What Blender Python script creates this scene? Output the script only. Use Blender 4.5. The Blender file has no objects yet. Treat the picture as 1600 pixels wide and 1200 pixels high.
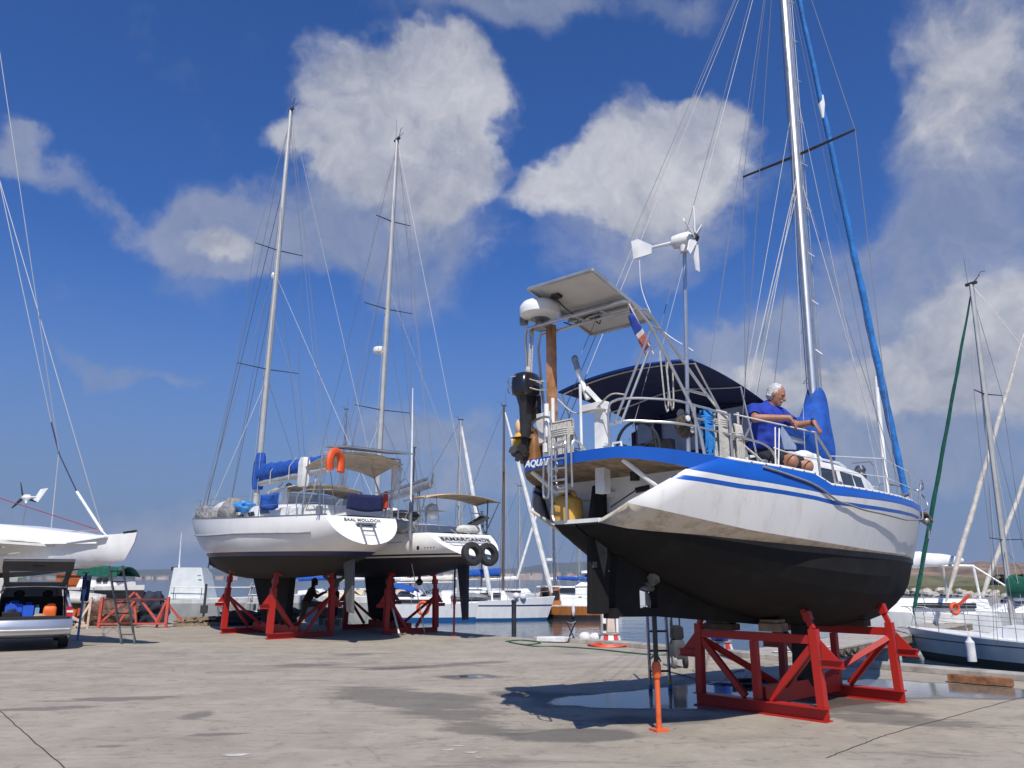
import bpy, bmesh, math, random
import numpy as np
from mathutils import Vector, Matrix, Euler
C = bpy.context.scene
COL = C.collection
R = math.radians
random.seed(7)

# ---------------------------------------------------------------- camera
cam = bpy.data.cameras.new("camera")
cam.sensor_width = 36.0
cam.lens = 27.0
cam.clip_start = 0.1
cam.clip_end = 20000
camo = bpy.data.objects.new("camera", cam)
COL.objects.link(camo)
camo.location = (0, 0, 1.6)
camo.rotation_euler = (R(90 + 14.22), 0, 0)
C.camera = camo

# ---------------------------------------------------------------- sun, exposure
SUN_EL, SUN_AZ = 51.0, 177.0        # azimuth clockwise from +Y: behind the camera
sd = bpy.data.lights.new("sun", 'SUN')
sd.energy = 4.9
sd.angle = R(0.53)
sd.color = (1.0, 0.945, 0.86)
so = bpy.data.objects.new("sun", sd)
COL.objects.link(so)
so.rotation_euler = (R(90 - SUN_EL), 0, R(180 - SUN_AZ))
C.view_settings.view_transform = 'Standard'
C.view_settings.look = 'None'
C.view_settings.exposure = 0.0
C.view_settings.gamma = 1.0

# ---------------------------------------------------------------- world: Nishita sky with procedural clouds
W = bpy.data.worlds.new("World")
C.world = W
W.use_nodes = True
nt = W.node_tree
nt.nodes.clear()
def nd(t, **k):
    n = nt.nodes.new(t)
    for a, b in k.items():
        setattr(n, a, b)
    return n
def lk(a, b):
    nt.links.new(a, b)
out = nd('ShaderNodeOutputWorld')
bg = nd('ShaderNodeBackground')
bg.inputs[1].default_value = 0.08
lk(bg.outputs[0], out.inputs[0])
sky = nd('ShaderNodeTexSky', sky_type='NISHITA', sun_disc=False)
sky.sun_elevation = R(SUN_EL)
sky.sun_rotation = R(SUN_AZ)
sky.air_density = 1.15
sky.dust_density = 0.6
sky.ozone_density = 2.2
tint = nd('ShaderNodeMix', data_type='RGBA', blend_type='MULTIPLY')
tint.inputs[0].default_value = 1.0
lk(sky.outputs[0], tint.inputs[6]); tint.inputs[7].default_value = (0.37, 0.74, 1.42, 1)
geo = nd('ShaderNodeTexCoord')
dirv = geo.outputs['Generated']
def mathn(op, a, b=None, c=None, clamp=False):
    n = nd('ShaderNodeMath', operation=op, use_clamp=clamp)
    for i, v in enumerate((a, b, c)):
        if v is None: continue
        if isinstance(v, (int, float)): n.inputs[i].default_value = v
        else: lk(v, n.inputs[i])
    return n.outputs[0]
def noise(vec, scale, detail, rough, dist=0.0):
    n = nd('ShaderNodeTexNoise')
    lk(vec, n.inputs['Vector'])
    n.inputs['Scale'].default_value = scale
    n.inputs['Detail'].default_value = detail
    n.inputs['Roughness'].default_value = rough
    n.inputs['Distortion'].default_value = dist
    return n
wn = noise(dirv, 7.0, 5, 0.55)
wsub = nd('ShaderNodeVectorMath', operation='SUBTRACT')
lk(wn.outputs['Color'], wsub.inputs[0]); wsub.inputs[1].default_value = (0.5, 0.5, 0.5)
wmul = nd('ShaderNodeVectorMath', operation='SCALE')
lk(wsub.outputs[0], wmul.inputs[0]); wmul.inputs['Scale'].default_value = 0.15
wadd = nd('ShaderNodeVectorMath', operation='ADD')
lk(dirv, wadd.inputs[0]); lk(wmul.outputs[0], wadd.inputs[1])
warp = wadd.outputs[0]
def blob_sum(blobs):
    tot = None
    for (az, el, ru, rv, wt) in blobs:
        m = nd('ShaderNodeMapping', vector_type='TEXTURE')
        a, e = R(az), R(el)
        m.inputs['Location'].default_value = (math.sin(a) * math.cos(e), math.cos(a) * math.cos(e), math.sin(e))
        m.inputs['Rotation'].default_value = (e, 0, -a)
        m.inputs['Scale'].default_value = (ru * 1.35, max(ru, rv) * 1.35, rv * 1.35)
        lk(warp, m.inputs['Vector'])
        g = nd('ShaderNodeTexGradient', gradient_type='SPHERICAL')
        lk(m.outputs[0], g.inputs[0])
        v = mathn('MULTIPLY', g.outputs['Fac'], wt)
        tot = v if tot is None else mathn('ADD', tot, v)
    return mathn('MINIMUM', tot, 1.0)
PUFF0 = [(-8.6,35.9,.085,.05),(-7.8,33.5,.08,.06),(15.2,33.2,.05,.035),(-22.0,23.0,.040,.022),(-10.5,35.0,.115,.060),(-5.5,33.3,.080,.085),(-11.7,31.6,.105,.066),(-16.8,30.2,.055,.030),(-7.8,28.4,.085,.06),(-5.0,30.0,.06,.05),
         (12.1,31.4,.088,.056),(16.1,30.3,.072,.064),(5.3,28.6,.088,.04),(10.4,27.9,.12,.072),
         (34.6,31.5,.09,.11),(34.0,16.0,.10,.055),(31.0,13.6,.08,.035),(23.5,13.6,.10,.036),(17.5,13.4,.085,.034),(28.0,12.0,.10,.035),(36,11.5,.10,.05)]
VEIL0 = [(-21.0,24.0,.10,.05),(-15,26,.08,.05),(-8.1,22.5,.08,.088),(-8.0,27,.12,.1),(-22.9,22.2,.064,.056),(-21.7,23.5,.088,.04),(-34.1,25.6,.040,.016),(-31.0,24.8,.038,.018),
         (-28.6,24.0,.024,.024),(-35.8,26.1,.03,.018),(9.2,23.9,.1,.05),(12,27,.14,.09),(35.3,26.4,.1,.09),(31.1,29.5,.048,.072),
         (-3.4,40.2,.104,.032),(4.5,40.3,.088,.028),(14.3,39.1,.064,.024),(32.0,19.6,.16,.08),(26.6,19.6,.12,.07),(16.7,13.6,.11,.055),
         (23.0,14.9,.13,.055),(33.6,14.5,.1,.05),(30.1,10.7,.15,.1),(-8.7,10.8,.10,.036),(-4.8,8.5,.12,.05),(-26.2,14.1,.072,.012),
         (18.4,16.2,.09,.05),(24,9,.16,.06),(6,6,.2,.03),(-20,3.5,.25,.025)]
PUFF = [(az, el, ru, rv, 1.0) for (az, el, ru, rv) in PUFF0]
VEIL = [(az, el, ru, rv, 1.0) for (az, el, ru, rv) in VEIL0]
n1 = noise(warp, 7.0, 12, 0.58, 0.1)
n2 = noise(warp, 22.0, 8, 0.62)
nz = mathn('ADD', mathn('MULTIPLY', n1.outputs['Fac'], 0.7), mathn('MULTIPLY', n2.outputs['Fac'], 0.3))
def cloud_mask(blobs, gain, thr, soft):
    s = blob_sum(blobs)
    v = mathn('ADD', mathn('MULTIPLY', s, gain), mathn('MULTIPLY', mathn('SUBTRACT', nz, 0.5), 2.3))
    mr = nd('ShaderNodeMapRange', interpolation_type='SMOOTHSTEP')
    lk(v, mr.inputs['Value'])
    mr.inputs['From Min'].default_value = thr
    mr.inputs['From Max'].default_value = thr + soft
    return mr.outputs['Result']
m_veil = mathn('MULTIPLY', cloud_mask(VEIL, 1.05, 0.10, 1.1), 0.72)
m_puff = mathn('MULTIPLY', cloud_mask(PUFF, 1.5, 0.26, 0.92), 0.90)
sh = noise(warp, 5.0, 6, 0.55)
shr = nd('ShaderNodeMapRange'); lk(sh.outputs['Fac'], shr.inputs['Value'])
shr.inputs['From Min'].default_value = 0.3; shr.inputs['From Max'].default_value = 0.7
def mixc(fac, a, b):
    n = nd('ShaderNodeMix', data_type='RGBA')
    if isinstance(fac, float): n.inputs[0].default_value = fac
    else: lk(fac, n.inputs[0])
    for i, v in ((6, a), (7, b)):
        if isinstance(v, tuple): n.inputs[i].default_value = v
        else: lk(v, n.inputs[i])
    return n.outputs[2]
up_ = nd('ShaderNodeVectorMath', operation='ADD'); lk(warp, up_.inputs[0]); up_.inputs[1].default_value = (0.004, -0.012, 0.026)
n1b = noise(up_.outputs[0], 7.0, 12, 0.58, 0.1)
emb = mathn('ADD', mathn('MULTIPLY', mathn('SUBTRACT', n1.outputs['Fac'], n1b.outputs['Fac']), 2.6), mathn('MULTIPLY', shr.outputs[0], 0.55))
emb = mathn('ADD', emb, 0.12, clamp=True)
puffc = mixc(emb, (3.7, 4.1, 5.3, 1), (8.6, 8.6, 9.0, 1))
veilc = mixc(emb, (3.0, 3.6, 5.1, 1), (5.0, 5.3, 6.6, 1))
sep = nd('ShaderNodeSeparateXYZ'); lk(dirv, sep.inputs[0])
hz = nd('ShaderNodeMapRange', interpolation_type='SMOOTHSTEP'); lk(sep.outputs['Z'], hz.inputs['Value'])
hz.inputs['From Min'].default_value = -0.02; hz.inputs['From Max'].default_value = 0.42
hz.inputs['To Min'].default_value = 1.0; hz.inputs['To Max'].default_value = 0.0
base = mixc(hz.outputs[0], tint.outputs[2], (2.25, 3.15, 5.2, 1))
c1 = mixc(m_veil, base, veilc)
c2 = mixc(m_puff, c1, puffc)
lk(c2, bg.inputs[0])
# ---------------------------------------------------------------- materials
MATS = {}
def mat(name, rgb, rough=0.5, metal=0.0, var=0.12, scale=4.0, bump=0.0, bscale=40.0, spec=0.5, rough_var=0.0, coat=0.0, streak=None, trans=0.0):
    """Principled with a little procedural colour variation (object space) and optional bump / dirt colour."""
    if name in MATS: return MATS[name]
    m = bpy.data.materials.new(name); m.use_nodes = True
    t = m.node_tree; b = t.nodes['Principled BSDF']
    b.inputs['Roughness'].default_value = rough
    b.inputs['Metallic'].default_value = metal
    b.inputs['Specular IOR Level'].default_value = spec
    if coat: b.inputs['Coat Weight'].default_value = coat
    if trans: b.inputs['Transmission Weight'].default_value = trans
    tc = t.nodes.new('ShaderNodeTexCoord')
    n = t.nodes.new('ShaderNodeTexNoise'); n.inputs['Scale'].default_value = scale; n.inputs['Detail'].default_value = 6
    n.inputs['Roughness'].default_value = 0.62
    t.links.new(tc.outputs['Object'], n.inputs['Vector'])
    mx = t.nodes.new('ShaderNodeMix'); mx.data_type = 'RGBA'
    d = streak if streak else tuple(max(0, c * (1 - 2.0 * var)) for c in rgb)
    hi = tuple(min(1, c * (1 + var)) for c in rgb)
    mx.inputs[6].default_value = (*d, 1); mx.inputs[7].default_value = (*hi, 1)
    mr = t.nodes.new('ShaderNodeMapRange'); mr.inputs['From Min'].default_value = 0.28 if not streak else 0.22
    mr.inputs['From Max'].default_value = 0.62 if not streak else 0.5
    t.links.new(n.outputs['Fac'], mr.inputs['Value']); t.links.new(mr.outputs[0], mx.inputs[0])
    t.links.new(mx.outputs[2], b.inputs['Base Color'])
    if rough_var:
        r2 = t.nodes.new('ShaderNodeMapRange'); t.links.new(n.outputs['Fac'], r2.inputs['Value'])
        r2.inputs['From Min'].default_value = .3; r2.inputs['From Max'].default_value = .7
        r2.inputs['To Min'].default_value = rough - rough_var; r2.inputs['To Max'].default_value = rough + rough_var
        t.links.new(r2.outputs[0], b.inputs['Roughness'])
    if bump:
        n2 = t.nodes.new('ShaderNodeTexNoise'); n2.inputs['Scale'].default_value = bscale; n2.inputs['Detail'].default_value = 4
        t.links.new(tc.outputs['Object'], n2.inputs['Vector'])
        bp = t.nodes.new('ShaderNodeBump'); bp.inputs['Strength'].default_value = bump; bp.inputs['Distance'].default_value = 0.02
        t.links.new(n2.outputs['Fac'], bp.inputs['Height']); t.links.new(bp.outputs[0], b.inputs['Normal'])
    MATS[name] = m
    return m

def banded(name, bands, rough=0.3, var=0.06, tilt=0.0, dirt=None):
    """Hull paint: constant colour bands by local height (z + tilt*x). bands = [(z_upper, rgb, rough)...] from the keel up."""
    m = bpy.data.materials.new(name); m.use_nodes = True
    t = m.node_tree; b = t.nodes['Principled BSDF']
    tc = t.nodes.new('ShaderNodeTexCoord'); sp = t.nodes.new('ShaderNodeSeparateXYZ')
    t.links.new(tc.outputs['Object'], sp.inputs[0])
    z = sp.outputs['Z']
    if tilt:
        a = t.nodes.new('ShaderNodeMath'); a.operation = 'MULTIPLY_ADD'
        t.links.new(sp.outputs['X'], a.inputs[0]); a.inputs[1].default_value = tilt; t.links.new(z, a.inputs[2]); z = a.outputs[0]
    nz = t.nodes.new('ShaderNodeTexNoise'); nz.inputs['Scale'].default_value = 3.0; nz.inputs['Detail'].default_value = 7
    nz.inputs['Roughness'].default_value = 0.65
    mp = t.nodes.new('ShaderNodeMapping'); mp.inputs['Scale'].default_value = (1, 1, 0.35)
    t.links.new(tc.outputs['Object'], mp.inputs[0]); t.links.new(mp.outputs[0], nz.inputs['Vector'])
    cur = None; rcur = None
    for i, (zu, rgb, rg) in enumerate(bands):
        if cur is None:
            c = t.nodes.new('ShaderNodeRGB'); c.outputs[0].default_value = (*rgb, 1); cur = c.outputs[0]
            v = t.nodes.new('ShaderNodeValue'); v.outputs[0].default_value = rg; rcur = v.outputs[0]
        else:
            g = t.nodes.new('ShaderNodeMath'); g.operation = 'GREATER_THAN'; t.links.new(z, g.inputs[0]); g.inputs[1].default_value = bands[i-1][0]
            mx = t.nodes.new('ShaderNodeMix'); mx.data_type = 'RGBA'
            t.links.new(g.outputs[0], mx.inputs[0]); t.links.new(cur, mx.inputs[6]); mx.inputs[7].default_value = (*rgb, 1); cur = mx.outputs[2]
            mf = t.nodes.new('ShaderNodeMix'); t.links.new(g.outputs[0], mf.inputs[0]); t.links.new(rcur, mf.inputs[2]); mf.inputs[3].default_value = rg; rcur = mf.outputs[0]
    mr = t.nodes.new('ShaderNodeMapRange'); t.links.new(nz.outputs['Fac'], mr.inputs[0])
    mr.inputs['From Min'].default_value = 0.3; mr.inputs['From Max'].default_value = 0.7
    mr.inputs['To Min'].default_value = 1 - 2.5 * var; mr.inputs['To Max'].default_value = 1 + var
    mm = t.nodes.new('ShaderNodeVectorMath'); mm.operation = 'SCALE'
    t.links.new(cur, mm.inputs[0]); t.links.new(mr.outputs[0], mm.inputs['Scale'])
    t.links.new(mm.outputs[0], b.inputs['Base Color']); t.links.new(rcur, b.inputs['Roughness'])
    return m

def stained(name, rgb, stain, rough=.33, amt=.5, kx=5.0, kz=.45, lo=.50, hi=.72):
    m = bpy.data.materials.new(name); m.use_nodes = True; t = m.node_tree; b = t.nodes['Principled BSDF']; L = t.links.new
    tc = t.nodes.new('ShaderNodeTexCoord'); c = None
    def nz(sx, sz, det, dist=0.0):
        mp = t.nodes.new('ShaderNodeMapping'); mp.inputs['Scale'].default_value = (sx, sx, sz); L(tc.outputs['Object'], mp.inputs[0])
        q = t.nodes.new('ShaderNodeTexNoise'); q.inputs['Scale'].default_value = 1; q.inputs['Detail'].default_value = det; q.inputs['Roughness'].default_value = .68; q.inputs['Distortion'].default_value = dist; L(mp.outputs[0], q.inputs['Vector']); return q.outputs['Fac']
    def mr(v, a, b_, d): 
        q = t.nodes.new('ShaderNodeMapRange'); L(v, q.inputs[0]); q.inputs['From Min'].default_value = a; q.inputs['From Max'].default_value = b_; q.inputs['To Max'].default_value = d; return q.outputs[0]
    col = None
    for f, cl in ((mr(nz(kx, kz, 6), lo, hi, amt), stain), (mr(nz(1.3, 1.3, 8, .5), .5, .75, amt * .6), tuple(k * .82 for k in rgb)), (mr(nz(14, 14, 5), .66, .74, amt * .9), tuple(k * .5 for k in stain))):
        mx = t.nodes.new('ShaderNodeMix'); mx.data_type = 'RGBA'; L(f, mx.inputs[0])
        if col is None: mx.inputs[6].default_value = (*rgb, 1)
        else: L(col, mx.inputs[6])
        mx.inputs[7].default_value = (*cl, 1); col = mx.outputs[2]
    L(col, b.inputs['Base Color']); b.inputs['Roughness'].default_value = rough; MATS[name] = m; return m
REDP = stained('red_steel_paint', (0.41, 0.016, 0.010), (.14, .040, .022), .45, .55, 5, 3, .56, .68)
WHITE = mat('white_gelcoat', (0.80, 0.80, 0.78), 0.28, var=0.05, scale=2)
WHITE2 = mat('white_paint', (0.74, 0.74, 0.72), 0.42, var=0.09, scale=5)
DECKW = mat('deck_white', (0.70, 0.70, 0.67), 0.6, var=0.1, scale=6)
STEEL = mat('stainless_steel', (0.55, 0.545, 0.53), 0.34, 0.8, var=0.1)
ALU = mat('mast_aluminium', (0.68, 0.68, 0.67), 0.38, 0.85, var=0.07, scale=3)
ALUW = mat('mast_white', (0.50, 0.49, 0.46), 0.42, 0.3, var=0.07, scale=3)
DALU = mat('dull_aluminium', (0.36, 0.37, 0.37), 0.45, 0.8, var=0.15)
DARKM = mat('dark_spreader', (0.06, 0.06, 0.065), 0.45, 0.3)
WIRE = mat('rigging_wire', (0.20, 0.20, 0.21), 0.5, 0.4, var=0.05)
DWIRE = mat('dark_rigging', (0.07, 0.075, 0.09), 0.5, 0.3)
ROPEW = mat('white_rope', (0.46, 0.44, 0.40), 0.85, var=0.2, scale=60)
BLACK = mat('black_plastic', (0.018, 0.018, 0.02), 0.4)
RUBBER = mat('black_rubber', (0.022, 0.022, 0.023), 0.75, var=0.2, scale=10)
BLUE = mat('blue_canvas', (0.008, 0.075, 0.36), 0.85, var=0.2, scale=5, bump=0.9, bscale=7)
NAVY = mat('navy_canvas', (0.008, 0.014, 0.07), 0.85, var=0.15, scale=6, bump=0.3, bscale=10)
ORANGEP = mat('orange_steel_paint', (0.62, 0.11, 0.03), 0.5, var=0.15, scale=9, streak=(0.42, 0.07, 0.03))
GLASS = mat('dark_window', (0.025, 0.028, 0.033), 0.08, var=0.1)
WOOD = mat('varnished_wood', (0.36, 0.14, 0.05), 0.4, var=0.25, scale=8)
OLDWOOD = mat('weathered_timber', (0.24, 0.18, 0.12), 0.8, var=0.3, scale=9)
BEIGE = mat('beige_canvas', (0.56, 0.46, 0.34), 0.85, var=0.12, scale=5)
ORANGE = mat('orange_buoy', (0.75, 0.10, 0.02), 0.6, var=0.1)
GREYP = mat('grey_paint', (0.42, 0.44, 0.44), 0.5, var=0.12)
GREEN = mat('green_canvas', (0.006, 0.10, 0.065), 0.8, var=0.2, scale=6, bump=0.3, bscale=9)
GREYF = mat('grey_fender', (0.24, 0.235, 0.23), 0.8, var=0.2, scale=12)
CLEAR = mat('clear_vinyl', (0.75, 0.77, 0.80), 0.06, var=0.03, trans=0.85)

# ---------------------------------------------------------------- mesh builder
def V3(p): return np.array(p, dtype=float)
def unit(a):
    a = V3(a); n = np.linalg.norm(a); return a / n if n > 1e-9 else V3((0, 0, 1))
def frame(d, up=(0, 0, 1)):
    d = unit(d); up = V3(up)
    if abs(d @ unit(up)) > 0.98: up = V3((1, 0, 0)) if abs(d[0]) < 0.9 else V3((0, 1, 0))
    s = unit(np.cross(d, up)); u = np.cross(s, d)
    return d, s, u
class MB:
    def __init__(s): s.v = []; s.f = []; s.m = []; s.s = []
    def add(s, vs, fs, m=0, smooth=False):
        o = len(s.v); s.v += [tuple(float(c) for c in v) for v in vs]
        for f in fs:
            s.f.append(tuple(i + o for i in f)); s.m.append(m); s.s.append(smooth)
        return s
    def box(s, c, size, rz=0.0, m=0, rot=None):
        x, y, z = [k / 2 for k in size]
        P = np.array([(-x,-y,-z),(x,-y,-z),(x,y,-z),(-x,y,-z),(-x,-y,z),(x,-y,z),(x,y,z),(-x,y,z)])
        if rot is None:
            ca, sa = math.cos(rz), math.sin(rz); rot = np.array([(ca,-sa,0),(sa,ca,0),(0,0,1)])
        P = P @ np.array(rot).T + V3(c)
        return s.add(P, [(0,3,2,1),(4,5,6,7),(0,1,5,4),(1,2,6,5),(2,3,7,6),(3,0,4,7)], m)
    def beam(s, a, b, w, h, up=(0, 0, 1), m=0):
        a, b = V3(a), V3(b); d, sd_, u = frame(b - a, up)
        P = []
        for p in (a, b):
            for i, j in ((-1,-1),(1,-1),(1,1),(-1,1)): P.append(p + sd_ * i * w / 2 + u * j * h / 2)
        return s.add(P, [(0,1,2,3)[::-1],(4,5,6,7),(0,1,5,4),(1,2,6,5),(2,3,7,6),(3,0,4,7)], m)
    def ibeam(s, a, b, w, h, t=0.014, up=(0, 0, 1), m=0):
        a, b = V3(a), V3(b); d, sd_, u = frame(b - a, up)
        s.beam(a + u * (h/2 - t/2), b + u * (h/2 - t/2), w, t, up, m)
        s.beam(a - u * (h/2 - t/2), b - u * (h/2 - t/2), w, t, up, m)
        return s.beam(a, b, t, h - 2.2 * t, up, m)
    def tube(s, pts, r, n=8, cap=True, m=0, closed=False, flat=1.0, up=(0, 0, 1)):
        pts = [V3(p) for p in pts]; k = len(pts)
        rs = r if isinstance(r, (list, tuple)) else [r] * k
        rings = []; prev = None
        for i in range(k):
            if closed: d = pts[(i+1) % k] - pts[i-1]
            else: d = pts[min(i+1, k-1)] - pts[max(i-1, 0)]
            d = unit(d)
            if prev is None: _, sd_, u = frame(d, up)
            else:
                u = prev - d * (prev @ d); u = unit(u); sd_ = np.cross(d, u)
            prev = u
            rings.append([pts[i] + rs[i] * (math.cos(2*math.pi*j/n) * sd_ + flat * math.sin(2*math.pi*j/n) * u) for j in range(n)])
        return s.loft(rings, cap=(cap and not closed), m=m, ring_closed=closed)
    def loft(s, rings, cap=True, m=0, ring_closed=False, open_ring=False, smooth=True):
        n = len(rings[0]); k = len(rings); vs = [p for rg in rings for p in rg]; fs = []
        for i in range(k if ring_closed else k - 1):
            i2 = (i + 1) % k
            for j in range(n - 1 if open_ring else n):
                j2 = (j + 1) % n
                fs.append((i*n+j, i*n+j2, i2*n+j2, i2*n+j))
        s.add(vs, fs, m, smooth)
        if cap and not ring_closed and not open_ring:
            s.add(rings[0], [tuple(range(n))[::-1]], m); s.add(rings[-1], [tuple(range(n))], m)
        return s
    def lathe(s, prof, c=(0,0,0), axis=(0,0,1), n=16, m=0, cap=True):
        d, sd_, u = frame(axis); c = V3(c)
        rings = [[c + d * z + r * (math.cos(2*math.pi*j/n) * sd_ + math.sin(2*math.pi*j/n) * u) for j in range(n)] for r, z in prof]
        return s.loft(rings, cap=cap, m=m)
    def ball(s, c, r, n=14, k=9, m=0):
        rr = r if isinstance(r, (tuple, list)) else (r, r, r); c = V3(c)
        rings = []
        for i in range(k + 1):
            a = math.pi * (0.02 + 0.96 * i / k) - math.pi / 2
            rings.append([c + V3((rr[0]*math.cos(a)*math.cos(2*math.pi*j/n), rr[1]*math.cos(a)*math.sin(2*math.pi*j/n), rr[2]*math.sin(a))) for j in range(n)])
        return s.loft(rings, m=m)
    def prism(s, poly, vec, m=0):
        poly = [V3(p) for p in poly]; n = len(poly); vec = V3(vec); q = [p + vec for p in poly]
        nrm = V3((0,0,0))
        for i in range(n): nrm += np.cross(poly[i], poly[(i+1) % n])
        f0, f1 = tuple(range(n)), tuple(range(n, 2*n))
        flip = nrm @ vec > 0
        fs = [f0[::-1] if flip else f0, f1 if flip else f1[::-1]]
        for i in range(n):
            j = (i+1) % n; qd = (i, j, n+j, n+i); fs.append(qd if flip else qd[::-1])
        return s.add(poly + q, fs, m)
    def grid(s, fn, nu, nv, m=0, smooth=True, thick=0.0):
        P = [[V3(fn(i/nu, j/nv)) for j in range(nv+1)] for i in range(nu+1)]
        vs = [p for r in P for p in r]; w = nv + 1
        fs = [(i*w+j, (i+1)*w+j, (i+1)*w+j+1, i*w+j+1) for i in range(nu) for j in range(nv)]
        return s.add(vs, fs, m, smooth)
    def build(s, name, mats, parent=None, sharp=38, bevel=0.0, solid=0.0, subsurf=0, loc=None, rz=None):
        me = bpy.data.meshes.new(name)
        me.from_pydata(s.v, [], s.f)
        mats = mats if isinstance(mats, (list, tuple)) else [mats]
        for q in mats: me.materials.append(q)
        me.polygons.foreach_set('material_index', [min(i, len(mats)-1) for i in s.m])
        me.polygons.foreach_set('use_smooth', s.s)
        me.update()
        if any(s.s): me.set_sharp_from_angle(angle=R(sharp))
        o = bpy.data.objects.new(name, me); COL.objects.link(o)
        if parent is not None: o.parent = parent
        if loc is not None: o.location = loc
        if rz is not None: o.rotation_euler = (0, 0, rz)
        if bevel:
            b = o.modifiers.new('bevel', 'BEVEL'); b.width = bevel; b.segments = 2; b.limit_method = 'ANGLE'
        if solid:
            b = o.modifiers.new('solid', 'SOLIDIFY'); b.thickness = solid; b.offset = 0
        if subsurf:
            b = o.modifiers.new('sub', 'SUBSURF'); b.levels = subsurf; b.render_levels = subsurf
        return o

def thing(name, label, cat, loc=(0, 0, 0), rz=0.0, group=None):
    o = bpy.data.objects.new(name, None); COL.objects.link(o)
    o.empty_display_size = 0.2
    o.location = loc; o.rotation_euler = (0, 0, rz)
    o['label'] = label; o['category'] = cat
    if group: o['group'] = group
    return o
def tag(o, label, cat, group=None):
    o['label'] = label; o['category'] = cat
    if group: o['group'] = group
    return o
def struct(o, kind='structure'):
    o['kind'] = kind; return o
def kids(o): return [c for c in bpy.data.objects if c.parent is o]
def dup(root, label, loc=None, rz=None, scale=None):
    def cp(o, par):
        c = o.copy(); COL.objects.link(c)
        if par is not None: c.parent = par
        for k in kids_of[o.name]: cp(k, c)
        return c
    kids_of = {}
    allo = list(bpy.data.objects)
    for o in allo: kids_of.setdefault(o.name, [])
    for o in allo:
        if o.parent is not None: kids_of[o.parent.name].append(o)
    c = cp(root, None); c['label'] = label
    if loc is not None: c.location = loc
    if rz is not None: c.rotation_euler = (0, 0, rz)
    if scale is not None: c.scale = (scale,) * 3
    return c
def text(name, body, size, matx, parent, loc, rot, extrude=0.002, shear=0.0, bold=0.0, spacing=1.0):
    """Lettering as a mesh (built-in font). rot is a 3x3 basis: columns = reading direction, up, outward."""
    cu = bpy.data.curves.new(name, 'FONT'); cu.body = body; cu.size = size; cu.extrude = extrude
    cu.align_x = 'CENTER'; cu.align_y = 'CENTER'; cu.shear = shear; cu.offset = bold; cu.space_character = spacing
    tmp = bpy.data.objects.new(name + '_tmp', cu); COL.objects.link(tmp)
    dg = bpy.context.evaluated_depsgraph_get()
    me = bpy.data.meshes.new_from_object(tmp.evaluated_get(dg))
    bpy.data.objects.remove(tmp)
    me.materials.clear(); me.materials.append(matx)
    o = bpy.data.objects.new(name, me); COL.objects.link(o)
    Mx = Matrix(np.array(rot).tolist()).to_4x4(); Mx.translation = Vector(loc)
    if parent is not None: o.parent = parent
    o.matrix_local = Mx
    return o
def lerp(a, b, t): return a + (b - a) * t
def interp(x, xs, ys):
    return float(np.interp(x, xs, ys))
def smooth_path(pts, k=6):
    """Catmull-Rom through pts."""
    P = [V3(p) for p in pts]; P = [2*P[0]-P[1]] + P + [2*P[-1]-P[-2]]; out_ = []
    for i in range(1, len(P)-2):
        for j in range(k):
            t = j / k
            out_.append(0.5*((2*P[i]) + (-P[i-1]+P[i+1])*t + (2*P[i-1]-5*P[i]+4*P[i+1]-P[i+2])*t*t + (-P[i-1]+3*P[i]-3*P[i+1]+P[i+2])*t**3))
    out_.append(P[-2]); return out_
def wire(mb, a, b, r=0.005, m=0, n=5, sag=0.0):
    if sag:
        a, b = V3(a), V3(b)
        return mb.tube([a + (b-a)*t - V3((0,0,1))*sag*4*t*(1-t) for t in np.linspace(0,1,9)], r, n, m=m)
    return mb.tube([a, b], r, n, m=m)
PITCH = math.radians(14.2156)
def ground(px, py, z=0.0):
    """Point of the photograph (1600x1200) met at world height z."""
    u = (px - 800) / 1200; v = (600 - py) / 1200
    c, s_ = math.cos(PITCH), math.sin(PITCH)
    d = (u, c - v*s_, s_ + v*c); t = (z - 1.6) / d[2]
    return (d[0]*t, d[1]*t, z)
def at(px, py, Y):
    u = (px - 800) / 1200; v = (600 - py) / 1200
    c, s_ = math.cos(PITCH), math.sin(PITCH)
    d = (u, c - v*s_, s_ + v*c); t = Y / d[1]
    return (d[0]*t, Y, 1.6 + d[2]*t)
def heading(fx, fy): return math.atan2(fy, fx)

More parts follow.
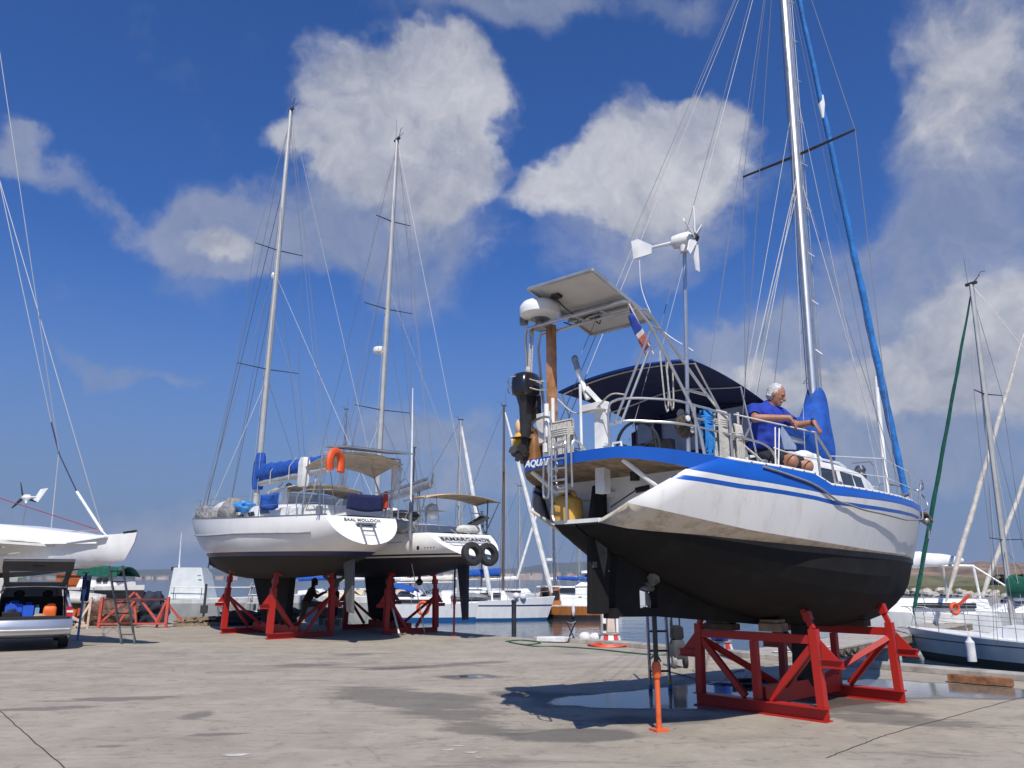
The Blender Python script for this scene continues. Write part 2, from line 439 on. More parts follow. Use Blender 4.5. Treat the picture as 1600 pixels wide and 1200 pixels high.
# ---------------------------------------------------------------- organic surfaces (signed distance, surface nets)
class SDF:
    def __init__(s, lo, hi, h):
        s.lo = V3(lo); s.h = h; s.n = [int(math.ceil((b-a)/h))+1 for a, b in zip(lo, hi)]
        s.D = np.full(s.n, 0.5, dtype=np.float32)
    def _sub(s, lo, hi):
        i0 = [max(0, int((a-l)/s.h)) for a, l in zip(lo, s.lo)]
        i1 = [min(n, int((b-l)/s.h)+2) for b, l, n in zip(hi, s.lo, s.n)]
        sl = tuple(slice(a, b) for a, b in zip(i0, i1))
        ax = [s.lo[k] + s.h*np.arange(i0[k], i1[k]) for k in range(3)]
        return sl, np.meshgrid(*ax, indexing='ij')
    def _mix(s, sl, d, k, sub=False):
        a = s.D[sl]
        if sub:
            s.D[sl] = np.maximum(a, -d); return
        if k <= 0: s.D[sl] = np.minimum(a, d); return
        hh = np.clip(0.5 + 0.5*(a-d)/k, 0, 1)
        s.D[sl] = a*(1-hh) + d*hh - k*hh*(1-hh)
    def cone(s, a, b, ra, rb, k=0.02, sub=False):
        a, b = V3(a), V3(b); m = max(ra, rb) + 3*k + 2*s.h
        sl, (X, Y, Z) = s._sub(np.minimum(a, b)-m, np.maximum(a, b)+m)
        ab = b-a; L = max(ab@ab, 1e-9)
        t = np.clip(((X-a[0])*ab[0]+(Y-a[1])*ab[1]+(Z-a[2])*ab[2])/L, 0, 1)
        d = np.sqrt((X-a[0]-t*ab[0])**2+(Y-a[1]-t*ab[1])**2+(Z-a[2]-t*ab[2])**2) - (ra+(rb-ra)*t)
        s._mix(sl, d, k, sub); return s
    def ell(s, c, r, k=0.02, rot=None, sub=False):
        c, r = V3(c), V3(r); m = max(r) + 3*k + 2*s.h
        sl, (X, Y, Z) = s._sub(c-m, c+m)
        P = np.stack([X-c[0], Y-c[1], Z-c[2]], -1)
        if rot is not None: P = P @ np.array(rot)
        q = np.sqrt(((P/r)**2).sum(-1)) + 1e-6; g = np.sqrt(((P/(r*r))**2).sum(-1)) + 1e-6
        s._mix(sl, q*(q-1)/g, k, sub); return s
    def folds(s, amp, fr, dr=(1, 0, .4), seed=0.0):
        ax = [s.lo[k] + s.h*np.arange(s.n[k]) for k in range(3)]; X, Y, Z = np.meshgrid(*ax, indexing='ij')
        w = np.sin(fr*(dr[0]*X + dr[1]*Y + dr[2]*Z) + 2.2*np.sin(fr*.45*Y + seed) + 1.7*np.sin(fr*.5*Z + 1.3*seed)) + .6*np.sin(fr*1.7*(dr[2]*X - dr[0]*Z) + 2*np.sin(fr*.6*X + seed))
        s.D += (amp*w).astype(np.float32); return s
    def mesh(s, name, mats, parent=None, matfn=None):
        D = s.D; n = D.shape; c = [x-1 for x in n]
        ins = D < 0
        cnt = np.zeros(c, np.float32); acc = np.zeros((*c, 3), np.float32)
        off = [(i, j, k) for i in (0, 1) for j in (0, 1) for k in (0, 1)]
        def cor(A, o): return A[o[0]:o[0]+c[0], o[1]:o[1]+c[1], o[2]:o[2]+c[2]]
        for o in off:
            for ax in range(3):
                if o[ax]: continue
                o2 = list(o); o2[ax] = 1
                da, db = cor(D, o), cor(D, o2); cr = (da < 0) != (db < 0)
                t = np.where(cr, da/(da-db+1e-12), 0)
                for q in range(3):
                    acc[..., q] += np.where(cr, o[q] + (t if q == ax else 0), 0)
                cnt += cr
        act = cnt > 0; idx = -np.ones(c, np.int64); ids = np.argwhere(act); idx[act] = np.arange(len(ids))
        vs = (ids + acc[act]/cnt[act][:, None])*s.h + s.lo
        fs = []
        for ax in range(3):
            b, d = [(1, 2), (2, 0), (0, 1)][ax]
            A = np.moveaxis(ins, (ax, b, d), (0, 1, 2)); I = np.moveaxis(idx, (ax, b, d), (0, 1, 2))
            e = A[:-1, 1:-1, 1:-1] != A[1:, 1:-1, 1:-1]
            p = np.argwhere(e); i, j, k = p[:, 0], p[:, 1]+1, p[:, 2]+1
            q = np.stack([I[i, j-1, k-1], I[i, j, k-1], I[i, j, k], I[i, j-1, k]], 1)
            fl = A[i, j, k]
            q = np.where(fl[:, None], q, q[:, ::-1]); fs.append(q)
        fs = np.concatenate(fs); fs = fs[(fs >= 0).all(1)]
        me = bpy.data.meshes.new(name); me.from_pydata(vs.tolist(), [], fs.tolist())
        mats = mats if isinstance(mats, (list, tuple)) else [mats]
        for q in mats: me.materials.append(q)
        if matfn is not None:
            me.polygons.foreach_set('material_index', [int(x) for x in matfn(vs[fs].mean(1))])
        me.polygons.foreach_set('use_smooth', [True]*len(fs)); me.update()
        o = bpy.data.objects.new(name, me); COL.objects.link(o)
        if parent is not None: o.parent = parent
        return o
# ================================================================ ground, water, shore
def tree_nodes(m):
    t = m.node_tree
    def n(ty, **k):
        q = t.nodes.new(ty)
        for a, b in k.items(): setattr(q, a, b)
        return q
    return t, n, t.links.new
def concrete_mat():
    m = bpy.data.materials.new('quay_concrete'); m.use_nodes = True
    t, n, L = tree_nodes(m); b = t.nodes['Principled BSDF']
    tc = n('ShaderNodeTexCoord'); co = tc.outputs['Object']
    def nz(scale, det=6, ro=.6, mp=None, dist=0.0):
        q = n('ShaderNodeTexNoise'); q.inputs['Scale'].default_value = scale; q.inputs['Detail'].default_value = det; q.inputs['Roughness'].default_value = ro; q.inputs['Distortion'].default_value = dist
        L(mp if mp is not None else co, q.inputs['Vector']); return q.outputs['Fac']
    def mr(v, a, b_, c=0., d=1., it='LINEAR'):
        q = n('ShaderNodeMapRange', interpolation_type=it); L(v, q.inputs[0])
        for k, x in zip(('From Min', 'From Max', 'To Min', 'To Max'), (a, b_, c, d)): q.inputs[k].default_value = x
        return q.outputs[0]
    def mx(f, a, b_):
        q = n('ShaderNodeMix', data_type='RGBA')
        if isinstance(f, float): q.inputs[0].default_value = f
        else: L(f, q.inputs[0])
        for i, v in ((6, a), (7, b_)):
            if isinstance(v, tuple): q.inputs[i].default_value = (*v, 1)
            else: L(v, q.inputs[i])
        return q.outputs[2]
    def mth(op, a, b_, clamp=False):
        q = n('ShaderNodeMath', operation=op, use_clamp=clamp)
        for i, v in ((0, a), (1, b_)):
            if isinstance(v, (int, float)): q.inputs[i].default_value = v
            else: L(v, q.inputs[i])
        return q.outputs[0]
    def blobs(lst):
        tot = None
        for (x, y, rx, ry, ro, w) in lst:
            q = n('ShaderNodeMapping', vector_type='TEXTURE'); q.inputs['Location'].default_value = (x, y, 0); q.inputs['Rotation'].default_value = (0, 0, R(ro)); q.inputs['Scale'].default_value = (rx, ry, 50)
            L(co, q.inputs[0]); g = n('ShaderNodeTexGradient', gradient_type='SPHERICAL'); L(q.outputs[0], g.inputs[0])
            v = mth('MULTIPLY', g.outputs['Fac'], w); tot = v if tot is None else mth('ADD', tot, v)
        return tot
    st = n('ShaderNodeMapping'); st.inputs['Rotation'].default_value = (0, 0, R(28)); st.inputs['Scale'].default_value = (.35, 1.6, 1); L(co, st.inputs[0]); sv = st.outputs[0]
    big = nz(.16, 5, .6); mid = nz(1.1, 12, .74, dist=.5); fine = nz(9, 10, .78); grain = nz(120, 3, .6); blot = nz(3.2, 10, .75, dist=.3)
    c = mx(mr(big, .35, .65), (.345, .297, .232), (.272, .24, .195))
    c = mx(mr(mid, .42, .72), c, (.43, .375, .30))
    c = mx(mr(mid, .20, .38, .75, 0), c, (.19, .172, .15))
    c = mx(mth('MULTIPLY', mr(nz(.8, 8, .68, sv, .6), .56, .70), .6), c, (.15, .137, .122))
    c = mx(mth('MULTIPLY', mr(nz(.35, 6, .6, sv), .55, .72), .6), c, (.43, .39, .335))
    c = mx(mth('MULTIPLY', mr(fine, .55, .75), .35), c, (.14, .128, .115))
    c = mx(mth('MULTIPLY', mr(grain, .6, .75), .4), c, (.37, .345, .31))
    c = mx(mth('MULTIPLY', mr(grain, .25, .4, 1, 0), .4), c, (.10, .09, .08))
    c = mx(mth('MULTIPLY', mr(blot, .565, .605), .42), c, (.15, .137, .12))
    c = mx(mth('MULTIPLY', mr(nz(1.5, 12, .78, sv, .9), .575, .605), .5), c, (.135, .123, .108))
    c = mx(mth('MULTIPLY', mr(nz(6.5, 8, .7, sv, .5), .60, .64), .45), c, (.12, .11, .097))
    c = mx(mth('MULTIPLY', mr(nz(2.6, 10, .75, sv, .4), .36, .33), .4), c, (.42, .39, .335))
    c = mx(mth('MULTIPLY', mr(blot, .32, .42, 1, 0), .45), c, (.46, .42, .36))
    vo = n('ShaderNodeTexVoronoi', feature='DISTANCE_TO_EDGE'); vo.inputs['Scale'].default_value = .42
    vw = n('ShaderNodeVectorMath', operation='ADD'); vs_ = n('ShaderNodeVectorMath', operation='SCALE'); vn = n('ShaderNodeTexNoise'); vn.inputs['Scale'].default_value = 1.5; vn.inputs['Detail'].default_value = 8; L(co, vn.inputs['Vector']); L(vn.outputs['Color'], vs_.inputs[0]); vs_.inputs['Scale'].default_value = .9; L(co, vw.inputs[0]); L(vs_.outputs[0], vw.inputs[1]); L(vw.outputs[0], vo.inputs['Vector'])
    c = mx(mth('MULTIPLY', mth('MULTIPLY', mr(vo.outputs['Distance'], .004, .012, 1, 0), mr(nz(.5, 4), .5, .62)), .35), c, (.09, .082, .072))
    c = mx(mth('MULTIPLY', mr(nz(38, 2, .5), .735, .76), .7), c, (.55, .53, .49))
    c = mx(mth('MULTIPLY', mr(nz(26, 3, .6), .27, .24), .8), c, (.05, .047, .043))
    G = lambda px, py: ground(px, py)[:2]
    dl = []
    for (px, py, rx, ry, ro, w) in ((190, 1092, 1.6, .22, 12, 1), (60, 1108, 1.2, .2, 15, 1), (650, 1042, 1.8, .35, 20, .9), (760, 1035, 1.2, .25, 25, .8), (480, 1040, 2.4, .9, 0, .6),
                                    (310, 1117, .35, .3, 0, 1.1), (330, 1148, .6, .12, 14, .9), (170, 1166, .4, .08, 5, .9), (620, 1090, 1.6, .5, -20, .75), (700, 1115, 1.5, .5, -25, .8), (760, 1140, 1.0, .4, -30, .8), (560, 1075, 1.5, .4, -10, .5),
                                    (690, 1092, 2.5, .8, -28, .6), (1480, 1130, 1.6, .5, -20, .7), (1350, 1120, 1.0, .35, -20, .7), (720, 1058, .8, .3, 0, .9), (560, 1022, 1.4, .5, 10, .7), (300, 1025, 2, .6, 0, .4)):
        dl.append((*G(px, py), rx * .9, ry * 1.6, ro, w))
    stain = mr(mth('ADD', blobs(dl), mth('MULTIPLY', mth('SUBTRACT', nz(2.6, 12, .78, sv, .8), .5), 2.2)), .36, .56, 0, .62)
    c = mx(stain, c, (.095, .088, .08))
    wl = [(*G(px, py), rx, ry, ro, w) for (px, py, rx, ry, ro, w) in (
        (1040, 1092, 1.7, 1.0, 10, 1.2), (1120, 1092, 1.6, 1.3, -30, 1.3), (1190, 1080, 1.8, 1.7, -40, 1.3), (1290, 1082, 1.6, 1.5, -40, 1.1), (1240, 1106, .9, .6, -45, .7), (1400, 1074, 1.8, 1.2, -45, 1.2), (1500, 1078, 1.5, .9, -45, 1.2), (1580, 1080, 1.3, .6, -45, 1.0),
        (950, 1095, 1.5, .9, 10, .75), (740, 1057, .9, .4, 0, .85), (620, 1044, .9, .2, 20, .6))]
    wet = mr(mth('ADD', blobs(wl), mth('MULTIPLY', mth('SUBTRACT', nz(1.3, 7, .65, dist=.5), .5), 1.0)), .30, .58, 0, 1, 'SMOOTHSTEP')
    wl2 = wl + [(*G(px, py), rx, ry, ro, w) for (px, py, rx, ry, ro, w) in ((880, 1150, .95, .45, 0, 1.0), (930, 1146, .6, .4, 0, .8), (1000, 1125, 1.2, .5, 5, .6), (820, 1085, 1.0, .5, 0, .5), (1350, 1110, 1.0, .4, -30, .6))]
    damp = mr(mth('ADD', blobs(wl2), mth('MULTIPLY', mth('SUBTRACT', nz(1.3, 7, .65, dist=.5), .5), 1.0)), .12, .42, 0, .72, 'SMOOTHSTEP')
    c = mx(damp, c, (.085, .08, .075))
    L(c, b.inputs['Base Color'])
    ro = mx(wet, (.86,) * 3, (.07,) * 3); L(ro, b.inputs['Roughness'])
    bp = n('ShaderNodeBump'); bp.inputs['Distance'].default_value = .012
    L(mth('ADD', fine, mth('MULTIPLY', grain, .5)), bp.inputs['Height']); L(mr(wet, 0, 1, .55, .02), bp.inputs['Strength']); L(bp.outputs[0], b.inputs['Normal'])
    return m
QUAY = [(26, -8), (8.95, 12.9), (3.95, 18.6), (2.6, 20.35), (.85, 21.9), (-1.9, 25.0), (-5.2, 28.4), (-7.0, 30.6), (-18, 31.2), (-60, 34), (-60, -25), (26, -25)]
CONC = concrete_mat()
mb = MB(); mb.prism([(x, y, 0) for x, y in QUAY], (0, 0, -3)); struct(mb.build('quay_ground', CONC))
KERB = mat('kerb_concrete', (.36, .33, .29), .85, var=.2, scale=3, bump=.3, bscale=30)
mb = MB()
for a, b_ in zip(QUAY[0:4], QUAY[1:5]):
    a, b_ = V3((*a, 0)), V3((*b_, 0)); d = unit(b_ - a); nn = V3((d[1], -d[0], 0)); nn = nn if nn @ V3((-1, -1, 0)) > 0 else -nn
    mb.beam(a + nn * .22 + V3((0, 0, .05)), b_ + nn * .22 + V3((0, 0, .05)), .42, .11)
struct(mb.build('quay_kerb', KERB, bevel=.015))
def strip(pts, w, z, name, m):
    mb = MB(); pts = [V3(p) for p in pts]
    Lr = []
    for i, p in enumerate(pts):
        d = unit(pts[min(i+1, len(pts)-1)] - pts[max(i-1, 0)]); s_ = V3((-d[1], d[0], 0)) * w / 2
        Lr.append([p + s_ + V3((0, 0, z)), p - s_ + V3((0, 0, z))])
    mb.loft(Lr, cap=False, open_ring=True, smooth=False); return struct(mb.build(name, m))
SPL = mat('paint_splash', (.52, .50, .46), .7, var=.15)
for (px, py, r_) in ((370, 1180, .11), (702, 1172, .06), (716, 1166, .05), (735, 1176, .06), (748, 1184, .04), (760, 1170, .04)):
    g0 = ground(px, py); mb = MB(); mb.add([(g0[0] + r_ * (1 + .35 * math.sin(3 * q + px)) * math.cos(q), g0[1] + r_ * .6 * (1 + .3 * math.cos(2 * q + px)) * math.sin(q), .004) for q in np.linspace(0, 2*math.pi, 22, endpoint=False)], [tuple(range(22))]); struct(mb.build('paint_splash', SPL))
JM = mat('joint_tar', (.045, .042, .04), .9)
for a, b_ in (((-30, 1085), (110, 1208)), ((1385, 1148), (1640, 1078)), ((1385, 1148), (1290, 1185))):
    A, B_ = V3(ground(*a)), V3(ground(*b_))
    strip([lerp(A, B_, t) + V3((random.uniform(-.01, .01), random.uniform(-.01, .01), 0)) for t in np.linspace(0, 1, 24)], .012, .004, 'pavement_joint', JM)

def water_mat():
    m = bpy.data.materials.new('sea_water'); m.use_nodes = True
    t, n, L = tree_nodes(m); b = t.nodes['Principled BSDF']
    b.inputs['Base Color'].default_value = (.018, .045, .07, 1); b.inputs['Roughness'].default_value = .06; b.inputs['IOR'].default_value = 1.33
    tc = n('ShaderNodeTexCoord'); mp = n('ShaderNodeMapping'); mp.inputs['Scale'].default_value = (1, 1.5, 1); mp.inputs['Rotation'].default_value = (0, 0, .3); L(tc.outputs['Object'], mp.inputs[0])
    a = n('ShaderNodeTexNoise'); a.inputs['Scale'].default_value = 1.6; a.inputs['Detail'].default_value = 5; L(mp.outputs[0], a.inputs['Vector'])
    c = n('ShaderNodeTexNoise'); c.inputs['Scale'].default_value = .25; c.inputs['Detail'].default_value = 4; L(mp.outputs[0], c.inputs['Vector'])
    s_ = n('ShaderNodeMath', operation='MULTIPLY_ADD'); L(c.outputs['Fac'], s_.inputs[0]); s_.inputs[1].default_value = 2.0; L(a.outputs['Fac'], s_.inputs[2])
    bp = n('ShaderNodeBump'); bp.inputs['Strength'].default_value = .35; bp.inputs['Distance'].default_value = .05; L(s_.outputs[0], bp.inputs['Height']); L(bp.outputs[0], b.inputs['Normal'])
    return m
mb = MB(); mb.add([(-9000, -40, -.8), (9000, -40, -.8), (9000, 9000, -.8), (-9000, 9000, -.8)], [(0, 1, 2, 3)]); struct(mb.build('water', water_mat()))

# ================================================================ cradles
def cradle(name, label, loc, rz, half, span, hup, pads, topbeam=False, group='red boat cradles on the quay', base_h=.155, uw=.097):
    """pads: dict (frame, side) -> height of the pad under the hull and its inward lean."""
    t = thing(name, label, 'boat cradle', loc, rz, group)
    for fx in (0, span):
        mb = MB(); mb.ibeam((fx, -half - .07, base_h / 2), (fx, half + .07, base_h / 2), .16, base_h); mb.build('base_beam', REDP, t)
        if topbeam:
            mb = MB(); mb.beam((fx, -half + .07, hup - .12), (fx, half - .07, hup - .12), .08, .10); mb.build('top_beam', REDP, t)
            mb = MB(); mb.beam((fx, 0, base_h), (fx, 0, hup - .175), .085, .085, (1, 0, 0)); mb.build('centre_post', REDP, t)
        for s in (-1, 1):
            ztop, lean = pads[(fx > 0, s)]
            y = s * half
            mb = MB(); mb.beam((fx, y, base_h + .002), (fx, y - s * .03, hup), uw, uw, (1, 0, 0)); mb.build('upright', REDP, t)
            y2 = y - s * .035
            mb = MB(); mb.beam((fx, y2, hup), (fx, y2 - s * lean, ztop - .06), uw * .6, uw * .6, (1, 0, 0)); mb.beam((fx, y2 - s * lean * .3, lerp(hup, ztop, .30)), (fx, y2 - s * lean * .55, lerp(hup, ztop, .62)), uw * .92, uw * .92, (1, 0, 0))
            mb.beam((fx - .11, y2 - s * lean - s * .03, ztop - .02), (fx + .11, y2 - s * lean - s * .03, ztop - .02), .16, .05, (0, -s * .5, 1)); mb.build('pad_arm', REDP, t)
            mb = MB(); mb.beam((fx, y - s * .05, hup * .82), (fx, s * .17, base_h + .02), .075, .06, (1, 0, 0)); mb.build('brace', REDP, t)
            d = .55 if fx == 0 else -.55
            mb = MB(); mb.beam((fx + (.05 if fx == 0 else -.05), y - s * .05, hup * .80), (fx + d * 1.1, s * .06, base_h + .12), .07, .055, (1, 0, 0)); mb.build('brace', REDP, t)
            mb = MB(); yo = y + s * uw / 2; mb.prism([(fx - .01, yo, hup * .88), (fx - .01, yo + s * .19, hup * .68), (fx - .01, yo, hup * .68)], (.02, 0, 0)); mb.ibeam((fx, yo, hup * .63), (fx, yo + s * .25, hup * .63), .08, .10, .012); mb.build('side_bracket', REDP, t)
    mb = MB(); mb.beam((.085, 0, .19), (span - .085, 0, .19), .13, .22); mb.build('spine_beam', REDP, t)
    return t
cr = cradle('boat_cradle', 'red steel cradle with top beams under the blue and white yacht, standing in the puddle', (3.04, 10.15, 0), heading(.74, .672), .83, 2.14, 1.02,
            {(False, -1): (1.33, .12), (False, 1): (1.33, .12), (True, -1): (1.40, .14), (True, 1): (1.40, .14)}, True)
def wpt(L, s, z):
    a = heading(.74, .672); f = (math.cos(a), math.sin(a)); r = (f[1], -f[0])
    return (3.04 + f[0]*L + r[0]*s, 10.15 + f[1]*L + r[1]*s, z)
RZM = heading(.74, .672)
DKWOOD = mat('dark_timber', (.07, .05, .035), .85, var=.3, scale=9)
for (L, s, z, sz, lb) in ((-.05, -.42, 1.0, (.2, .42, .08), 'dark timber block on the top beam under the keel, left one'), (.0, .28, 1.02, (.22, .28, .10), 'pale timber block on the near top beam beside the mid keel'),
                          (2.14, .3, 1.0, (.2, .42, .09), 'dark timber block on the far top beam under the bow'), (2.1, -.3, 1.0, (.2, .34, .09), 'short timber block on the far top beam, port side')):
    mb = MB(); mb.box((0, 0, 0), sz); mb.box((.01, .01, sz[2] / 2 + .022), (sz[0] * .9, sz[1] * .85, .04)); o = mb.build('timber_block', OLDWOOD if lb[0] == 'p' else DKWOOD, None, bevel=.008, loc=wpt(L, s, z), rz=RZM)
    tag(o, lb, 'timber block', 'timber blocks on the cradle')
# prop stand
def prop(loc, h, label, low, mm, upper=None, n_base=.20):
    t = thing('prop_stand', label, 'prop stand', loc, .4, 'steel props under the hulls')
    mb = MB(); mb.box((0, 0, .012), (n_base * .8, n_base * .8, .024)); mb.build('base_plate', mm, t)
    mb = MB(); mb.tube([(0, 0, .024), (0, 0, low)], .030, 12); mb.lathe([(.042, 0), (.052, .03), (.052, .13), (.04, .17)], (0, 0, low - .12), n=10); mb.build('tube', mm, t)
    mb = MB(); mb.tube([(0, 0, low + .03), (0, 0, h)], .028, 10); mb.box((0, 0, h), (.18, .18, .02)); mb.build('screw', upper or BLACK, t)
    mb = MB(); mb.tube(smooth_path([(-.07, .0, low - .02), (-.09, .0, low + .06), (0, 0, low + .12), (.06, 0, low + .05)], 4), .011, 6); mb.build('handle', OLDWOOD, t)
    return t
prop(ground(1030, 1142), 1.28, 'orange steel prop with black screw standing at the puddle edge under the stern', .66, ORANGEP)

# ladder beside the prop, with pressure washer behind it
def ladder(name, label, a, b, w, nr, mm, side, feet=None):
    a, b = V3(a), V3(b); t = thing(name, label, 'ladder', tuple(a)); sv = unit(side) * w / 2; d = b - a
    for s in (-1, 1):
        mb = MB(); mb.beam(sv * s, sv * s + d, .03, .075, np.cross(d, side)); mb.build('stile', mm, t)
        if feet:
            f = MB(); f.beam(sv * s - d * .003, sv * s + d * .04, .042, .088, np.cross(d, side)); f.build('foot', feet[0], t)
            f = MB(); f.beam(sv * s + d * .042, sv * s + d * .075, .040, .086, np.cross(d, side)); f.build('tape', feet[1], t)
    for i in range(nr):
        mb = MB(); p = d * ((i + .9) / (nr + .4)); mb.tube([p - sv, p + sv], .016, 8); mb.build('rung', DARKM, t)
    return t
la = V3(ground(1032, 1078)); ladder('ladder', 'grey aluminium ladder with blue feet leaning up behind the orange prop', la, la + V3((.12, .75, 1.5)), .30, 5, DALU, (1, .12, 0), (mat('blue_tape', (.02, .15, .35), .6), mat('yellow_tape', (.55, .38, .04), .6)))
pw = thing('pressure_washer', 'grey and black wheeled pressure washer standing behind the ladder', 'pressure washer', ground(1060, 1044), .3)
mb = MB(); mb.lathe([(.02, -.0), (.10, .0), (.11, .03), (.11, .07), (.06, .08)], (-.12, 0, .12), (1, -.3, 0), 18); mb.build('wheel', mat('grey_wheel', (.2, .2, .2), .5), pw)
mb = MB(); mb.lathe([(.02, -.0), (.10, .0), (.115, .03), (.115, .07), (.06, .08)], (.10, -.02, .12), (1, -.3, 0), 18); mb.build('wheel', RUBBER, pw)
mb = MB(); mb.loft([[(x*w + 0.0, y*w2, z) for x, y in ((-.11,-.1),(.11,-.1),(.13,0),(.11,.1),(-.11,.1),(-.13,0))] for z, w, w2 in ((.16,.8,.8),(.2,1,1),(.42,1.05,1),(.5,.8,.8))]); mb.build('motor_housing', mat('washer_grey', (.07, .075, .08), .5), pw)
mb = MB(); mb.loft([[(x*w, y*w2, z) for x, y in ((-.11,-.1),(.11,-.1),(.13,0),(.11,.1),(-.11,.1),(-.13,0))] for z, w, w2 in ((.5,.6,.7),(.54,.95,.8),(.72,.9,.7),(.76,.4,.5))]); mb.tube([(-.08, .02, .7), (-.08, .02, 1.0), (.08, .02, 1.0), (.08, .02, .7)], .016, 6); mb.tube([(-.13, -.03, .45), (-.15, -.05, .8), (-.1, 0, .95)], .012, 6); mb.build('hose_reel', BLACK, pw)
# service pedestals on red-white bases
def pedestal(loc, label, body, blue):
    t = thing('service_pedestal', label, 'service pedestal', loc, .2, 'service pedestals on the quay edge')
    mb = MB()
    N = 12
    rg = [[(r * math.cos(2*math.pi*j/N), r * math.sin(2*math.pi*j/N), z) for j in range(N)] for r, z in ((.30, 0), (.235, .24))]
    for j in range(N):
        j2 = (j+1) % N; mb.add([rg[0][j], rg[0][j2], rg[1][j2], rg[1][j]], [(0, 1, 2, 3)], j % 2)
    mb.add(rg[1], [tuple(range(N))], 0); mb.build('base', [WHITE2, mat('sign_red', (.55, .05, .04), .5)], t)
    mb = MB(); mb.lathe([(.26, .241), (.26, .27)], n=12); mb.build('base_cap', KERB, t)
    mb = MB()
    if blue: mb.prism([(-.15, -.13, .272), (.15, -.13, .272), (.15, .13, .272), (-.15, .13, .272)], (0, 0, .60)); mb.prism([(-.17, -.15, .874), (.17, -.15, .874), (.17, .15, .874), (-.17, .15, .874)], (0, 0, .05))
    else:
        mb.prism([(-.11, -.1, .272), (.11, -.1, .272), (.08, -.1, .84), (.045, -.1, 1.0), (-.045, -.1, 1.0), (-.08, -.1, .84)], (0, .24, 0)); 
    mb.build('cabinet', body, t, bevel=.02)
    if not blue:
        mb = MB(); mb.box((-.18, -.02, .60), (.09, .16, .65)); mb.box((.17, 0, .60), (.06, .14, .64)); mb.build('meter_post', WHITE2, t)
        mb = MB(); mb.box((-.18, -.11, .42), (.08, .02, .16)); mb.box((-.18, -.11, .74), (.03, .02, .09)); mb.build('socket', BLACK, t)
    return t
pedestal(ground(954, 1006), 'cream service pedestal on a red and white base with an orange hose round it', mat('cream_pedestal', (.62, .52, .44), .6), False)
pedestal(ground(1126, 1021), 'blue service pedestal on a red and white base seen through the cradle', mat('pedestal_blue', (.01, .06, .36), .4), True)
mb = MB(); g0 = V3(ground(953, 1009))
for k in range(5):
    mb.tube([g0 + V3(((.34 + .05 * k) * math.cos(t), (.32 + .04 * k) * math.sin(t) - .05, .025 + .02 * math.sin(3 * t + k))) for t in np.linspace(0, 2*math.pi, 26)], .022, 6)
tag(mb.build('hose', mat('orange_hose', (.62, .07, .02), .5)), 'orange hose coiled round the cream service pedestal', 'hose')
mb = MB(); pts = [ground(px, py) for px, py in ((790, 1003), (815, 1001), (845, 1005), (820, 1008), (795, 1004), (830, 1010), (870, 1011), (930, 1015), (985, 1021), (1025, 1024), (1062, 1023), (1090, 1020), (1125, 1024))]
mb.tube([V3(p) + V3((0, 0, .015)) for p in smooth_path(pts, 6)], .016, 6); tag(mb.build('hose', mat('green_hose', (.01, .09, .04), .5)), 'green hose trailing across the concrete behind the stern', 'hose')
mb = MB(); pts = [ground(px, py) for px, py in ((1043, 1050), (1075, 1058), (1110, 1068), (1150, 1068), (1165, 1050), (1145, 1052), (1130, 1068), (1180, 1072))]
mb.tube([V3(p) + V3((0, 0, .012)) for p in smooth_path(pts, 6)], .010, 6); tag(mb.build('cable', BLACK), 'thin black cable looping in the puddle under the cradle', 'cable')
for k, (p, lb) in enumerate((((1145, 1075), 'black flexible hose lying on the wet concrete between the cradle frames'), ((1150, 1066), 'short black tube lying beside the cable in the puddle'))):
    g = V3(ground(*p)); mb = MB(); mb.tube([g + V3((0, 0, .03)), g + V3((.3, .08, .03)), g + V3((.55, .03, .03))], .03, 8); tag(mb.build('hose', BLACK), lb, 'hose')
# timber beam, folding stool, pile of fenders near the edge
a, b_ = V3(ground(1483, 1066)), V3(ground(1584, 1074)); mb = MB(); mb.beam(a + V3((0, 0, .07)), b_ + V3((0, 0, .07)), .14, .12); tag(mb.build('timber_beam', mat('rusty_timber', (.25, .11, .05), .75, var=.35, scale=7), bevel=.008), 'brown timber beam lying by the kerb at the right', 'timber beam')
g = V3(ground(893, 1004)); st = thing('folding_stool', 'black folding stool frame standing beside white fenders', 'stool', tuple(g))
mb = MB()
for y in (-.1, .1):
    mb.tube([(-.12, y, 0), (.12, y, .52)], .012, 6); mb.tube([(.12, y, 0), (-.12, y, .52)], .012, 6)
mb.tube([(-.12, -.1, .52), (-.12, .1, .52)], .012, 6); mb.tube([(.12, -.1, .52), (.12, .1, .52)], .012, 6); mb.build('frame', BLACK, st)
mb = MB(); mb.grid(lambda u, v: (-.12 + .24 * u, -.1 + .2 * v, .525 - .04 * math.sin(math.pi * u)), 6, 2); mb.build('seat', mat('grey_canvas', (.3, .3, .3), .8), st, solid=.006)
FW = mat('fender_white', (.66, .66, .66), .6, var=.12)
for i, (dx, dy, s, lb) in enumerate(((.35, .05, .13, 'round white fender nearest the folding stool'), (.62, .12, .12, 'white fender in the middle of the heap'), (.80, .0, .10, 'small white fender at the front of the heap'), (1.0, .15, .11, 'white fender at the end of the heap by the cream pedestal'))):
    mb = MB(); mb.ball((0, 0, s), (s * 1.25, s, s), 12, 8); mb.lathe([(.03, 0), (.02, .06)], (s * 1.2, 0, s), (1, 0, 0), 8); o = mb.build('fender', FW, None, loc=tuple(g + V3((dx, dy, 0)))); tag(o, lb, 'fender', 'white fenders heaped on the quay edge')
mb = MB(); mb.prism([g + V3((-.9, .1, .02)), g + V3((-.2, -.2, .02)), g + V3((.1, .2, .02)), g + V3((-.3, .35, .02))], (0, 0, .12)); tag(mb.build('board', FW, None, bevel=.02), 'white flat board lying left of the folding stool', 'board')
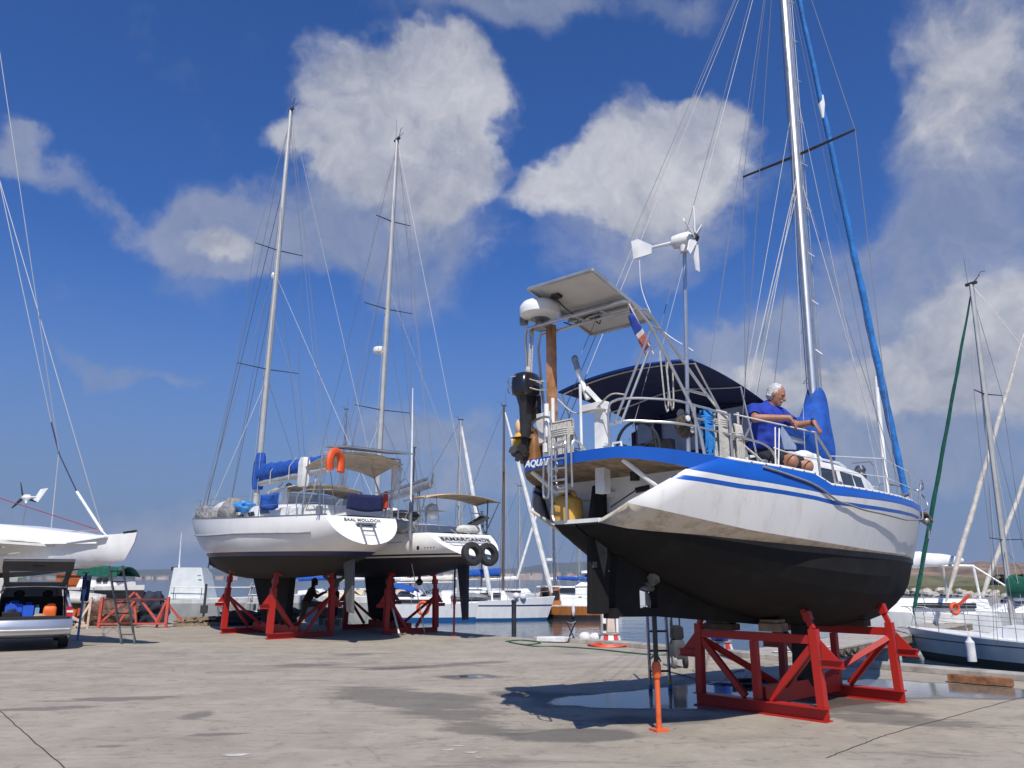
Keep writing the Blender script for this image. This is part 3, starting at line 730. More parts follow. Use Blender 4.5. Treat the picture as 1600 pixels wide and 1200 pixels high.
mb = MB(); mb.prism([g + V3((.4, -.1, .01)), g + V3((1.25, -.05, .01)), g + V3((1.3, .3, .01)), g + V3((.5, .35, .01))], (0, 0, .06)); tag(mb.build('tarpaulin', FW, None, bevel=.02), 'crumpled white sheet under the white fenders', 'sheet')
# ================================================================ the near yacht (blue and white, chine hull)
MY = thing('sailing_yacht', 'large white sailing yacht with blue stripes, solar panel and wind generator over its open stern', 'sailboat',
           (3.04, 10.15, 0), heading(0.74, 0.672), 'yachts propped up on the quay')
def P(L, s, z): return (L, -s, z)
GX = [-3.3,-2.75,-2.16,-1.5,-.8,0,1,2,3,4,5,5.6,5.92]
GB = [.72,1.12,1.31,1.40,1.43,1.42,1.34,1.20,.99,.70,.35,.13,.02]
def gb(L): return interp(L, GX, GB)
def gz(L): return interp(L, [-3.3,-2.75,-2.16,-.82,-.5,.75,3,5.92], [2.85,2.80,2.745,2.72,2.625,2.65,2.70,2.785])
def stem(z): return 5.28 + (z - 1.93) * 0.64 / 0.85
HW = stained('yacht_topside_white', (0.74, 0.74, 0.72), (.50, .44, .35), .33, .42, 7, .5)
HB = mat('yacht_blue_band', (0.009, 0.085, 0.40), 0.3, var=0.12, scale=3, streak=(.012, .075, .30))
HT = stained('yacht_lower_white', (0.60, 0.55, 0.47), (.24, .17, .10), .5, .75, 4, 2.0, .46, .66)
HK = mat('antifouling_black', (0.013, 0.013, 0.0135), 0.75, var=0.3, scale=2.5, bump=0.15, bscale=25, streak=(0.028, 0.027, 0.025), spec=.10)
HG = mat('boot_grey', (0.05, 0.05, 0.052), 0.6, var=0.2, spec=.2)
def make_hull():
    N = 44
    def band(L): return interp(L, [-2.7,-2.2,-.82,-.5,1.5,5.9], [.16,.165,.19,.105,.085,.09])
    def gap(L): return interp(L, [-2.7,-.8,-.45,1.5,5.9], [.055,.045,.06,.085,.07])
    ch_b = lambda L: interp(L, [-3.2,-2.6,-1.9,-1,0,1,2,3,4,4.9,5.32], [.68,.98,1.2,1.29,1.27,1.17,1.0,.77,.47,.14,.014])
    ch_z = lambda L: interp(L, [-3.2,-2.6,-1.9,-1,0,1,2,5.3], [2.32,2.2,2.09,2.03,1.985,1.955,1.95,1.945])
    wl_b = lambda L: interp(L, [-3.22,-2.9,-2.3,-1.6,-.6,0,1,2,3,4,4.9,5.29], [.30,.50,.82,1.05,1.19,1.215,1.13,.965,.74,.45,.13,.012])
    wl_z = lambda L: interp(L, [-3.22,-2.9,-2.3,-1.6,-.6,.3,2,5.3], [2.155,2.09,2.05,2.0,1.965,1.94,1.93,1.925])
    zk = lambda L: interp(L, [-3.2,-2.9,-2.4,-2,-1,0,1,2,3.23,4,4.58,5.0,5.25], [2.14,1.97,1.76,1.6,1.3,1.12,1.01,.955,.99,1.19,1.49,1.75,1.91])
    def rows(side):
        out_ = []
        def row(zf, bf, L0, zmid):
            Lb = stem(zmid); r = []
            for i in range(N + 1):
                t = i / N; t = t ** 0.92
                L = L0 + (Lb - L0) * t
                r.append(P(L, side * bf(L, t), zf(L)))
            return r
        fl = lambda L, t, k: lerp(gb(L + (5.92 - 5.92)), ch_b(L), k)
        def side_row(zf, L0, zbow):
            def bf(L, t):
                z = zf(L); k = np.clip((gz(L) - z) / max(gz(L) - ch_z(min(L, 5.3)), .05), 0, 1)
                Ld = L + (5.92 - stem(zbow)) * t ** 3
                return lerp(gb(Ld), ch_b(min(5.32, L - (stem(zbow) - 5.32) * t ** 3)), k) + 0.035 * math.sin(math.pi * k) * (1 - t)
            return row(zf, bf, L0, zbow)
        z0 = gz; z1 = lambda L: gz(L) - band(L); z2 = lambda L: z1(L) - gap(L); z3 = lambda L: z2(L) - .045
        cut = lambda z: -3.2 + (z - 2.32) * .57 / .43
        def st(zf):                                   # where this row meets the diagonal cut of the stern
            L = -2.8
            for _ in range(20): L = .5 * L + .5 * cut(zf(L))
            return L
        out_.append(side_row(z0, -2.42, 2.785)); out_.append(side_row(z1, st(z1), 2.695)); out_.append(side_row(z2, st(z2), 2.625)); out_.append(side_row(z3, st(z3), 2.58))
        zmid = lambda L: lerp(z3(L), ch_z(L), .5)
        out_.append(side_row(zmid, st(zmid), 2.27))
        out_.append(row(ch_z, lambda L, t: ch_b(L), -3.2, 1.945))
        out_.append(row(lambda L: lerp(ch_z(L), wl_z(L), .5), lambda L, t: lerp(ch_b(L), wl_b(L), .46), -3.21, 1.935))
        out_.append(row(wl_z, lambda L, t: wl_b(L), -3.22, 1.925))
        zb = lambda L: wl_z(L) - .075 * np.clip((L + 2.6) / 1.6, 0, 1)
        out_.append(row(zb, lambda L, t: wl_b(L) * (1 - .02 * min(1, (L + 3.3))) , -3.22, 1.90))
        for f, hb in ((.25, .97), (.5, .90), (.72, .77), (.88, .56), (.97, .28)):
            out_.append(row(lambda L, f=f: lerp(zb(L), zk(L), f), lambda L, t, hb=hb: wl_b(L) * lerp(hb, hb ** 1.6, max(t, np.clip((-.8 - L) / 1.6, 0, 1))), -3.22, lerp(1.9, 1.915, f)))
        out_.append(row(zk, lambda L, t: 0.02, -3.22, 1.91))
        return out_
    mb = MB(); msel = [1, 0, 1, 0, 0, 2, 2, 4] + [3] * 6
    for side in (1, -1):
        rw = rows(side); n = len(rw[0]); o = len(mb.v)
        mb.v += [tuple(float(c) for c in p) for r in rw for p in r]
        for a in range(len(rw) - 1):
            for i in range(n - 1):
                f = (o + a*n + i, o + a*n + i + 1, o + (a+1)*n + i + 1, o + (a+1)*n + i)
                mb.f.append(f if side > 0 else f[::-1]); mb.m.append(msel[a]); mb.s.append(True)
    return mb.build('hull', [HW, HB, HT, HK, HG], MY, sharp=16, solid=0.03)
make_hull()
# deck and coachroof
mb = MB()
Ls = np.linspace(-2.45, 5.85, 34)
mb.loft([[P(L, s * (gb(L) - .02), gz(L) - .045 + .05 * (1 - s * s)) for s in np.linspace(-1, 1, 9)] for L in Ls], open_ring=True)
mb.build('deck', DECKW, MY)
mb = MB()
for side in (1, -1):
    mb.tube([P(L, side * (gb(L) - .03), gz(L) + .012) for L in np.linspace(-2.3, 5.7, 40)], .028, 6)
mb.build('toe_rail', WHITE2, MY)
mb = MB()                                              # bolts and fairleads along the rail
for L in np.arange(-2.0, 5.4, .23):
    mb.box(P(L, gb(L) - .004, gz(L) + .012), (.018, .02, .018))
for L in (-1.75, -.2, 2.4, 4.9):
    mb.ball(P(L, gb(L) - .03, gz(L) + .05), (.06, .025, .025), 8, 5)
mb.build('rail_fittings', DALU, MY)
# aft platform with rounded corners (blue edge, planked underside)
def plat():
    ol = [(-2.05, 1.24), (-2.3, 1.245), (-2.55, 1.18), (-2.85, 1.06), (-3.03, .95), (-3.2, .80), (-3.29, .66), (-3.33, .45), (-3.35, 0)]
    ol = ol + [(a, -b) for a, b in ol[-2::-1]]
    mb = MB()
    top = [P(a, b, gz(a) + .012) for a, b in ol]
    bot = [P(a, b * .985, gz(a) - interp(a, [-3.3, -2.4], [.10, .17])) for a, b in ol]
    n = len(ol)
    mb.add(top + bot, [(i, n+i, n+i+1, i+1) for i in range(n-1)], 0, True)
    mb.add(top, [tuple(range(n))], 2)
    mb.add(bot, [tuple(range(n))[::-1]], 1)
    return mb.build('aft_platform', [HB, OLDWOOD, DECKW], MY)
ap = plat()
text('name_lettering', 'AQUAREL', .098, WHITE, MY, P(-3.352, -.37, 2.802), [(-.12, 0, -1), (-.99, 0, .02), (0, 1, 0)] and np.array([(0.14, 0, -.99), (-.99, 0, -.14), (0, 1, 0)]), .003, .25, .003)
# transom wall, scoop floor, struts
mb = MB()
mb.prism([P(-2.70, -1.05, 2.70), P(-2.70, 1.05, 2.70), P(-2.70, .88, 2.24), P(-2.70, .5, 2.0), P(-2.70, -.5, 2.0), P(-2.70, -.88, 2.24)], (.03, 0, 0))
mb.prism([P(-2.75, -.85, 2.5), P(-2.75, .1, 2.5), P(-2.75, .1, 2.44), P(-2.75, -.85, 2.44)], (.045, 0, 0))
mb.build('transom', mat('transom_grey_white', (0.76, 0.74, 0.71), 0.5, var=.06, scale=3, streak=(.64, .61, .56)), MY)
mb = MB()
mb.prism([P(-3.22, -.31, 2.15), P(-3.22, .31, 2.15), P(-2.70, .72, 2.10), P(-2.70, -.72, 2.10)], (0, 0, .04))
mb.build('stern_step', WHITE2, MY)
mb = MB()
mb.tube([P(-3.27, -.60, 2.74), P(-2.75, -.22, 2.2)], .026, 8); mb.build('strut', WHITE2, MY)
mb = MB(); mb.tube([P(-3.22, .64, 2.74), P(-2.82, .86, 2.40)], .026, 8)
mb.build('strut', WHITE2, MY)
mb = MB()                                                # fittings inside the stern
mb.lathe([(.05, 0), (.05, .1)], P(-2.80, .45, 2.58), n=10); mb.tube([P(-2.78, .62, 2.5), P(-2.86, .5, 2.47)], .03, 8); mb.tube([P(-2.9, .2, 2.32), P(-2.8, .5, 2.5)], .008, 5)
mb.tube([P(-2.78, .86, 2.40), P(-2.78, .62, 2.42)], .008, 5, m=1); mb.ball(P(-2.77, .87, 2.41), .03, 8, 6); mb.ball(P(-2.76, .62, 2.42), .025, 8, 6)
mb.build('steering_fittings', [BLACK, DALU], MY)
# rudder, skeg with propeller aperture, fin
mb = MB()
mb.prism([P(-3.06, -.03, 1.255), P(-2.775, -.03, 1.245), P(-2.745, -.03, 1.95), P(-2.76, -.03, 2.56), P(-2.93, -.03, 2.56), P(-3.03, -.03, 2.1)], (0, -.06, 0))
mb.build('rudder', HK, MY, bevel=.012)
mb = MB()
mb.prism([P(-2.98, -.037, 2.02), P(-2.80, -.037, 2.02), P(-2.79, -.037, 1.82), P(-2.85, -.037, 1.62)], (0, -.074, 0)); mb.box(P(-2.99, 0, 1.74), (.06, .08, .06))
mb.build('rudder_fitting', mat('weathered_bronze', (.10, .105, .10), .6, .3, var=.3), MY)
mb = MB()
for pl in ([(-2.70, 1.215), (-2.30, 1.205), (-2.30, 1.9), (-2.62, 1.9), (-2.70, 1.5)], [(-2.30, 1.205), (-2.0, 1.20), (-2.0, 1.29), (-2.30, 1.29)],
           [(-2.30, 1.56), (-2.0, 1.56), (-2.0, 1.9), (-2.30, 1.9)], [(-2.0, 1.20), (.2, 1.03), (.2, 1.5), (-2.0, 1.9)]):
    mb.prism([P(a, -.055, b) for a, b in pl], (0, -.11, 0))
mb.box(P(-2.715, 0, 1.25), (.10, .13, .1))
mb.build('skeg', HK, MY)
mb = MB()
hub = V3(P(-2.13, 0, 1.50)); mb.lathe([(.015, -.10), (.04, -.03), (.045, .08), (.03, .16)], hub, (1, 0, 0), 10)
for k in range(3):
    a = math.radians(20 + 120 * k); dr = V3((0, math.cos(a), math.sin(a))); tg = V3((.55, -math.sin(a) * .8, math.cos(a) * .8))
    pts = [hub + dr * r + tg * w for r, w in ((.03, -.02), (.10, -.065), (.17, -.07), (.215, -.02), (.215, .03), (.17, .075), (.10, .06), (.03, .02))]
    mb.prism(pts, unit(np.cross(dr, tg)) * .014)
mb.build('propeller', mat('propeller_bronze', (.12, .13, .13), .5, .4, var=.3, scale=12), MY)
mb = MB()
mb.loft([[P(a + (1.3 - a) * 0 + dx, s * w, z) for dx, s, w in [(0, 0, 0), (.12, 1, .06), (.3, 1, .075), (.5, 1, .04), (.6, 0, 0), (.5, -1, .04), (.3, -1, .075), (.12, -1, .06)]] for a, z in ((.95, 1.1), (.93, .75), (.90, .5), (1.0, .28), (1.08, .2))])
mb.build('keel', HK, MY)
# cabin
CW = mat('cabin_white', (0.74, 0.74, 0.71), 0.4, var=.06, scale=4)
def cab_half(L): return interp(L, [-.75, 0, 1, 2, 2.7, 3.3], [.98, .97, .93, .80, .62, .48])
def cab_top(L): return interp(L, [-.75, 0, 1, 2, 2.5, 3.05, 3.35], [3.04, 3.06, 3.07, 3.06, 3.02, 2.86, 2.70])
mb = MB()
rings = []
for L in np.linspace(-.75, 3.35, 18):
    h, zt, zd = cab_half(L), cab_top(L), gz(L) - .06
    prof = [(h, zd), (h - .015, lerp(zd, zt, .4)), (h - .05, lerp(zd, zt, .86)), (h - .10, zt), (h - .24, zt + .045), (h * .4, zt + .10), (0, zt + .115)]
    rings.append([P(L, s, z) for s, z in prof] + [P(L, -s, z) for s, z in prof[-2::-1]])
mb.loft(rings, cap=True)
mb.build('cabin', CW, MY, sharp=50)
def cabwin(L0, L1, rake, lo=.28, hi=.80, side=1):
    mb = MB()
    def q(L, f):
        h, zt, zd = cab_half(L), cab_top(L), gz(L) - .06
        return P(L, side * (interp(f, [0, .4, .86], [h, h - .015, h - .05]) + .006), lerp(zd, zt, f))
    mb.prism([q(L0 + rake, hi), q(L1 + rake * .8, hi), q(L1, lo), q(L0, lo)], (0, -side * .008, 0))
    return mb.build('window', GLASS, MY)
for a in ((-.42, -.12, 0, .42, .86), (.32, .78, .0), (.95, 1.38, -.02), (1.52, 1.85, -.1)):
    for sd_ in (1, -1): cabwin(*a, side=sd_)
mb = MB()
for s in (.55, -.55):
    mb.tube([P(-.2, s, 3.17), P(0, s, 3.2), P(1.8, s * .9, 3.21), P(2.0, s * .9, 3.16)], .016, 6)
mb.build('handrail', WHITE2, MY)
mb = MB()                                               # liferaft canister, vents and bundled gear on the roof
mb.lathe([(.02, -.3), (.17, -.28), (.19, 0), (.17, .28), (.02, .3)], P(.35, .12, 3.27), (0, 1, 0), 14)
mb.ball(P(1.1, .42, 3.2), (.26, .13, .09), 12, 7); mb.ball(P(.75, .5, 3.2), (.2, .12, .08), 12, 7)
mb.build('liferaft_canister', WHITE2, MY)
mb = MB(); mb.lathe([(.07, 0), (.085, .06), (.06, .1), (.085, .14), (.05, .2)], P(2.35, .55, 3.02), n=14); mb.build('roof_winch', mat('winch_grey', (.12, .13, .15), .35, .6), MY)
mb = MB(); mb.lathe([(.07, -.09), (.09, 0), (.07, .09)], P(2.62, .40, 3.07), (0.5, -1, 0), 14); mb.build('deck_fan', NAVY, MY)
# cockpit: wheel, coamings, seat, lockers
mb = MB()
mb.prism([P(-2.1, 1.0, 2.72), P(-.75, 1.02, 2.72), P(-.75, .98, 2.98), P(-1.0, .96, 2.98), P(-2.1, .95, 2.86)], (0, .2, 0))
mb.prism([P(-2.1, -1.0, 2.72), P(-.75, -1.02, 2.72), P(-.75, -.98, 2.98), P(-1.0, -.96, 2.98), P(-2.1, -.95, 2.86)], (0, -.2, 0))
mb.build('coaming', CW, MY)
mb = MB(); mb.box(P(-1.25, .935, 2.83), (.42, .30, .13)); mb.build('locker_opening', BLACK, MY)
def wheel(): 
    c = V3(P(-2.35, .15, 3.0)); w = MB(); n = 28
    ax = unit(V3((1, .0, .12))); _, a, b = frame(ax)
    w.tube([c + .30 * (math.cos(2*math.pi*i/n) * a + math.sin(2*math.pi*i/n) * b) for i in range(n)], .018, 8, closed=True)
    for k in range(5):
        t = 2 * math.pi * k / 5 + .3; w.tube([c, c + .30 * (math.cos(t) * a + math.sin(t) * b)], .009, 6)
    w.lathe([(.05, -.03), (.05, .03)], c, ax, 10)
    w.build('steering_wheel', mat('wheel_dark', (.05, .05, .055), .35, .4), MY)
wheel()
mb = MB(); mb.box(P(-2.2, .15, 2.92), (.14, .16, .3)); mb.box(P(-2.2, .42, 3.02), (.12, .16, .13)); mb.tube([P(-2.15, .28, 2.8), P(-2.15, .2, 3.32), P(-2.1, .05, 3.36)], .018, 6)
mb.build('compass_pedestal', BLACK, MY)
mb = MB()
for (L, s) in ((-3.22, .58), (-3.2, .42), (-1.95, 1.2), (-1.6, 1.22), (-3.1, -.55)):
    mb.tube([P(L, s - .06, gz(L)), P(L, s - .05, gz(L) + .07), P(L, s + .05, gz(L) + .07), P(L, s + .06, gz(L))], .012, 6)
mb.build('cleat', WHITE2, MY)
# rails
mb = MB()
rail = lambda L, h, ins=.06: P(L, gb(L) - ins, gz(L) + h)
cor = [P(-3.24, .50, 2.85), P(-3.24, .50, 3.26), P(-3.2, .56, 3.35), P(-3.14, .68, 3.36), P(-3.02, .82, 3.355), P(-2.8, 1.02, 3.33), P(-2.5, 1.13, 3.285), P(-2.2, 1.22, 3.24)]
mb.tube(smooth_path(cor, 5), .0125, 8)
low = [P(-3.24, .50, 3.10), P(-3.16, .66, 3.13), P(-3.02, .82, 3.12), P(-2.8, 1.02, 3.10), P(-2.5, 1.13, 3.07), P(-2.1, 1.25, 3.02), P(-1.72, 1.31, 2.985), P(-1.55, 1.33, 2.9), P(-1.47, 1.34, 2.74)]
mb.tube(smooth_path(low, 5), .0125, 8)
for L in (-2.62, -2.2): mb.tube([rail(L, 0), rail(L, .5)], .014, 8)
prt = [P(-3.0, -.86, 2.83), P(-3.0, -.86, 3.25), P(-3.05, -.82, 3.32), P(-3.16, -.62, 3.34), P(-3.2, -.42, 3.33), P(-3.2, -.36, 3.25), P(-3.2, -.36, 2.85)]
mb.tube(smooth_path(prt, 5), .015, 8); mb.tube([P(-3.0, -.86, 3.05), P(-3.2, -.36, 3.08)], .013, 8)
pl_ = [P(-3.0, -.86, 3.3), P(-2.4, -1.2, 3.26), P(-1.6, -1.35, 3.2)]; mb.tube(pl_, .015, 8); mb.tube([P(-1.6, -1.35, 3.2), P(-1.5, -1.36, 2.74)], .015, 8)
mb.build('pushpit_rail', STEEL, MY)
mb = MB()
top = [P(-3.05, -.80, 3.0), P(-3.17, -.80, 4.34), P(-3.2, -.74, 4.43), P(-3.2, 0, 4.40), P(-3.22, .72, 4.36), P(-3.2, .83, 4.33), P(-3.02, .90, 4.12), P(-2.66, 1.09, 3.30), P(-2.56, 1.12, 2.98), P(-2.53, 1.13, 2.79)]
mb.tube(top, .0165, 8)
top2 = [P(-2.75, -.86, 3.0), P(-2.94, -.82, 4.26), P(-2.98, -.74, 4.40), P(-2.98, 0, 4.375), P(-3.0, .72, 4.335), P(-2.98, .84, 4.3), P(-2.35, 1.05, 3.5), P(-1.95, 1.22, 3.0), P(-1.9, 1.24, 2.76)]
mb.tube(top2, .0165, 8)
mb.tube([P(-3.02, .9, 4.1), P(-2.83, .90, 4.1)], .016, 8); mb.tube([P(-2.73, 1.05, 3.46), P(-2.33, 1.06, 3.46)], .016, 8); mb.tube([P(-2.62, 1.1, 3.16), P(-2.08, 1.17, 3.16)], .016, 8)
for s in (-.55, 0, .35): mb.tube([P(-3.2, s, 4.405 - s*.05), P(-2.98, s, 4.38 - s*.05)], .012, 6)
mb.tube([P(-2.96, .82, 3.86), P(-3.2, .62, 3.1)], .014, 8); mb.tube([P(-3.02, .9, 4.05), P(-3.22, .56, 3.12)], .014, 8)
mb.build('stern_arch', STEEL, MY)
# solar panel on the arch
def solar(a, b, c, d, frame_m, back_m, cell_m, parent, thick=.035):
    A, B_, C_, D_ = map(V3, (a, b, c, d)); nrm = unit(np.cross(B_ - A, D_ - A)); nrm = nrm if nrm[2] > 0 else -nrm
    root = MB(); root.prism([A, B_, C_, D_], nrm * .006); o = root.build('solar_panel', back_m, parent)
    f = MB()
    for p, q in ((A, B_), (B_, C_), (C_, D_), (D_, A)): f.beam(p - nrm * .012, q - nrm * .012, .03, thick, nrm)
    f.build('frame', frame_m, o)
    g = MB(); g.prism([lerp(A, C_, .03) + nrm * .012, lerp(B_, D_, .03) + nrm * .012, lerp(C_, A, .03) + nrm * .012, lerp(D_, B_, .03) + nrm * .012], nrm * .004); g.build('cells', cell_m, o)
    return o, nrm
SCELL = mat('solar_cells', (.010, .014, .045), .15)
SBACK = mat('panel_back_sheet', (.60, .58, .55), .55, var=.05, scale=5)
sA, sB, sC, sD = P(-3.30, -.60, 4.87), P(-3.60, .66, 4.64), P(-2.66, .66, 4.33), P(-2.22, -.60, 4.55)
so_, sn = solar(sA, sB, sC, sD, mat('panel_frame', (.50, .52, .53), .4, .6), SBACK, SCELL, MY)
jb = MB(); A_, B2, C2, D2 = map(V3, (sA, sB, sC, sD))
def onp(u, v, h=-.02): return lerp(lerp(A_, B2, u), lerp(D2, C2, u), v) + sn * h
jb.beam(onp(.18, .22), onp(.30, .22), .07, .03, sn); jb.beam(onp(.30, .72), onp(.42, .72), .07, .03, sn)
jb.tube(smooth_path([onp(.2, .22), onp(.22, .4, -.06), onp(.3, .55, -.12), onp(.2, .6, -.16), onp(.1, .52, -.15)], 5), .008, 5)
jb.tube(smooth_path([onp(.34, .72), onp(.45, .75, -.1), onp(.5, .68, -.06), onp(.42, .62, -.05), onp(.25, .62, -.12)], 5), .008, 5)
jb.build('junction_box', BLACK, so_)
jb = MB(); jb.beam(onp(.0, .52, -.05), onp(1, .52, -.05), .035, .03, sn); jb.beam(onp(.0, .64, -.05), onp(.95, .64, -.05), .03, .03, sn)
jb.build('support_bar', DALU, so_)
# radar dome
mb = MB(); mb.lathe([(.02, -.09), (.19, -.085), (.235, -.05), (.24, 0), (.235, .05), (.20, .095), (.12, .118), (.02, .125)], P(-3.12, -.60, 4.63), n=28); rd = mb.build('radar_dome', WHITE, MY)
mb = MB(); mb.lathe([(.07, 0), (.05, .08), (.12, .12)], P(-3.1, -.62, 4.42), n=14); mb.box(P(-3.1, -.6, 4.43), (.2, .22, .015)); mb.build('mount', DALU, rd)
mb = MB(); mb.lathe([(.052, 0), (.052, .12), (.03, .16), (.06, .19)], P(-3.19, -.80, 4.50), n=12); mb.build('antenna_can', mat('antenna_grey', (.2, .2, .2), .4, .3), MY)
mb = MB(); mb.beam(P(-3.02, -.52, 2.86), P(-3.02, -.52, 4.46), .085, .085, (1, 0, 0)); mb.build('wooden_post', mat('post_oak', (.42, .20, .09), .5, var=.3, scale=6), MY)
mb = MB(); mb.beam(P(-3.09, -.51, 2.86), P(-3.09, -.51, 3.42), .07, .05, (1, 0, 0)); mb.box(P(-3.08, -.60, 3.25), (.03, .2, .34)); mb.lathe([(.035, 0), (.035, .16), (.02, .2)], P(-3.14, -.47, 3.12), n=10)
mb.lathe([(.042, 0), (.042, .10)], P(-3.14, -.5, 2.95), n=10); mb.tube([P(-3.13, -.50, 2.95), P(-3.13, -.50, 3.5)], .03, 10); mb.tube([P(-3.13, -.40, 3.06), P(-3.13, -.40, 3.55)], .022, 10); mb.lathe([(.045, 0), (.05, .08), (.045, .28), (.02, .3)], P(-3.15, -.40, 2.98), n=12)
mb.build('outboard_bracket', WHITE2, MY)
# davit post with winch drum on the stern
mb = MB(); mb.beam(P(-3.04, .22, 2.45), P(-3.02, .22, 3.42), .10, .12, (0, 1, 0)); mb.box(P(-3.06, .17, 3.36), (.16, .26, .07)); mb.beam(P(-3.0, .30, 3.30), P(-3.12, .10, 3.58), .05, .05)
mb.tube([P(-3.1, .10, 3.46), P(-3.12, -.02, 3.80)], .03, 8); mb.tube([P(-3.22, .10, 2.86), P(-3.22, .10, 3.6)], .015, 8)
mb.build('davit_post', WHITE2, MY)
mb = MB(); mb.tube([P(-3.12, -.02, 3.80), P(-3.12, -.05, 3.9)], .034, 8); mb.ball(P(-3.12, -.06, 3.93), (.04, .04, .05), 8, 6); mb.build('davit_head', DALU, MY)
# boarding ladder (folded, tubes)
mb = MB()
y0, y1 = -.14, .06
for (dx, zt, zb, a, b) in ((-3.42, 2.92, 2.16, y0, y1), (-3.39, 2.98, 2.50, y0 + .03, y1 - .03)):
    mb.tube(smooth_path([P(dx, a, zb + .06), P(dx, a, zt - .05), P(dx + .02, a + .03, zt), P(dx + .02, b - .03, zt), P(dx, b, zt - .05), P(dx, b, zb + .06), P(dx, b - .04, zb), P(dx, a + .04, zb), P(dx, a, zb + .06)], 4), .013, 7)
for z in (2.46, 2.58, 2.70, 2.80): mb.tube([P(-3.42, y0, z), P(-3.42, y1, z)], .012, 7)
mb.tube(smooth_path([P(-3.36, .09, 2.5), P(-3.37, .10, 2.92), P(-3.30, .12, 2.98), P(-3.2, .14, 2.88)], 4), .012, 7)
mb.tube(smooth_path([P(-3.38, -.30, 2.82), P(-3.39, -.30, 2.46), P(-3.39, -.26, 2.42), P(-3.39, -.22, 2.46), P(-3.38, -.22, 2.82)], 4), .012, 7)
mb.build('boarding_ladder', STEEL, MY)
mb = MB()
cc = V3(P(-3.38, -.17, 2.72))
mb.tube([cc + .07 * V3((0, math.cos(t), math.sin(t))) * V3((1, 1, 1.3)) for t in np.linspace(0, 2*math.pi, 18, endpoint=False)], .012, 6, closed=True); mb.box(cc + V3((0, .02, -.03)), (.01, .06, .12))
mb.build('folding_step', STEEL, MY)
# bimini and sprayhood
def bim(u, v):
    L = lerp(-2.42, -.55, u); w = lerp(.98, .95, u); s = lerp(-w, w, v); q = abs(2 * v - 1)
    return P(L, s, 3.92 - .09 * q ** 2.2 - .34 * u ** 1.8 - .02 * math.sin(9 * v) * math.sin(3.1 * u))
mb = MB(); mb.grid(bim, 14, 18); mb.build('bimini', NAVY, MY, solid=.012)
mb = MB(); mb.tube([V3(bim(0, v)) + V3((-.01, 0, .004)) for v in np.linspace(0, 1, 19)], .014, 6); mb.build('bimini_hem', BLUE, MY)
mb = MB()
for u in (0.02, .5, .98):
    pts = [V3(bim(u, v)) - V3((0, 0, .02)) for v in np.linspace(0, 1, 13)]
    mb.tube(pts, .011, 6)
for s in (1, -1):
    for u in (.02, .5, .98):
        mb.tube([V3(bim(u, .5 + .5 * s)) - V3((0, 0, .02)), P(-1.75 + u * .5, s * 1.12, 2.82)], .011, 6)
mb.build('bimini_frame', STEEL, MY)
def hood(u, v):
    q = abs(2*v-1); L = lerp(-1.0, -.28, u); s = lerp(-.98, .98, v)
    return P(L, s * lerp(1, .96, u), lerp(3.68, 3.22, u ** 1.3) - .12 * q ** 3 * (1 - u) - .05 * q * q)
mb = MB(); mb.grid(hood, 8, 14); mb.build('sprayhood', NAVY, MY, solid=.01)
for s in (1, -1):
    mb = MB(); e = 0.5 + .5 * s
    pts = [V3(hood(u, e)) for u in np.linspace(0, 1, 7)]
    mb.prism([p + V3((0, 0, 0)) for p in pts] + [P(-.28, s * .94, 3.10), P(-1.0, s * .98, 3.02)], (0, .004, 0)); mb.build('hood_window', mat('vinyl_pane', (.35, .42, .55), .08, var=.1, spec=.6), MY)
    mb = MB(); mb.beam(P(-1.0, s * .99, 3.0), pts[0] + V3((0, -s*.008, 0)), .05, .02, (1, 0, 0)); mb.beam(P(-1.0, s*.985, 3.035), P(-.28, s*.945, 3.11), .06, .016); mb.build('hood_trim', NAVY, MY)
mb = MB()                                             # front screen of the cockpit seen through the frame
mb.prism([P(-1.02, -.9, 3.12), P(-1.02, .9, 3.12), P(-1.02, .9, 3.6), P(-1.02, -.9, 3.6)], (.004, 0, 0)); mb.build('screen_pane', mat('smoky_vinyl', (.30, .32, .42), .1, var=.1), MY)
mb = MB(); mb.beam(P(-1.04, -.55, 3.1), P(-1.04, -.55, 3.7), .10, .02, (1, 0, 0)); mb.beam(P(-1.04, .1, 3.62), P(-1.04, .55, 3.1), .035, .02, (1, 0, 0)); mb.beam(P(-1.04, -.9, 3.12), P(-1.04, .9, 3.12), .06, .025, (1, 0, 0)); mb.beam(P(-1.05, .72, 3.5), P(-1.05, .3, 3.1), .02, .015, (1, 0, 0)); mb.build('screen_trim', NAVY, MY)
# mast: aluminium extrusion with steps, spreaders
mv = unit(V3((.052, 0, 1))); m0 = V3(P(2.22, 0, 3.1)); MTOP = 11.2
def mp(h): return m0 + mv * h
mb = MB()
rg = []
for h in (0, 3, 7, MTOP):
    c = mp(h); rg.append([c + V3((.115 * math.cos(t), .075 * math.sin(t), 0)) for t in np.linspace(0, 2*math.pi, 16, endpoint=False)])
mb.loft(rg); mast = mb.build('mast', ALU, MY)
mb = MB()
for dx in (-.12,): mb.beam(mp(0) + V3((dx, 0, 0)), mp(MTOP) + V3((dx, 0, 0)), .03, .03, (1, 0, 0))
for s in (.045, -.045): mb.tube([mp(.2) + V3((-.06, s * 1.9, 0)), mp(MTOP) + V3((-.06, s * 1.9, 0))], .008, 5)
mb.tube([mp(.2) + V3((.10, -.075, 0)), mp(MTOP) + V3((.10, -.075, 0))], .008, 5)
mb.build('sail_track', DALU, mast)
mb = MB()
for i, h in enumerate(np.arange(1.5, MTOP, .42)):
    s = 1 if i % 2 else -1; y = -s * .075
    mb.tube([mp(h) + V3((0, y, .10)), mp(h) + V3((0, y - s * .10, 0)), mp(h) + V3((0, y, -.01))], .006, 5)
mb.build('mast_steps', STEEL, mast)
sp = mp(5.55)
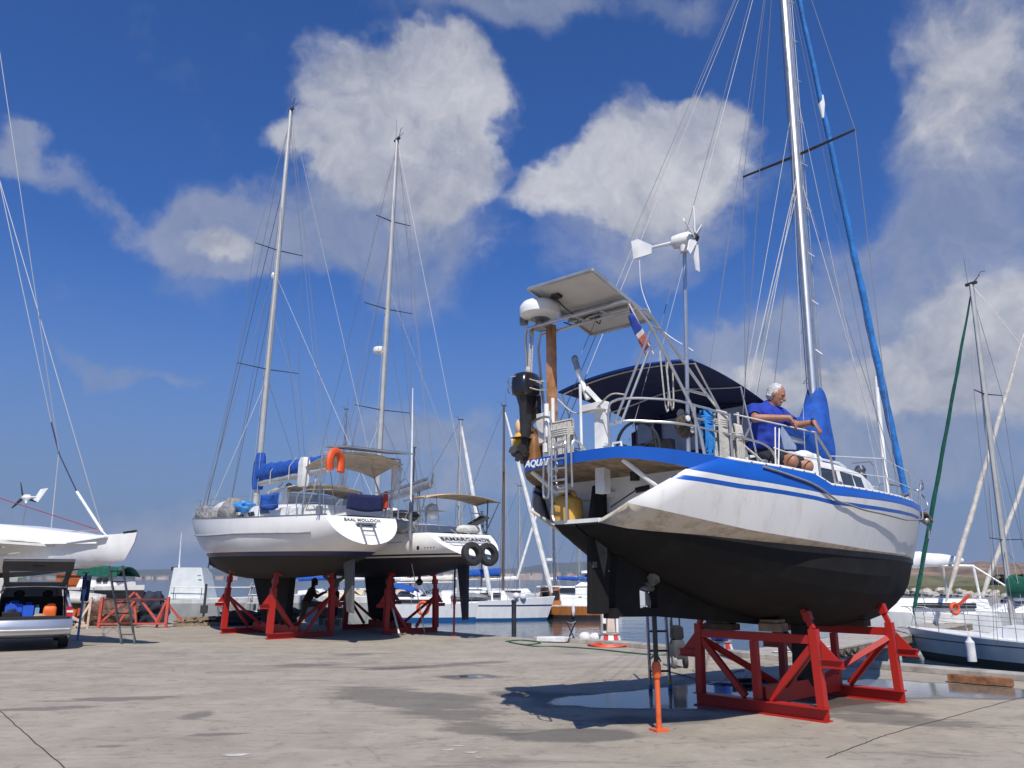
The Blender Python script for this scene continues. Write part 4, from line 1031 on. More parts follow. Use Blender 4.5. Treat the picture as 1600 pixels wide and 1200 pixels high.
for s in (1, -1):
    mb = MB(); mb.tube([sp + V3((-.02, -s * .06, 0)), sp + V3((-.02, -s * 1.02, .02))], [.042, .03], 8, flat=.45); mb.build('spreader', DARKM, mast)
mb = MB()
for s in (1, -1):
    tip = sp + V3((-.02, -s * 1.02, .02))
    wire(mb, P(2.0, s * 1.17, 2.68), tip, .005); wire(mb, tip, mp(MTOP), .005)
    wire(mb, P(1.75, s * 1.2, 2.68), mp(5.3), .005); wire(mb, P(2.35, s * 1.12, 2.68), mp(5.3), .005)
    wire(mb, P(-3.1, s * .6, 2.85), mp(MTOP), .0045)
wire(mb, P(-3.3, .2, 3.9), mp(MTOP), .004)
for L, s in ((-1.9, 1.15), (-1.2, .1), (-.9, -1.2), (-2.6, -1.0)): wire(mb, P(L, s, 2.9), mp(MTOP - .1), .0045)
wire(mb, P(3.3, .6, 2.72), mp(MTOP - 1), .004); wire(mb, P(3.6, -.5, 2.72), mp(5.4), .004)
wire(mb, P(4.6, .2, 3.6), mp(10.4), .004)
mb.build('rigging', WIRE, mast)
mb = MB()
wire(mb, P(-.4, .4, 3.45), mp(5.25), .006); wire(mb, P(-1.0, .7, 3.6), mp(5.25), .006); wire(mb, P(-.3, .1, 3.2), mp(5.0), .006); wire(mb, P(.3, -.3, 3.3), mp(6.6), .005)
wire(mb, P(2.0, .95, 2.9), mp(7.5), .004); wire(mb, P(1.2, .3, 3.3), mp(8.3), .004)
mb.build('halyards', ROPEW, mast)
# furled genoa on the forestay
fs0, fs1 = V3(P(5.42, .0, 2.9)), mp(MTOP - .05)
def fsp(t): return lerp(fs0, fs1, t)
mb = MB(); pts = []; rr = []
for i in range(70):
    t = i / 69 * .985 + .008; pts.append(fsp(t) + V3((.004 * math.sin(i * .9), .004 * math.cos(i * .7), 0)))
    rr.append(interp(t, [0, .02, .12, .4, .8, 1], [.035, .055, .068, .06, .042, .03]) * (1 + .07 * math.sin(i * 1.7)))
mb.tube(pts, rr, 10); mb.build('furled_genoa', mat('genoa_blue_strip', (.02, .17, .50), .75, var=.2, scale=5, bump=.6, bscale=14), MY)
mb = MB(); mb.lathe([(.06, -.05), (.09, -.04), (.04, 0), (.09, .04), (.06, .05)], fsp(.012), unit(fs1 - fs0), 12); mb.tube([fs0, V3(P(5.55, 0, 2.72))], .02, 8); mb.build('furler_drum', DALU, MY)
mb = MB(); mb.tube([fsp(.63) + V3((-.05, 0, -.12)), fsp(.645), fsp(.66) + V3((.02, -.03, .0))], [.02, .06, .03], 8); mb.build('sail_patch', WHITE, MY)
# boom under its cover
def boomc():
    mb = MB(); rg = []
    a, b = V3(P(2.1, 0, 3.78)), V3(P(-1.0, 0, 3.74))
    for i in range(20):
        t = i / 19; c = lerp(a, b, t); h = lerp(.36, .15, t ** .7) ; w = lerp(.17, .10, t)
        c = c + V3((0, 0, .02 * math.sin(i * 1.3)))
        rg.append([c + V3((0, w * math.sin(q) * (1 + .1 * math.sin(3*q + i)), h * (math.cos(q) * .5 - (.10 if math.cos(q) < -.3 else 0)) + .02)) for q in np.linspace(0, 2*math.pi, 14, endpoint=False)])
    mb.loft(rg); return mb.build('boom_cover', BLUE, MY)
boomc()
mb = MB(); mb.tube([P(2.15, 0, 3.60), P(-1.3, 0, 3.58)], .055, 10); mb.build('boom', ALU, MY)
mb = MB(); rg = []
for z, rx, ry, dx in ((3.20, .16, .15, .06), (3.28, .24, .21, -.02), (3.45, .34, .25, -.08), (3.62, .42, .25, -.16), (3.78, .44, .24, -.20), (3.92, .33, .21, -.12), (4.08, .25, .185, -.05), (4.25, .20, .165, 0), (4.40, .165, .14, .02), (4.46, .14, .115, .02)):
    c = V3(P(2.25 + (z - 3.1) * .052 + dx, 0, z))
    ring = []
    for q in np.linspace(0, 2*math.pi, 56, endpoint=False):
        fa = np.clip((4.35 - z) / .8, .12, 1); fold = 1 + fa * (.03 * math.sin(3 * q + z * 2.2) + .05 * abs(math.sin(4.5 * q - z * 2.4)) ** 3 + .018 * math.sin(9 * q + 5 * z))
        ring.append(c + V3((rx * math.cos(q) * fold, ry * math.sin(q) * fold, .025 * math.cos(3 * q) if z > 4.2 else .02 * math.sin(2 * q + z))))
    rg.append(ring)
mb.loft(rg); mb.build('mast_cover', BLUE, MY, sharp=60, subsurf=1)
# pulpit, stanchions, lifelines
mb = MB()
mb.tube(smooth_path([P(5.0, .32, 2.76), P(5.15, .36, 3.22), P(5.5, .26, 3.26), P(5.95, .1, 3.2), P(6.05, 0, 3.18), P(5.95, -.1, 3.2), P(5.5, -.26, 3.26), P(5.15, -.36, 3.22), P(5.0, -.32, 2.76)], 5), .013, 7)
for s in (.14, -.14): mb.tube([P(5.65, s, 2.78), P(5.7, s, 3.23)], .012, 7)
mb.tube(smooth_path([P(5.85, 0, 2.80), P(6.2, .05, 2.86), P(6.25, 0, 3.05), P(6.0, 0, 3.14)], 4), .014, 7)
mb.build('pulpit', STEEL, MY)
mb = MB()
gate = (-.62, -.30)
for s in (1, -1):
    q = lambda L, h: P(L, s * (gb(L) - .05), gz(L) + h)
    mb.tube([q(-.62, 0), q(-.66, .56)], .015, 8); mb.tube([q(-.25, .0), q(-.32, .34), q(-.66, .56)], .015, 8)
    for L in (1.55, 3.5): mb.tube([q(L, 0), q(L, .52)], .012, 8)
    mb.tube([P(2.95, s * .5, 2.75), P(2.98, s * .5, 3.28), P(3.05, s * .42, 3.36), P(3.15, s * .1, 3.38)], .014, 8)
mb.build('stanchion', STEEL, MY)
mb = MB()
for s in (1, -1):
    q = lambda L, h: P(L, s * (gb(L) - .05), gz(L) + h)
    wire(mb, q(-2.15, .5), q(-.66, .555), .009); wire(mb, q(-1.55, .22), q(-.62, .27), .008, sag=.02)
    wire(mb, q(-.32, .36), q(1.55, .5), .007); wire(mb, q(1.55, .5), q(3.5, .5), .007); wire(mb, q(3.5, .5), P(5.15, s * .36, 3.2), .007)
    wire(mb, q(-.28, .2), q(1.55, .25), .006); wire(mb, q(1.55, .25), q(3.5, .25), .006); wire(mb, q(3.5, .25), P(5.1, s * .33, 2.98), .006)
    wire(mb, q(-1.5, .45), q(-1.55, .02), .008); wire(mb, q(-1.42, .45), q(-1.50, .02), .008)
mb.build('lifeline', WHITE2, MY)
mb = MB(); mb.tube([P(3.95, .25, 2.74), P(4.05, .25, 4.75)], [.042, .036], 10); mb.tube([P(4.05, .25, 4.75), P(4.06, .25, 4.95)], .014, 6); mb.build('whisker_pole', WHITE2, MY)
mb = MB(); mb.prism([P(5.9, -.13, 2.74), P(6.25, -.1, 2.60), P(6.25, .1, 2.60), P(5.9, .13, 2.74)], (0, 0, .03)); mb.build('bow_roller', OLDWOOD, MY)
mb = MB(); mb.tube([P(5.88, .05, 2.7), P(6.1, .06, 2.45), P(6.02, .06, 2.3)], .014, 6); mb.ball(P(6.02, .05, 2.62), .07, 10, 7); mb.build('anchor', DALU, MY)
mb = MB()                                             # mooring rope slung along the topside
pts = []
for i in range(26):
    t = i / 25; L = lerp(-1.85, 5.3, t); z = gz(L) - .01 - .62 * math.sin(math.pi * min(1, t * 1.0) ** .85) ** 1.0 * (1 - .45 * t)
    z = gz(L) - interp(t, [0, .3, .55, .8, .92, 1], [.02, .24, .30, .23, .14, .0])
    pts.append(P(L, lerp(gb(L), gb(L) * .97, .4) + .035, z))
mb.tube(smooth_path(pts, 2), .012, 6); mb.build('mooring_rope', mat('grey_rope', (.25, .25, .26), .9, var=.2, scale=70), MY)
# wind generator on its pole
mb = MB(); pb, pt = V3(P(-2.62, 1.0, 2.81)), V3(P(-2.48, 1.0, 5.06)); mb.tube([pb, pt], .021, 8); wp = mb.build('generator_pole', STEEL, MY)
wc = pt + V3((0, 0, .12)); wd = unit(V3((.30, -.95, .0)))        # rotor axis
mb = MB(); mb.lathe([(.02, -.14), (.07, -.12), (.085, -.02), (.085, .06), (.05, .10)], wc, wd, 16); mb.lathe([(.05, -.14), (.06, -.04)], wc, (0, 0, 1), 12)
tail = wc - wd * .42
mb.tube([wc - wd * .1, tail], [.022, .014], 8); wg = mb.build('wind_generator', WHITE2, MY)
mb = MB(); up = V3((0, 0, 1)); mb.prism([tail + wd * .05 - up * .08, tail - wd * .16 - up * .10, tail - wd * .18 + up * .12, tail - wd * .10 + up * .13, tail + wd * .06 + up * .02], np.cross(wd, up) * .02); mb.build('tail_fin', WHITE2, wg)
mb = MB(); mb.lathe([(.05, 0), (.04, .05), (.01, .07)], wc + wd * .10, wd, 12); mb.build('hub', BLACK, wg)
_, ra, rb = frame(wd)
for deg in (222, 268, 352, 46, 96):
    t = math.radians(deg); dr = math.cos(t) * ra - math.sin(t) * rb; tg = np.cross(wd, dr) + wd * .35
    c = wc + wd * .12; mb = MB()
    mb.prism([c + dr * .04 - tg * .03, c + dr * .09 - tg * .065, c + dr * .37 - tg * .032, c + dr * .38 + tg * .018, c + dr * .05 + tg * .035], wd * .012); mb.build('blade', WHITE2, wg)
mb = MB(); mb.tube(smooth_path([tail - wd * .1 - up * .1, tail - wd * .08 - up * .5, tail + wd * .1 - up * .95, pt - V3((0, 0, 1.12)), pt - V3((-.02, 0, 1.12))], 6), .005, 5); mb.build('cable', WHITE2, wg)
# ================================================================ round-bilged yachts
def round_hull(parent, hm, sL, sLb, zs, zsb, bL, bz, wL, wz, zbot, half, deck_m, name='hull', nt_=26, nv=14, stern_half=.5, p0=2.6, q0=2.0, tm=.42, forefoot=None, trans_m=None):
    """Hull lofted between a stern profile (sL at deck zs -> sLb at bottom zsb) and a stem (bL, bz -> wL, wz)."""
    def tprof(v): return sL + (sLb - sL) * v
    ff = forefoot or wz - .1
    def zd(t): return lerp(zs, bz, t) - (.10 * math.sin(math.pi * t)) - .22 * t * (1 - t)
    def zk(t): return float(np.interp(t, [0, .08, .3, .5, .68, .82, .92, .97, 1], [zsb, lerp(zsb, zbot, .35), lerp(zsb, zbot, .92), zbot, zbot + .03 * (wz - zbot), lerp(zbot, ff, .25), lerp(zbot, ff, .62), lerp(zbot, ff, .85), ff]))
    def bw(t):
        if t < tm: k = t / tm; return half * lerp(stern_half, 1, math.sin(k * math.pi / 2) ** .9)
        k = (t - tm) / (1 - tm); return half * max(0.004, (1 - k ** 2.1))
    def pt(t, v, side):
        z = lerp(zd(t), zk(t), v)
        Lb = lerp(bL, wL, min(1, (zd(1) - z) / max(bz - wz, .01))) if z > wz else wL - (wz - z) * .5
        L = lerp(tprof(v), Lb, t)
        p = lerp(p0, 1.25, max(0, (t - .5) / .5) ** 1.5); q = lerp(q0, 1.15, max(0, (t - .5) / .5) ** 1.2)
        if t < .3: p = lerp(2.0, p, t / .3)
        h = bw(t) * max(0.0, 1 - min(1, v) ** p) ** (1 / q)
        return (L, side * max(h, .004), z)
    ts = [i / nt_ for i in range(nt_ + 1)]; vs_ = [(j / nv) ** .85 if j < nv - 2 else lerp((((nv-2)/nv) ** .85) if j == nv-2 else .97, 1, 1 if j == nv else 0) for j in range(nv + 1)]
    mb = MB()
    rings = [[pt(t, v, 1) for v in vs_] + [pt(t, v, -1) for v in vs_[::-1]] for t in ts]
    mb.loft(rings, open_ring=True)
    o = mb.build(name, hm, parent, sharp=45)
    mb = MB(); r0 = rings[0]; n = len(vs_)
    for j in range(n - 1):
        a, b = r0[j], r0[j+1]; c, d = r0[2*n-2-j], r0[2*n-1-j]
        mb.add([a, b, c, d], [(0, 1, 2, 3)])
    mb.build('transom', trans_m or hm, parent)
    mb = MB()
    mb.loft([[(pt(t, 0, 1)[0], s * bw(t) * .985, zd(t) - .03 + .07 * (1 - s * s)) for s in np.linspace(-1, 1, 7)] for t in ts], open_ring=True)
    mb.build('deck', deck_m, parent)
    mb = MB()
    for s in (1, -1): mb.tube([(pt(t, 0, 1)[0], s * bw(t) * .98, zd(t) + .02) for t in ts], .025, 5)
    mb.build('toe_rail', DALU, parent)
    return lambda t, s=1: (pt(t, 0, 1)[0], s * bw(t) * .96, zd(t)), (zd, bw, pt)
def mast_rig(parent, base, top, r, spreaders, chain, fore, aft, mm=ALUW, wire_r=.006, genoa=None, gname='furled_genoa', stay2=None, whip=True):
    base, top = V3(base), V3(top); d = top - base
    mb = MB(); mb.tube([base, lerp(base, top, .6), top], [r, r, r * .8], 12, flat=.75); m = mb.build('mast', mm, parent)
    tips = []
    for f, w, sw in spreaders:
        c = lerp(base, top, f)
        for s in (1, -1):
            tip = c + V3((-sw, s * w, .03)); tips.append((f, s, tip))
            mb = MB(); mb.tube([c, tip], [.035, .024], 6, flat=.5); mb.build('spreader', DARKM, m)
    mb = MB()
    for s in (1, -1):
        pth = [V3((chain[0], s * chain[1], chain[2]))] + [tp for f, ss, tp in sorted(tips, key=lambda q: q[0]) if ss == s] + [lerp(base, top, .97)]
        for a, b in zip(pth, pth[1:]): wire(mb, a, b, wire_r, n=4)
        for f, w, sw in spreaders: wire(mb, (chain[0] + (-.5 if f < .5 else .1), s * chain[1], chain[2]), lerp(base, top, f - .02), wire_r, n=4)
    for a in aft: wire(mb, a, top, wire_r, n=4)
    wire(mb, fore, lerp(base, top, .985), wire_r, n=4)
    if stay2: wire(mb, stay2[0], lerp(base, top, stay2[1]), wire_r, n=4)
    mb.build('rigging', WIRE, m)
    mb = MB()
    for k, (dx, dy, f) in enumerate(((.25, .1, .95), (.5, -.2, .8), (-.4, .15, .6))): wire(mb, base + V3((dx, dy, .2)), lerp(base, top, f), wire_r * .8, n=4)
    mb.build('halyards', ROPEW, m)
    mb = MB(); mb.box(top + V3((0, 0, .04)), (.34, .09, .08))
    if whip: mb.tube([top + V3((.1, 0, .05)), top + V3((.1, 0, .95))], .007, 4)
    mb.tube([top + V3((-.12, .0, .05)), top + V3((-.35, .05, .3)), top + V3((-.5, .05, .28))], .01, 4); mb.tube([top + V3((-.1, 0, .1)), top + V3((-.2, -.15, .28))], .01, 4)
    mb.build('masthead_gear', DARKM, m)
    if genoa:
        gm, gr = genoa; f0, f1 = V3(fore), lerp(base, top, .985); mb = MB(); pts = []; rr = []
        for i in range(40):
            t = i / 39; pts.append(lerp(f0, f1, .03 + .95 * t) + V3((0, .01 * math.sin(i), 0))); rr.append(gr * interp(t, [0, .05, .3, .8, 1], [.5, .9, 1, .7, .35]) * (1 + .06 * math.sin(i * 1.9)))
        mb.tube(pts, rr, 8); mb.build(gname, gm, parent)
    return m
def stanchions(parent, edge, ts, h=.6, r=.012, wires=2):
    for s in (1, -1):
        mb = MB(); tops = []
        for t in ts:
            a = V3(edge(t, s)); tops.append(a); mb.tube([a, a + V3((0, -s * .03, h))], r, 5)
        for k in range(wires):
            for a, b in zip(tops, tops[1:]): wire(mb, a + V3((0, 0, h * (1 - .45 * k))), b + V3((0, 0, h * (1 - .45 * k))), r * .5, n=4)
        mb.build('guard_rail', STEEL, parent)
def trunk(parent, Ls, halfs, tops, zd, m, name='cabin'):
    rings = []
    for L, h, zt in zip(Ls, halfs, tops):
        z0 = zd(L); prof = [(h, z0), (h - .03, lerp(z0, zt, .8)), (h - .12, zt), (h * .5, zt + .05), (0, zt + .06)]
        rings.append([(L, s, z) for s, z in prof] + [(L, -s, z) for s, z in prof[-2::-1]])
    mb = MB(); mb.loft(rings); return mb.build(name, m, parent, sharp=40)
def rail_loop(parent, pts, name='pulpit', r=.014, legs=()):
    mb = MB(); mb.tube(smooth_path(pts, 4), r, 6)
    for a, b in legs: mb.tube([a, b], r * .9, 6)
    return mb.build(name, STEEL, parent)

# ---------------------------------------------------------------- first yacht at left (seen from her port quarter)
BA = thing('sailing_yacht', 'white yacht with blue sail cover, beige bimini and a cluttered foredeck, propped on red cradle', 'sailboat', (-5.83, 22.4, 0), heading(-.64, .77), 'yachts propped up on the quay')
def Q(L, s, z): return (L, -s, z)
BHM = banded('hull_paint_dark_stripe', [(2.20, (.020, .018, .015), .85), (2.31, (.012, .018, .10), .4), (9, (.80, .79, .76), .25)], tilt=-.012, var=.025)
edge, (bzd, bbw, bpt) = round_hull(BA, BHM, -3.05, -3.62, 3.14, 2.42, 9.25, 3.82, 8.2, 2.38, 1.58, 2.02, DECKW, stern_half=.50, forefoot=2.1, trans_m=WHITE)
mb = MB()
for s in (1, -1):
    pts = []
    for i in range(30):
        t = .06 + .93 * i / 29; L, y, z = bpt(t, 0, s); zz = bzd(t) - .38 - .18 * t; v = (bzd(t) - zz) / max(.01, bzd(t) - 1.9)
        q = bpt(t, min(.45, (bzd(t) - zz) / (bzd(t) - interp(t, [0, .3, .7, 1], [2.42, 1.6, 1.7, 2.1]))), s); pts.append((q[0], q[1] + s * .012, q[2]))
    mb.tube(pts, .03, 6)
mb.build('rubbing_strake', mat('strake_grey', (.35, .35, .35), .5), BA)
bdz = lambda L: bzd(np.clip((L + 3.05) / 12.3, 0, 1))
trunk(BA, [-2.3, -1.2, .2, 1.8, 3.6, 5.0, 5.8], [1.25, 1.35, 1.4, 1.25, 1.0, .75, .5], [3.42, 3.52, 3.62, 3.66, 3.66, 3.6, 3.42], lambda L: bdz(L) - .06, WHITE)
for L0, L1 in ((-.35, .15), (.75, 1.25), (1.9, 2.5)):
    for s in (1, -1):
        mb = MB(); h = lambda L: interp(L, [-2.3, -1.2, .2, 1.8, 3.6], [1.25, 1.35, 1.4, 1.25, 1.0]); mb.prism([(L0 + .1, s * (h(L0) + .003), 3.46), (L1 + .1, s * (h(L1) + .003), 3.46), (L1, s * (h(L1) + .01), 3.34), (L0 - .05, s * (h(L0) + .01), 3.34)], (0, -s * .03, 0)); mb.build('window', GLASS, BA)
bm = mast_rig(BA, (4.12, 0, 3.55), (3.80, 0, 18.55), .095, [(.335, 1.1, .06), (.627, .88, .05)], (3.9, 1.85, 3.2), (9.05, 0, 3.85), [(-2.95, .7, 3.2), (-2.95, -.7, 3.2)], stay2=((6.6, 0, 3.5), .78), wire_r=.008)
mb = MB(); wire(mb, (-.6, 0, 5.05), (3.82, 0, 18.3), .006, n=4); wire(mb, (8.2, .3, 3.9), (3.9, 0, 15.7), .014, n=5); wire(mb, (6.6, 0, 3.6), (3.95, 0, 12), .012, n=5)
for L, s, f in ((1.5, -1.7, 10.5), (-1.0, -1.8, 12), (0.4, 1.6, 15)): wire(mb, (L, s, 3.3), (3.95, 0, f), .006, n=4)
mb.build('running_rigging', WIRE, bm)
mb = MB(); mb.ball((4.0 + .25, 0, 12.1), (.08, .06, .14), 8, 6); mb.build('mast_light', WHITE, bm)
def sail_cover(parent, a, b, h0, h1, w0, w1, m, boot=None, n=22):
    mb = MB(); a, b = V3(a), V3(b); rg = []
    for i in range(n):
        t = i / (n - 1); c = lerp(a, b, t); h = lerp(h0, h1, t ** .75) * (1 + .05 * math.sin(i * 2.1)); w = lerp(w0, w1, t) * (1 + .08 * math.sin(i * 1.4 + 1))
        rg.append([c + V3((0, w * math.sin(q) * (.55 + .45 * (1 - math.cos(q)) / 2 + .06 * math.sin(3 * q + i)), h * (.5 + .5 * math.cos(q)))) for q in np.linspace(0, 2*math.pi, 14, endpoint=False)])
    mb.loft(rg)
    if boot:
        rg = []
        for (dz, rx, ry, dx) in boot: rg.append([a + V3((dx + rx * math.cos(q) * (1 + .06 * math.sin(4*q + dz*5)), ry * math.sin(q), dz)) for q in np.linspace(0, 2*math.pi, 16, endpoint=False)])
        mb.loft(rg)
    return mb.build('sail_cover', m, parent, sharp=80)
sail_cover(BA, (4.0, 0, 4.72), (-1.0, 0, 4.66), .60, .36, .20, .14, BLUE, [(-.25, .18, .17, .1), (.1, .26, .2, .08), (.55, .24, .19, .05), (.85, .17, .16, .02), (.95, .12, .12, .0)])
mb = MB(); mb.tube([(3.95, 0, 4.66), (-1.0, 0, 4.60)], .085, 10, flat=1.3); mb.build('boom', ALUW, BA)
mb = MB()
for L in (2.6, 1.2, .2): mb = MB(); mb.tube([(L, .2, 4.5), (L + .05, .18, 4.9), (L, 0, 5.2), (L, -.18, 4.9), (L - .05, -.2, 4.5)], .014, 5); mb.build('cover_tie', ROPEW, BA)
mb = MB()
mb.tube([(-.2, 0, 4.4), (-.6, 0, 3.6)], .02, 5); mb.build('sheet_rope', ROPEW, BA)
mb = MB(); mb.tube([(2.2, 0, 4.45), (3.9, 0, 3.8)], .03, 6); mb.build('boom_vang', DALU, BA); mb = MB(); mb.ball((1.6, 0, 4.3), (.16, .1, .16), 8, 6); mb.build('block', BLACK, BA)
# sprayhood with clear windows
def bhood(u, v): s = lerp(-1.15, 1.15, v); q = abs(2*v - 1); return (lerp(-1.0, .15, u), s, lerp(4.20, 4.10, u) - .14 * q ** 2.5 - .05 * (2*u-1) ** 2)
mb = MB(); mb.grid(bhood, 5, 12)
for s in (1, -1): mb.prism([(.15, s * 1.15, 4.0), (.3, s * 1.15, 3.95), (1.05, s * 1.1, 3.48), (.80, s * 1.12, 3.48)], (0, .015 * s, 0))
mb.build('sprayhood', BEIGE, BA, solid=.012)
mb = MB()
for s in (1, -1): mb.prism([(-.95, s * 1.14, 4.0), (.15, s * 1.14, 4.0), (.8, s * 1.12, 3.5), (-.95, s * 1.14, 3.5)], (0, .004, 0))
mb.prism([(.25, -1.1, 4.0), (.25, 1.1, 4.0), (.95, 1.05, 3.55), (.95, -1.05, 3.55)], (.004, 0, 0))
mb.build('hood_window', mat('clear_window', (.55, .60, .68), .05, var=.1, trans=.6), BA)
mb = MB()
for L in (-.95, -.3): mb.tube([(L, s, z) for s, z in ((-1.14, 3.4), (-1.1, 4.0), (-.6, 4.16), (.6, 4.16), (1.1, 4.0), (1.14, 3.4))], .018, 6)
mb.build('hood_frame', DALU, BA)
# bimini, solar panel, stern gantry
mb = MB(); mb.grid(lambda u, v: (lerp(-1.65, -3.2, u), lerp(-1.1, 1.15, v), 4.78 - .20 * abs(2*v-1) ** 2.2 - .22 * (1 - u) ** 2), 8, 12); mb.build('bimini', BEIGE, BA, solid=.015)
mb = MB()
for s in (1, -1):
    mb.tube([(-1.65, s * 1.1, 4.4), (-2.3, s * 1.2, 3.3)], .016, 6); mb.tube([(-3.1, s * 1.1, 4.6), (-2.3, s * 1.2, 3.3)], .016, 6); mb.tube([(-2.95, s * 1.15, 3.15), (-2.95, s * 1.15, 4.75)], .022, 6); mb.tube([(-2.3, s * 1.3, 3.2), (-2.4, s * 1.25, 4.75)], .022, 6)
mb.tube([(-2.95, -1.15, 4.75), (-2.95, 1.15, 4.75)], .022, 6); mb.tube([(-2.95, -1.15, 4.1), (-3.35, -1.1, 4.2)], .016, 6); mb.tube([(-2.95, 1.15, 3.9), (-3.3, 1.4, 4.0), (-3.3, 1.5, 3.8)], .018, 6)
mb.build('stern_gantry', STEEL, BA)
o, _ = solar(Q(-3.6, -.80, 4.84), Q(-2.3, -.80, 5.0), Q(-2.3, 1.15, 5.02), Q(-3.6, 1.15, 4.84), MATS['panel_frame'], SBACK, SCELL, BA)
mb = MB(); mb.loft([[(-2.9 + dx * w, -1.1 + dy * w, z) for dx, dy in ((-.1, -.08), (.1, -.08), (.1, .08), (-.1, .08))] for z, w in ((3.9, .6), (4.1, .9), (4.5, 1.1), (4.68, .8))]); mb.build('rolled_canvas', WHITE2, BA)
mb = MB(); mb.loft([[(-1.85 + dx * w, 1.12 + dy * w, z) for dx, dy in ((-.14, -.1), (.14, -.1), (.14, .1), (-.14, .1))] for z, w in ((3.95, .8), (4.05, 1), (4.6, 1), (4.72, .7))]); mb.build('rolled_canvas', WHITE2, BA)
stanchions(BA, edge, [.02, .12, .22, .36, .50, .62, .74, .86])
rail_loop(BA, [Q(8.3, -.35, 3.7), Q(8.6, -.35, 4.25), Q(9.3, -.1, 4.3), Q(9.45, 0, 4.3), Q(9.3, .1, 4.3), Q(8.6, .35, 4.25), Q(8.3, .35, 3.7)], 'pulpit', .016, ((Q(9.15, 0, 3.75), Q(9.4, 0, 4.3)),))
rail_loop(BA, [Q(-2.1, -1.35, 3.15), Q(-2.15, -1.35, 3.75), Q(-2.85, -1.0, 3.8), Q(-3.0, -.4, 3.8)], 'pushpit', .015, ((Q(-2.85, -1.0, 3.15), Q(-2.85, -1.0, 3.8)),))
rail_loop(BA, [Q(-2.1, 1.35, 3.15), Q(-2.15, 1.35, 3.75), Q(-2.85, 1.0, 3.8), Q(-3.0, .4, 3.8)], 'pushpit', .015, ((Q(-2.85, 1.0, 3.15), Q(-2.85, 1.0, 3.8)),))
mb = MB()
for k in range(4): mb.tube([(-3.27 - .09 * k * .8, .16, 2.90 - .12 * k), (-3.27 - .09 * k * .8, -.20, 2.90 - .12 * k)], .02, 6)
for y in (.16, -.20): mb.tube([(-3.26, y, 2.97), (-3.66, y, 2.44)], .022, 6)
mb.box((-3.26, -.02, 2.96), (.1, .55, .05)); mb.build('boarding_ladder', DALU, BA)
def onb(y, f, h=.012): return V3((lerp(-3.05, -3.62, f), y, lerp(3.14, 2.42, f))) + V3((-.784, 0, .62)) * h
text('name_lettering', 'BAAL MOLLOCH', .135, mat('name_grey', (.10, .10, .12), .5), BA, tuple(onb(.02, .13)), np.array([(0, .62, -.784), (-1, 0, 0), (0, .784, .62)]), .004, .1, .002, 1.05)
mb = MB(); mb.prism([(3.66, -.12, 1.68), (.88, -.12, 1.68), (.92, -.09, .38), (2.55, -.09, .36)], (0, .22, 0)); mb.build('keel', HK, BA, bevel=.03)
mb = MB(); mb.prism([(-2.85, -.04, .75), (-2.55, -.04, .78), (-2.25, -.04, 2.0), (-2.75, -.04, 2.1)], (0, .08, 0)); mb.build('rudder', mat('rudder_grey', (.10, .10, .095), .6), BA, bevel=.02)
mb = MB(); mb.ball((9.35, .1, 3.5), (.16, .12, .16), 10, 7); mb.tube([(9.2, 0, 3.75), (9.4, 0, 3.55), (9.5, .05, 3.4)], .03, 6); mb.build('anchor', WHITE2, BA)
mb = MB(); mb.box((-2.55, .95, 3.3), (.1, .14, .2)); mb.box((-2.75, -.95, 3.3), (.1, .14, .2)); mb.build('stern_light', DALU, BA)
# gear lying on her deck
def lumpy(r, lump_=.12, k=14, nn=26, seed=0, lift=False):
    rg = []
    from mathutils import noise as mn
    for i in range(k + 1):
        a = math.pi * (.03 + .94 * i / k) - math.pi / 2; ring = []
        for j in range(nn):
            q = 2*math.pi*j/nn; d = V3((abs(math.cos(a)) ** .75 * math.cos(q), abs(math.cos(a)) ** .75 * math.sin(q), math.sin(a)))
            f = 1 + lump_ * 2.2 * mn.noise(Vector(d * 1.7) + Vector((seed, 0, 0))) + lump_ * 1.2 * mn.noise(Vector(d * 4.5) + Vector((0, seed, 0)))
            p = d * f; ring.append((p[0] * r[0], p[1] * r[1], (p[2] + (1 if lift else 0)) * r[2]))
        rg.append(ring)
    return rg
def lump(name, label, cat, c, r, m, par_rz, grp='gear stowed on the deck of the yacht with the blue sail cover', lump_=.12, parentT=BA):
    mw = Matrix.Rotation(par_rz, 4, 'Z'); mw.translation = parentT.location
    w = mw @ Vector(c); mb = MB(); rg = lumpy(r, lump_, seed=len(bpy.data.objects) % 97)
    mb.loft(rg); o = mb.build(name, m, None, loc=tuple(w), rz=par_rz, sharp=70); return tag(o, label, cat, grp)
BRZ = heading(-.64, .77)
GC = mat('grey_cover', (.27, .26, .25), .85, var=.2, scale=8); LC = mat('light_cover', (.55, .54, .50), .85, var=.15)
lump('dinghy', 'pale upturned dinghy on the foredeck of the yacht with the blue sail cover', 'dinghy', Q(5.6, -.2, 3.88), (1.2, .6, .30), LC, BRZ, lump_=.03)
lump('covered_bundle', 'grey covered bundle ahead of the mast of the yacht with the blue sail cover', 'bundle', Q(3.2, -1.1, 3.66), (.5, .3, .38), GC, BRZ)
lump('covered_bundle', 'brown grey bundle lashed low on the side deck beside the dinghy', 'bundle', Q(4.6, -1.45, 3.55), (.6, .25, .28), GREYF, BRZ)
lump('fender', 'big grey fender on the side deck below the blue bag', 'fender', Q(2.1, -1.65, 3.5), (.5, .22, .24), GREYF, BRZ, lump_=.04)
lump('bag', 'bright blue bag on the side deck of the yacht with the blue sail cover', 'bag', Q(1.75, -1.3, 3.66), (.5, .3, .16), mat('bag_blue', (.03, .22, .55), .7), BRZ)
lump('covered_bundle', 'dark grey bundle at the foot of the mast beside the sprayhood', 'bundle', Q(1.6, -.3, 3.95), (.5, .4, .3), GC, BRZ)
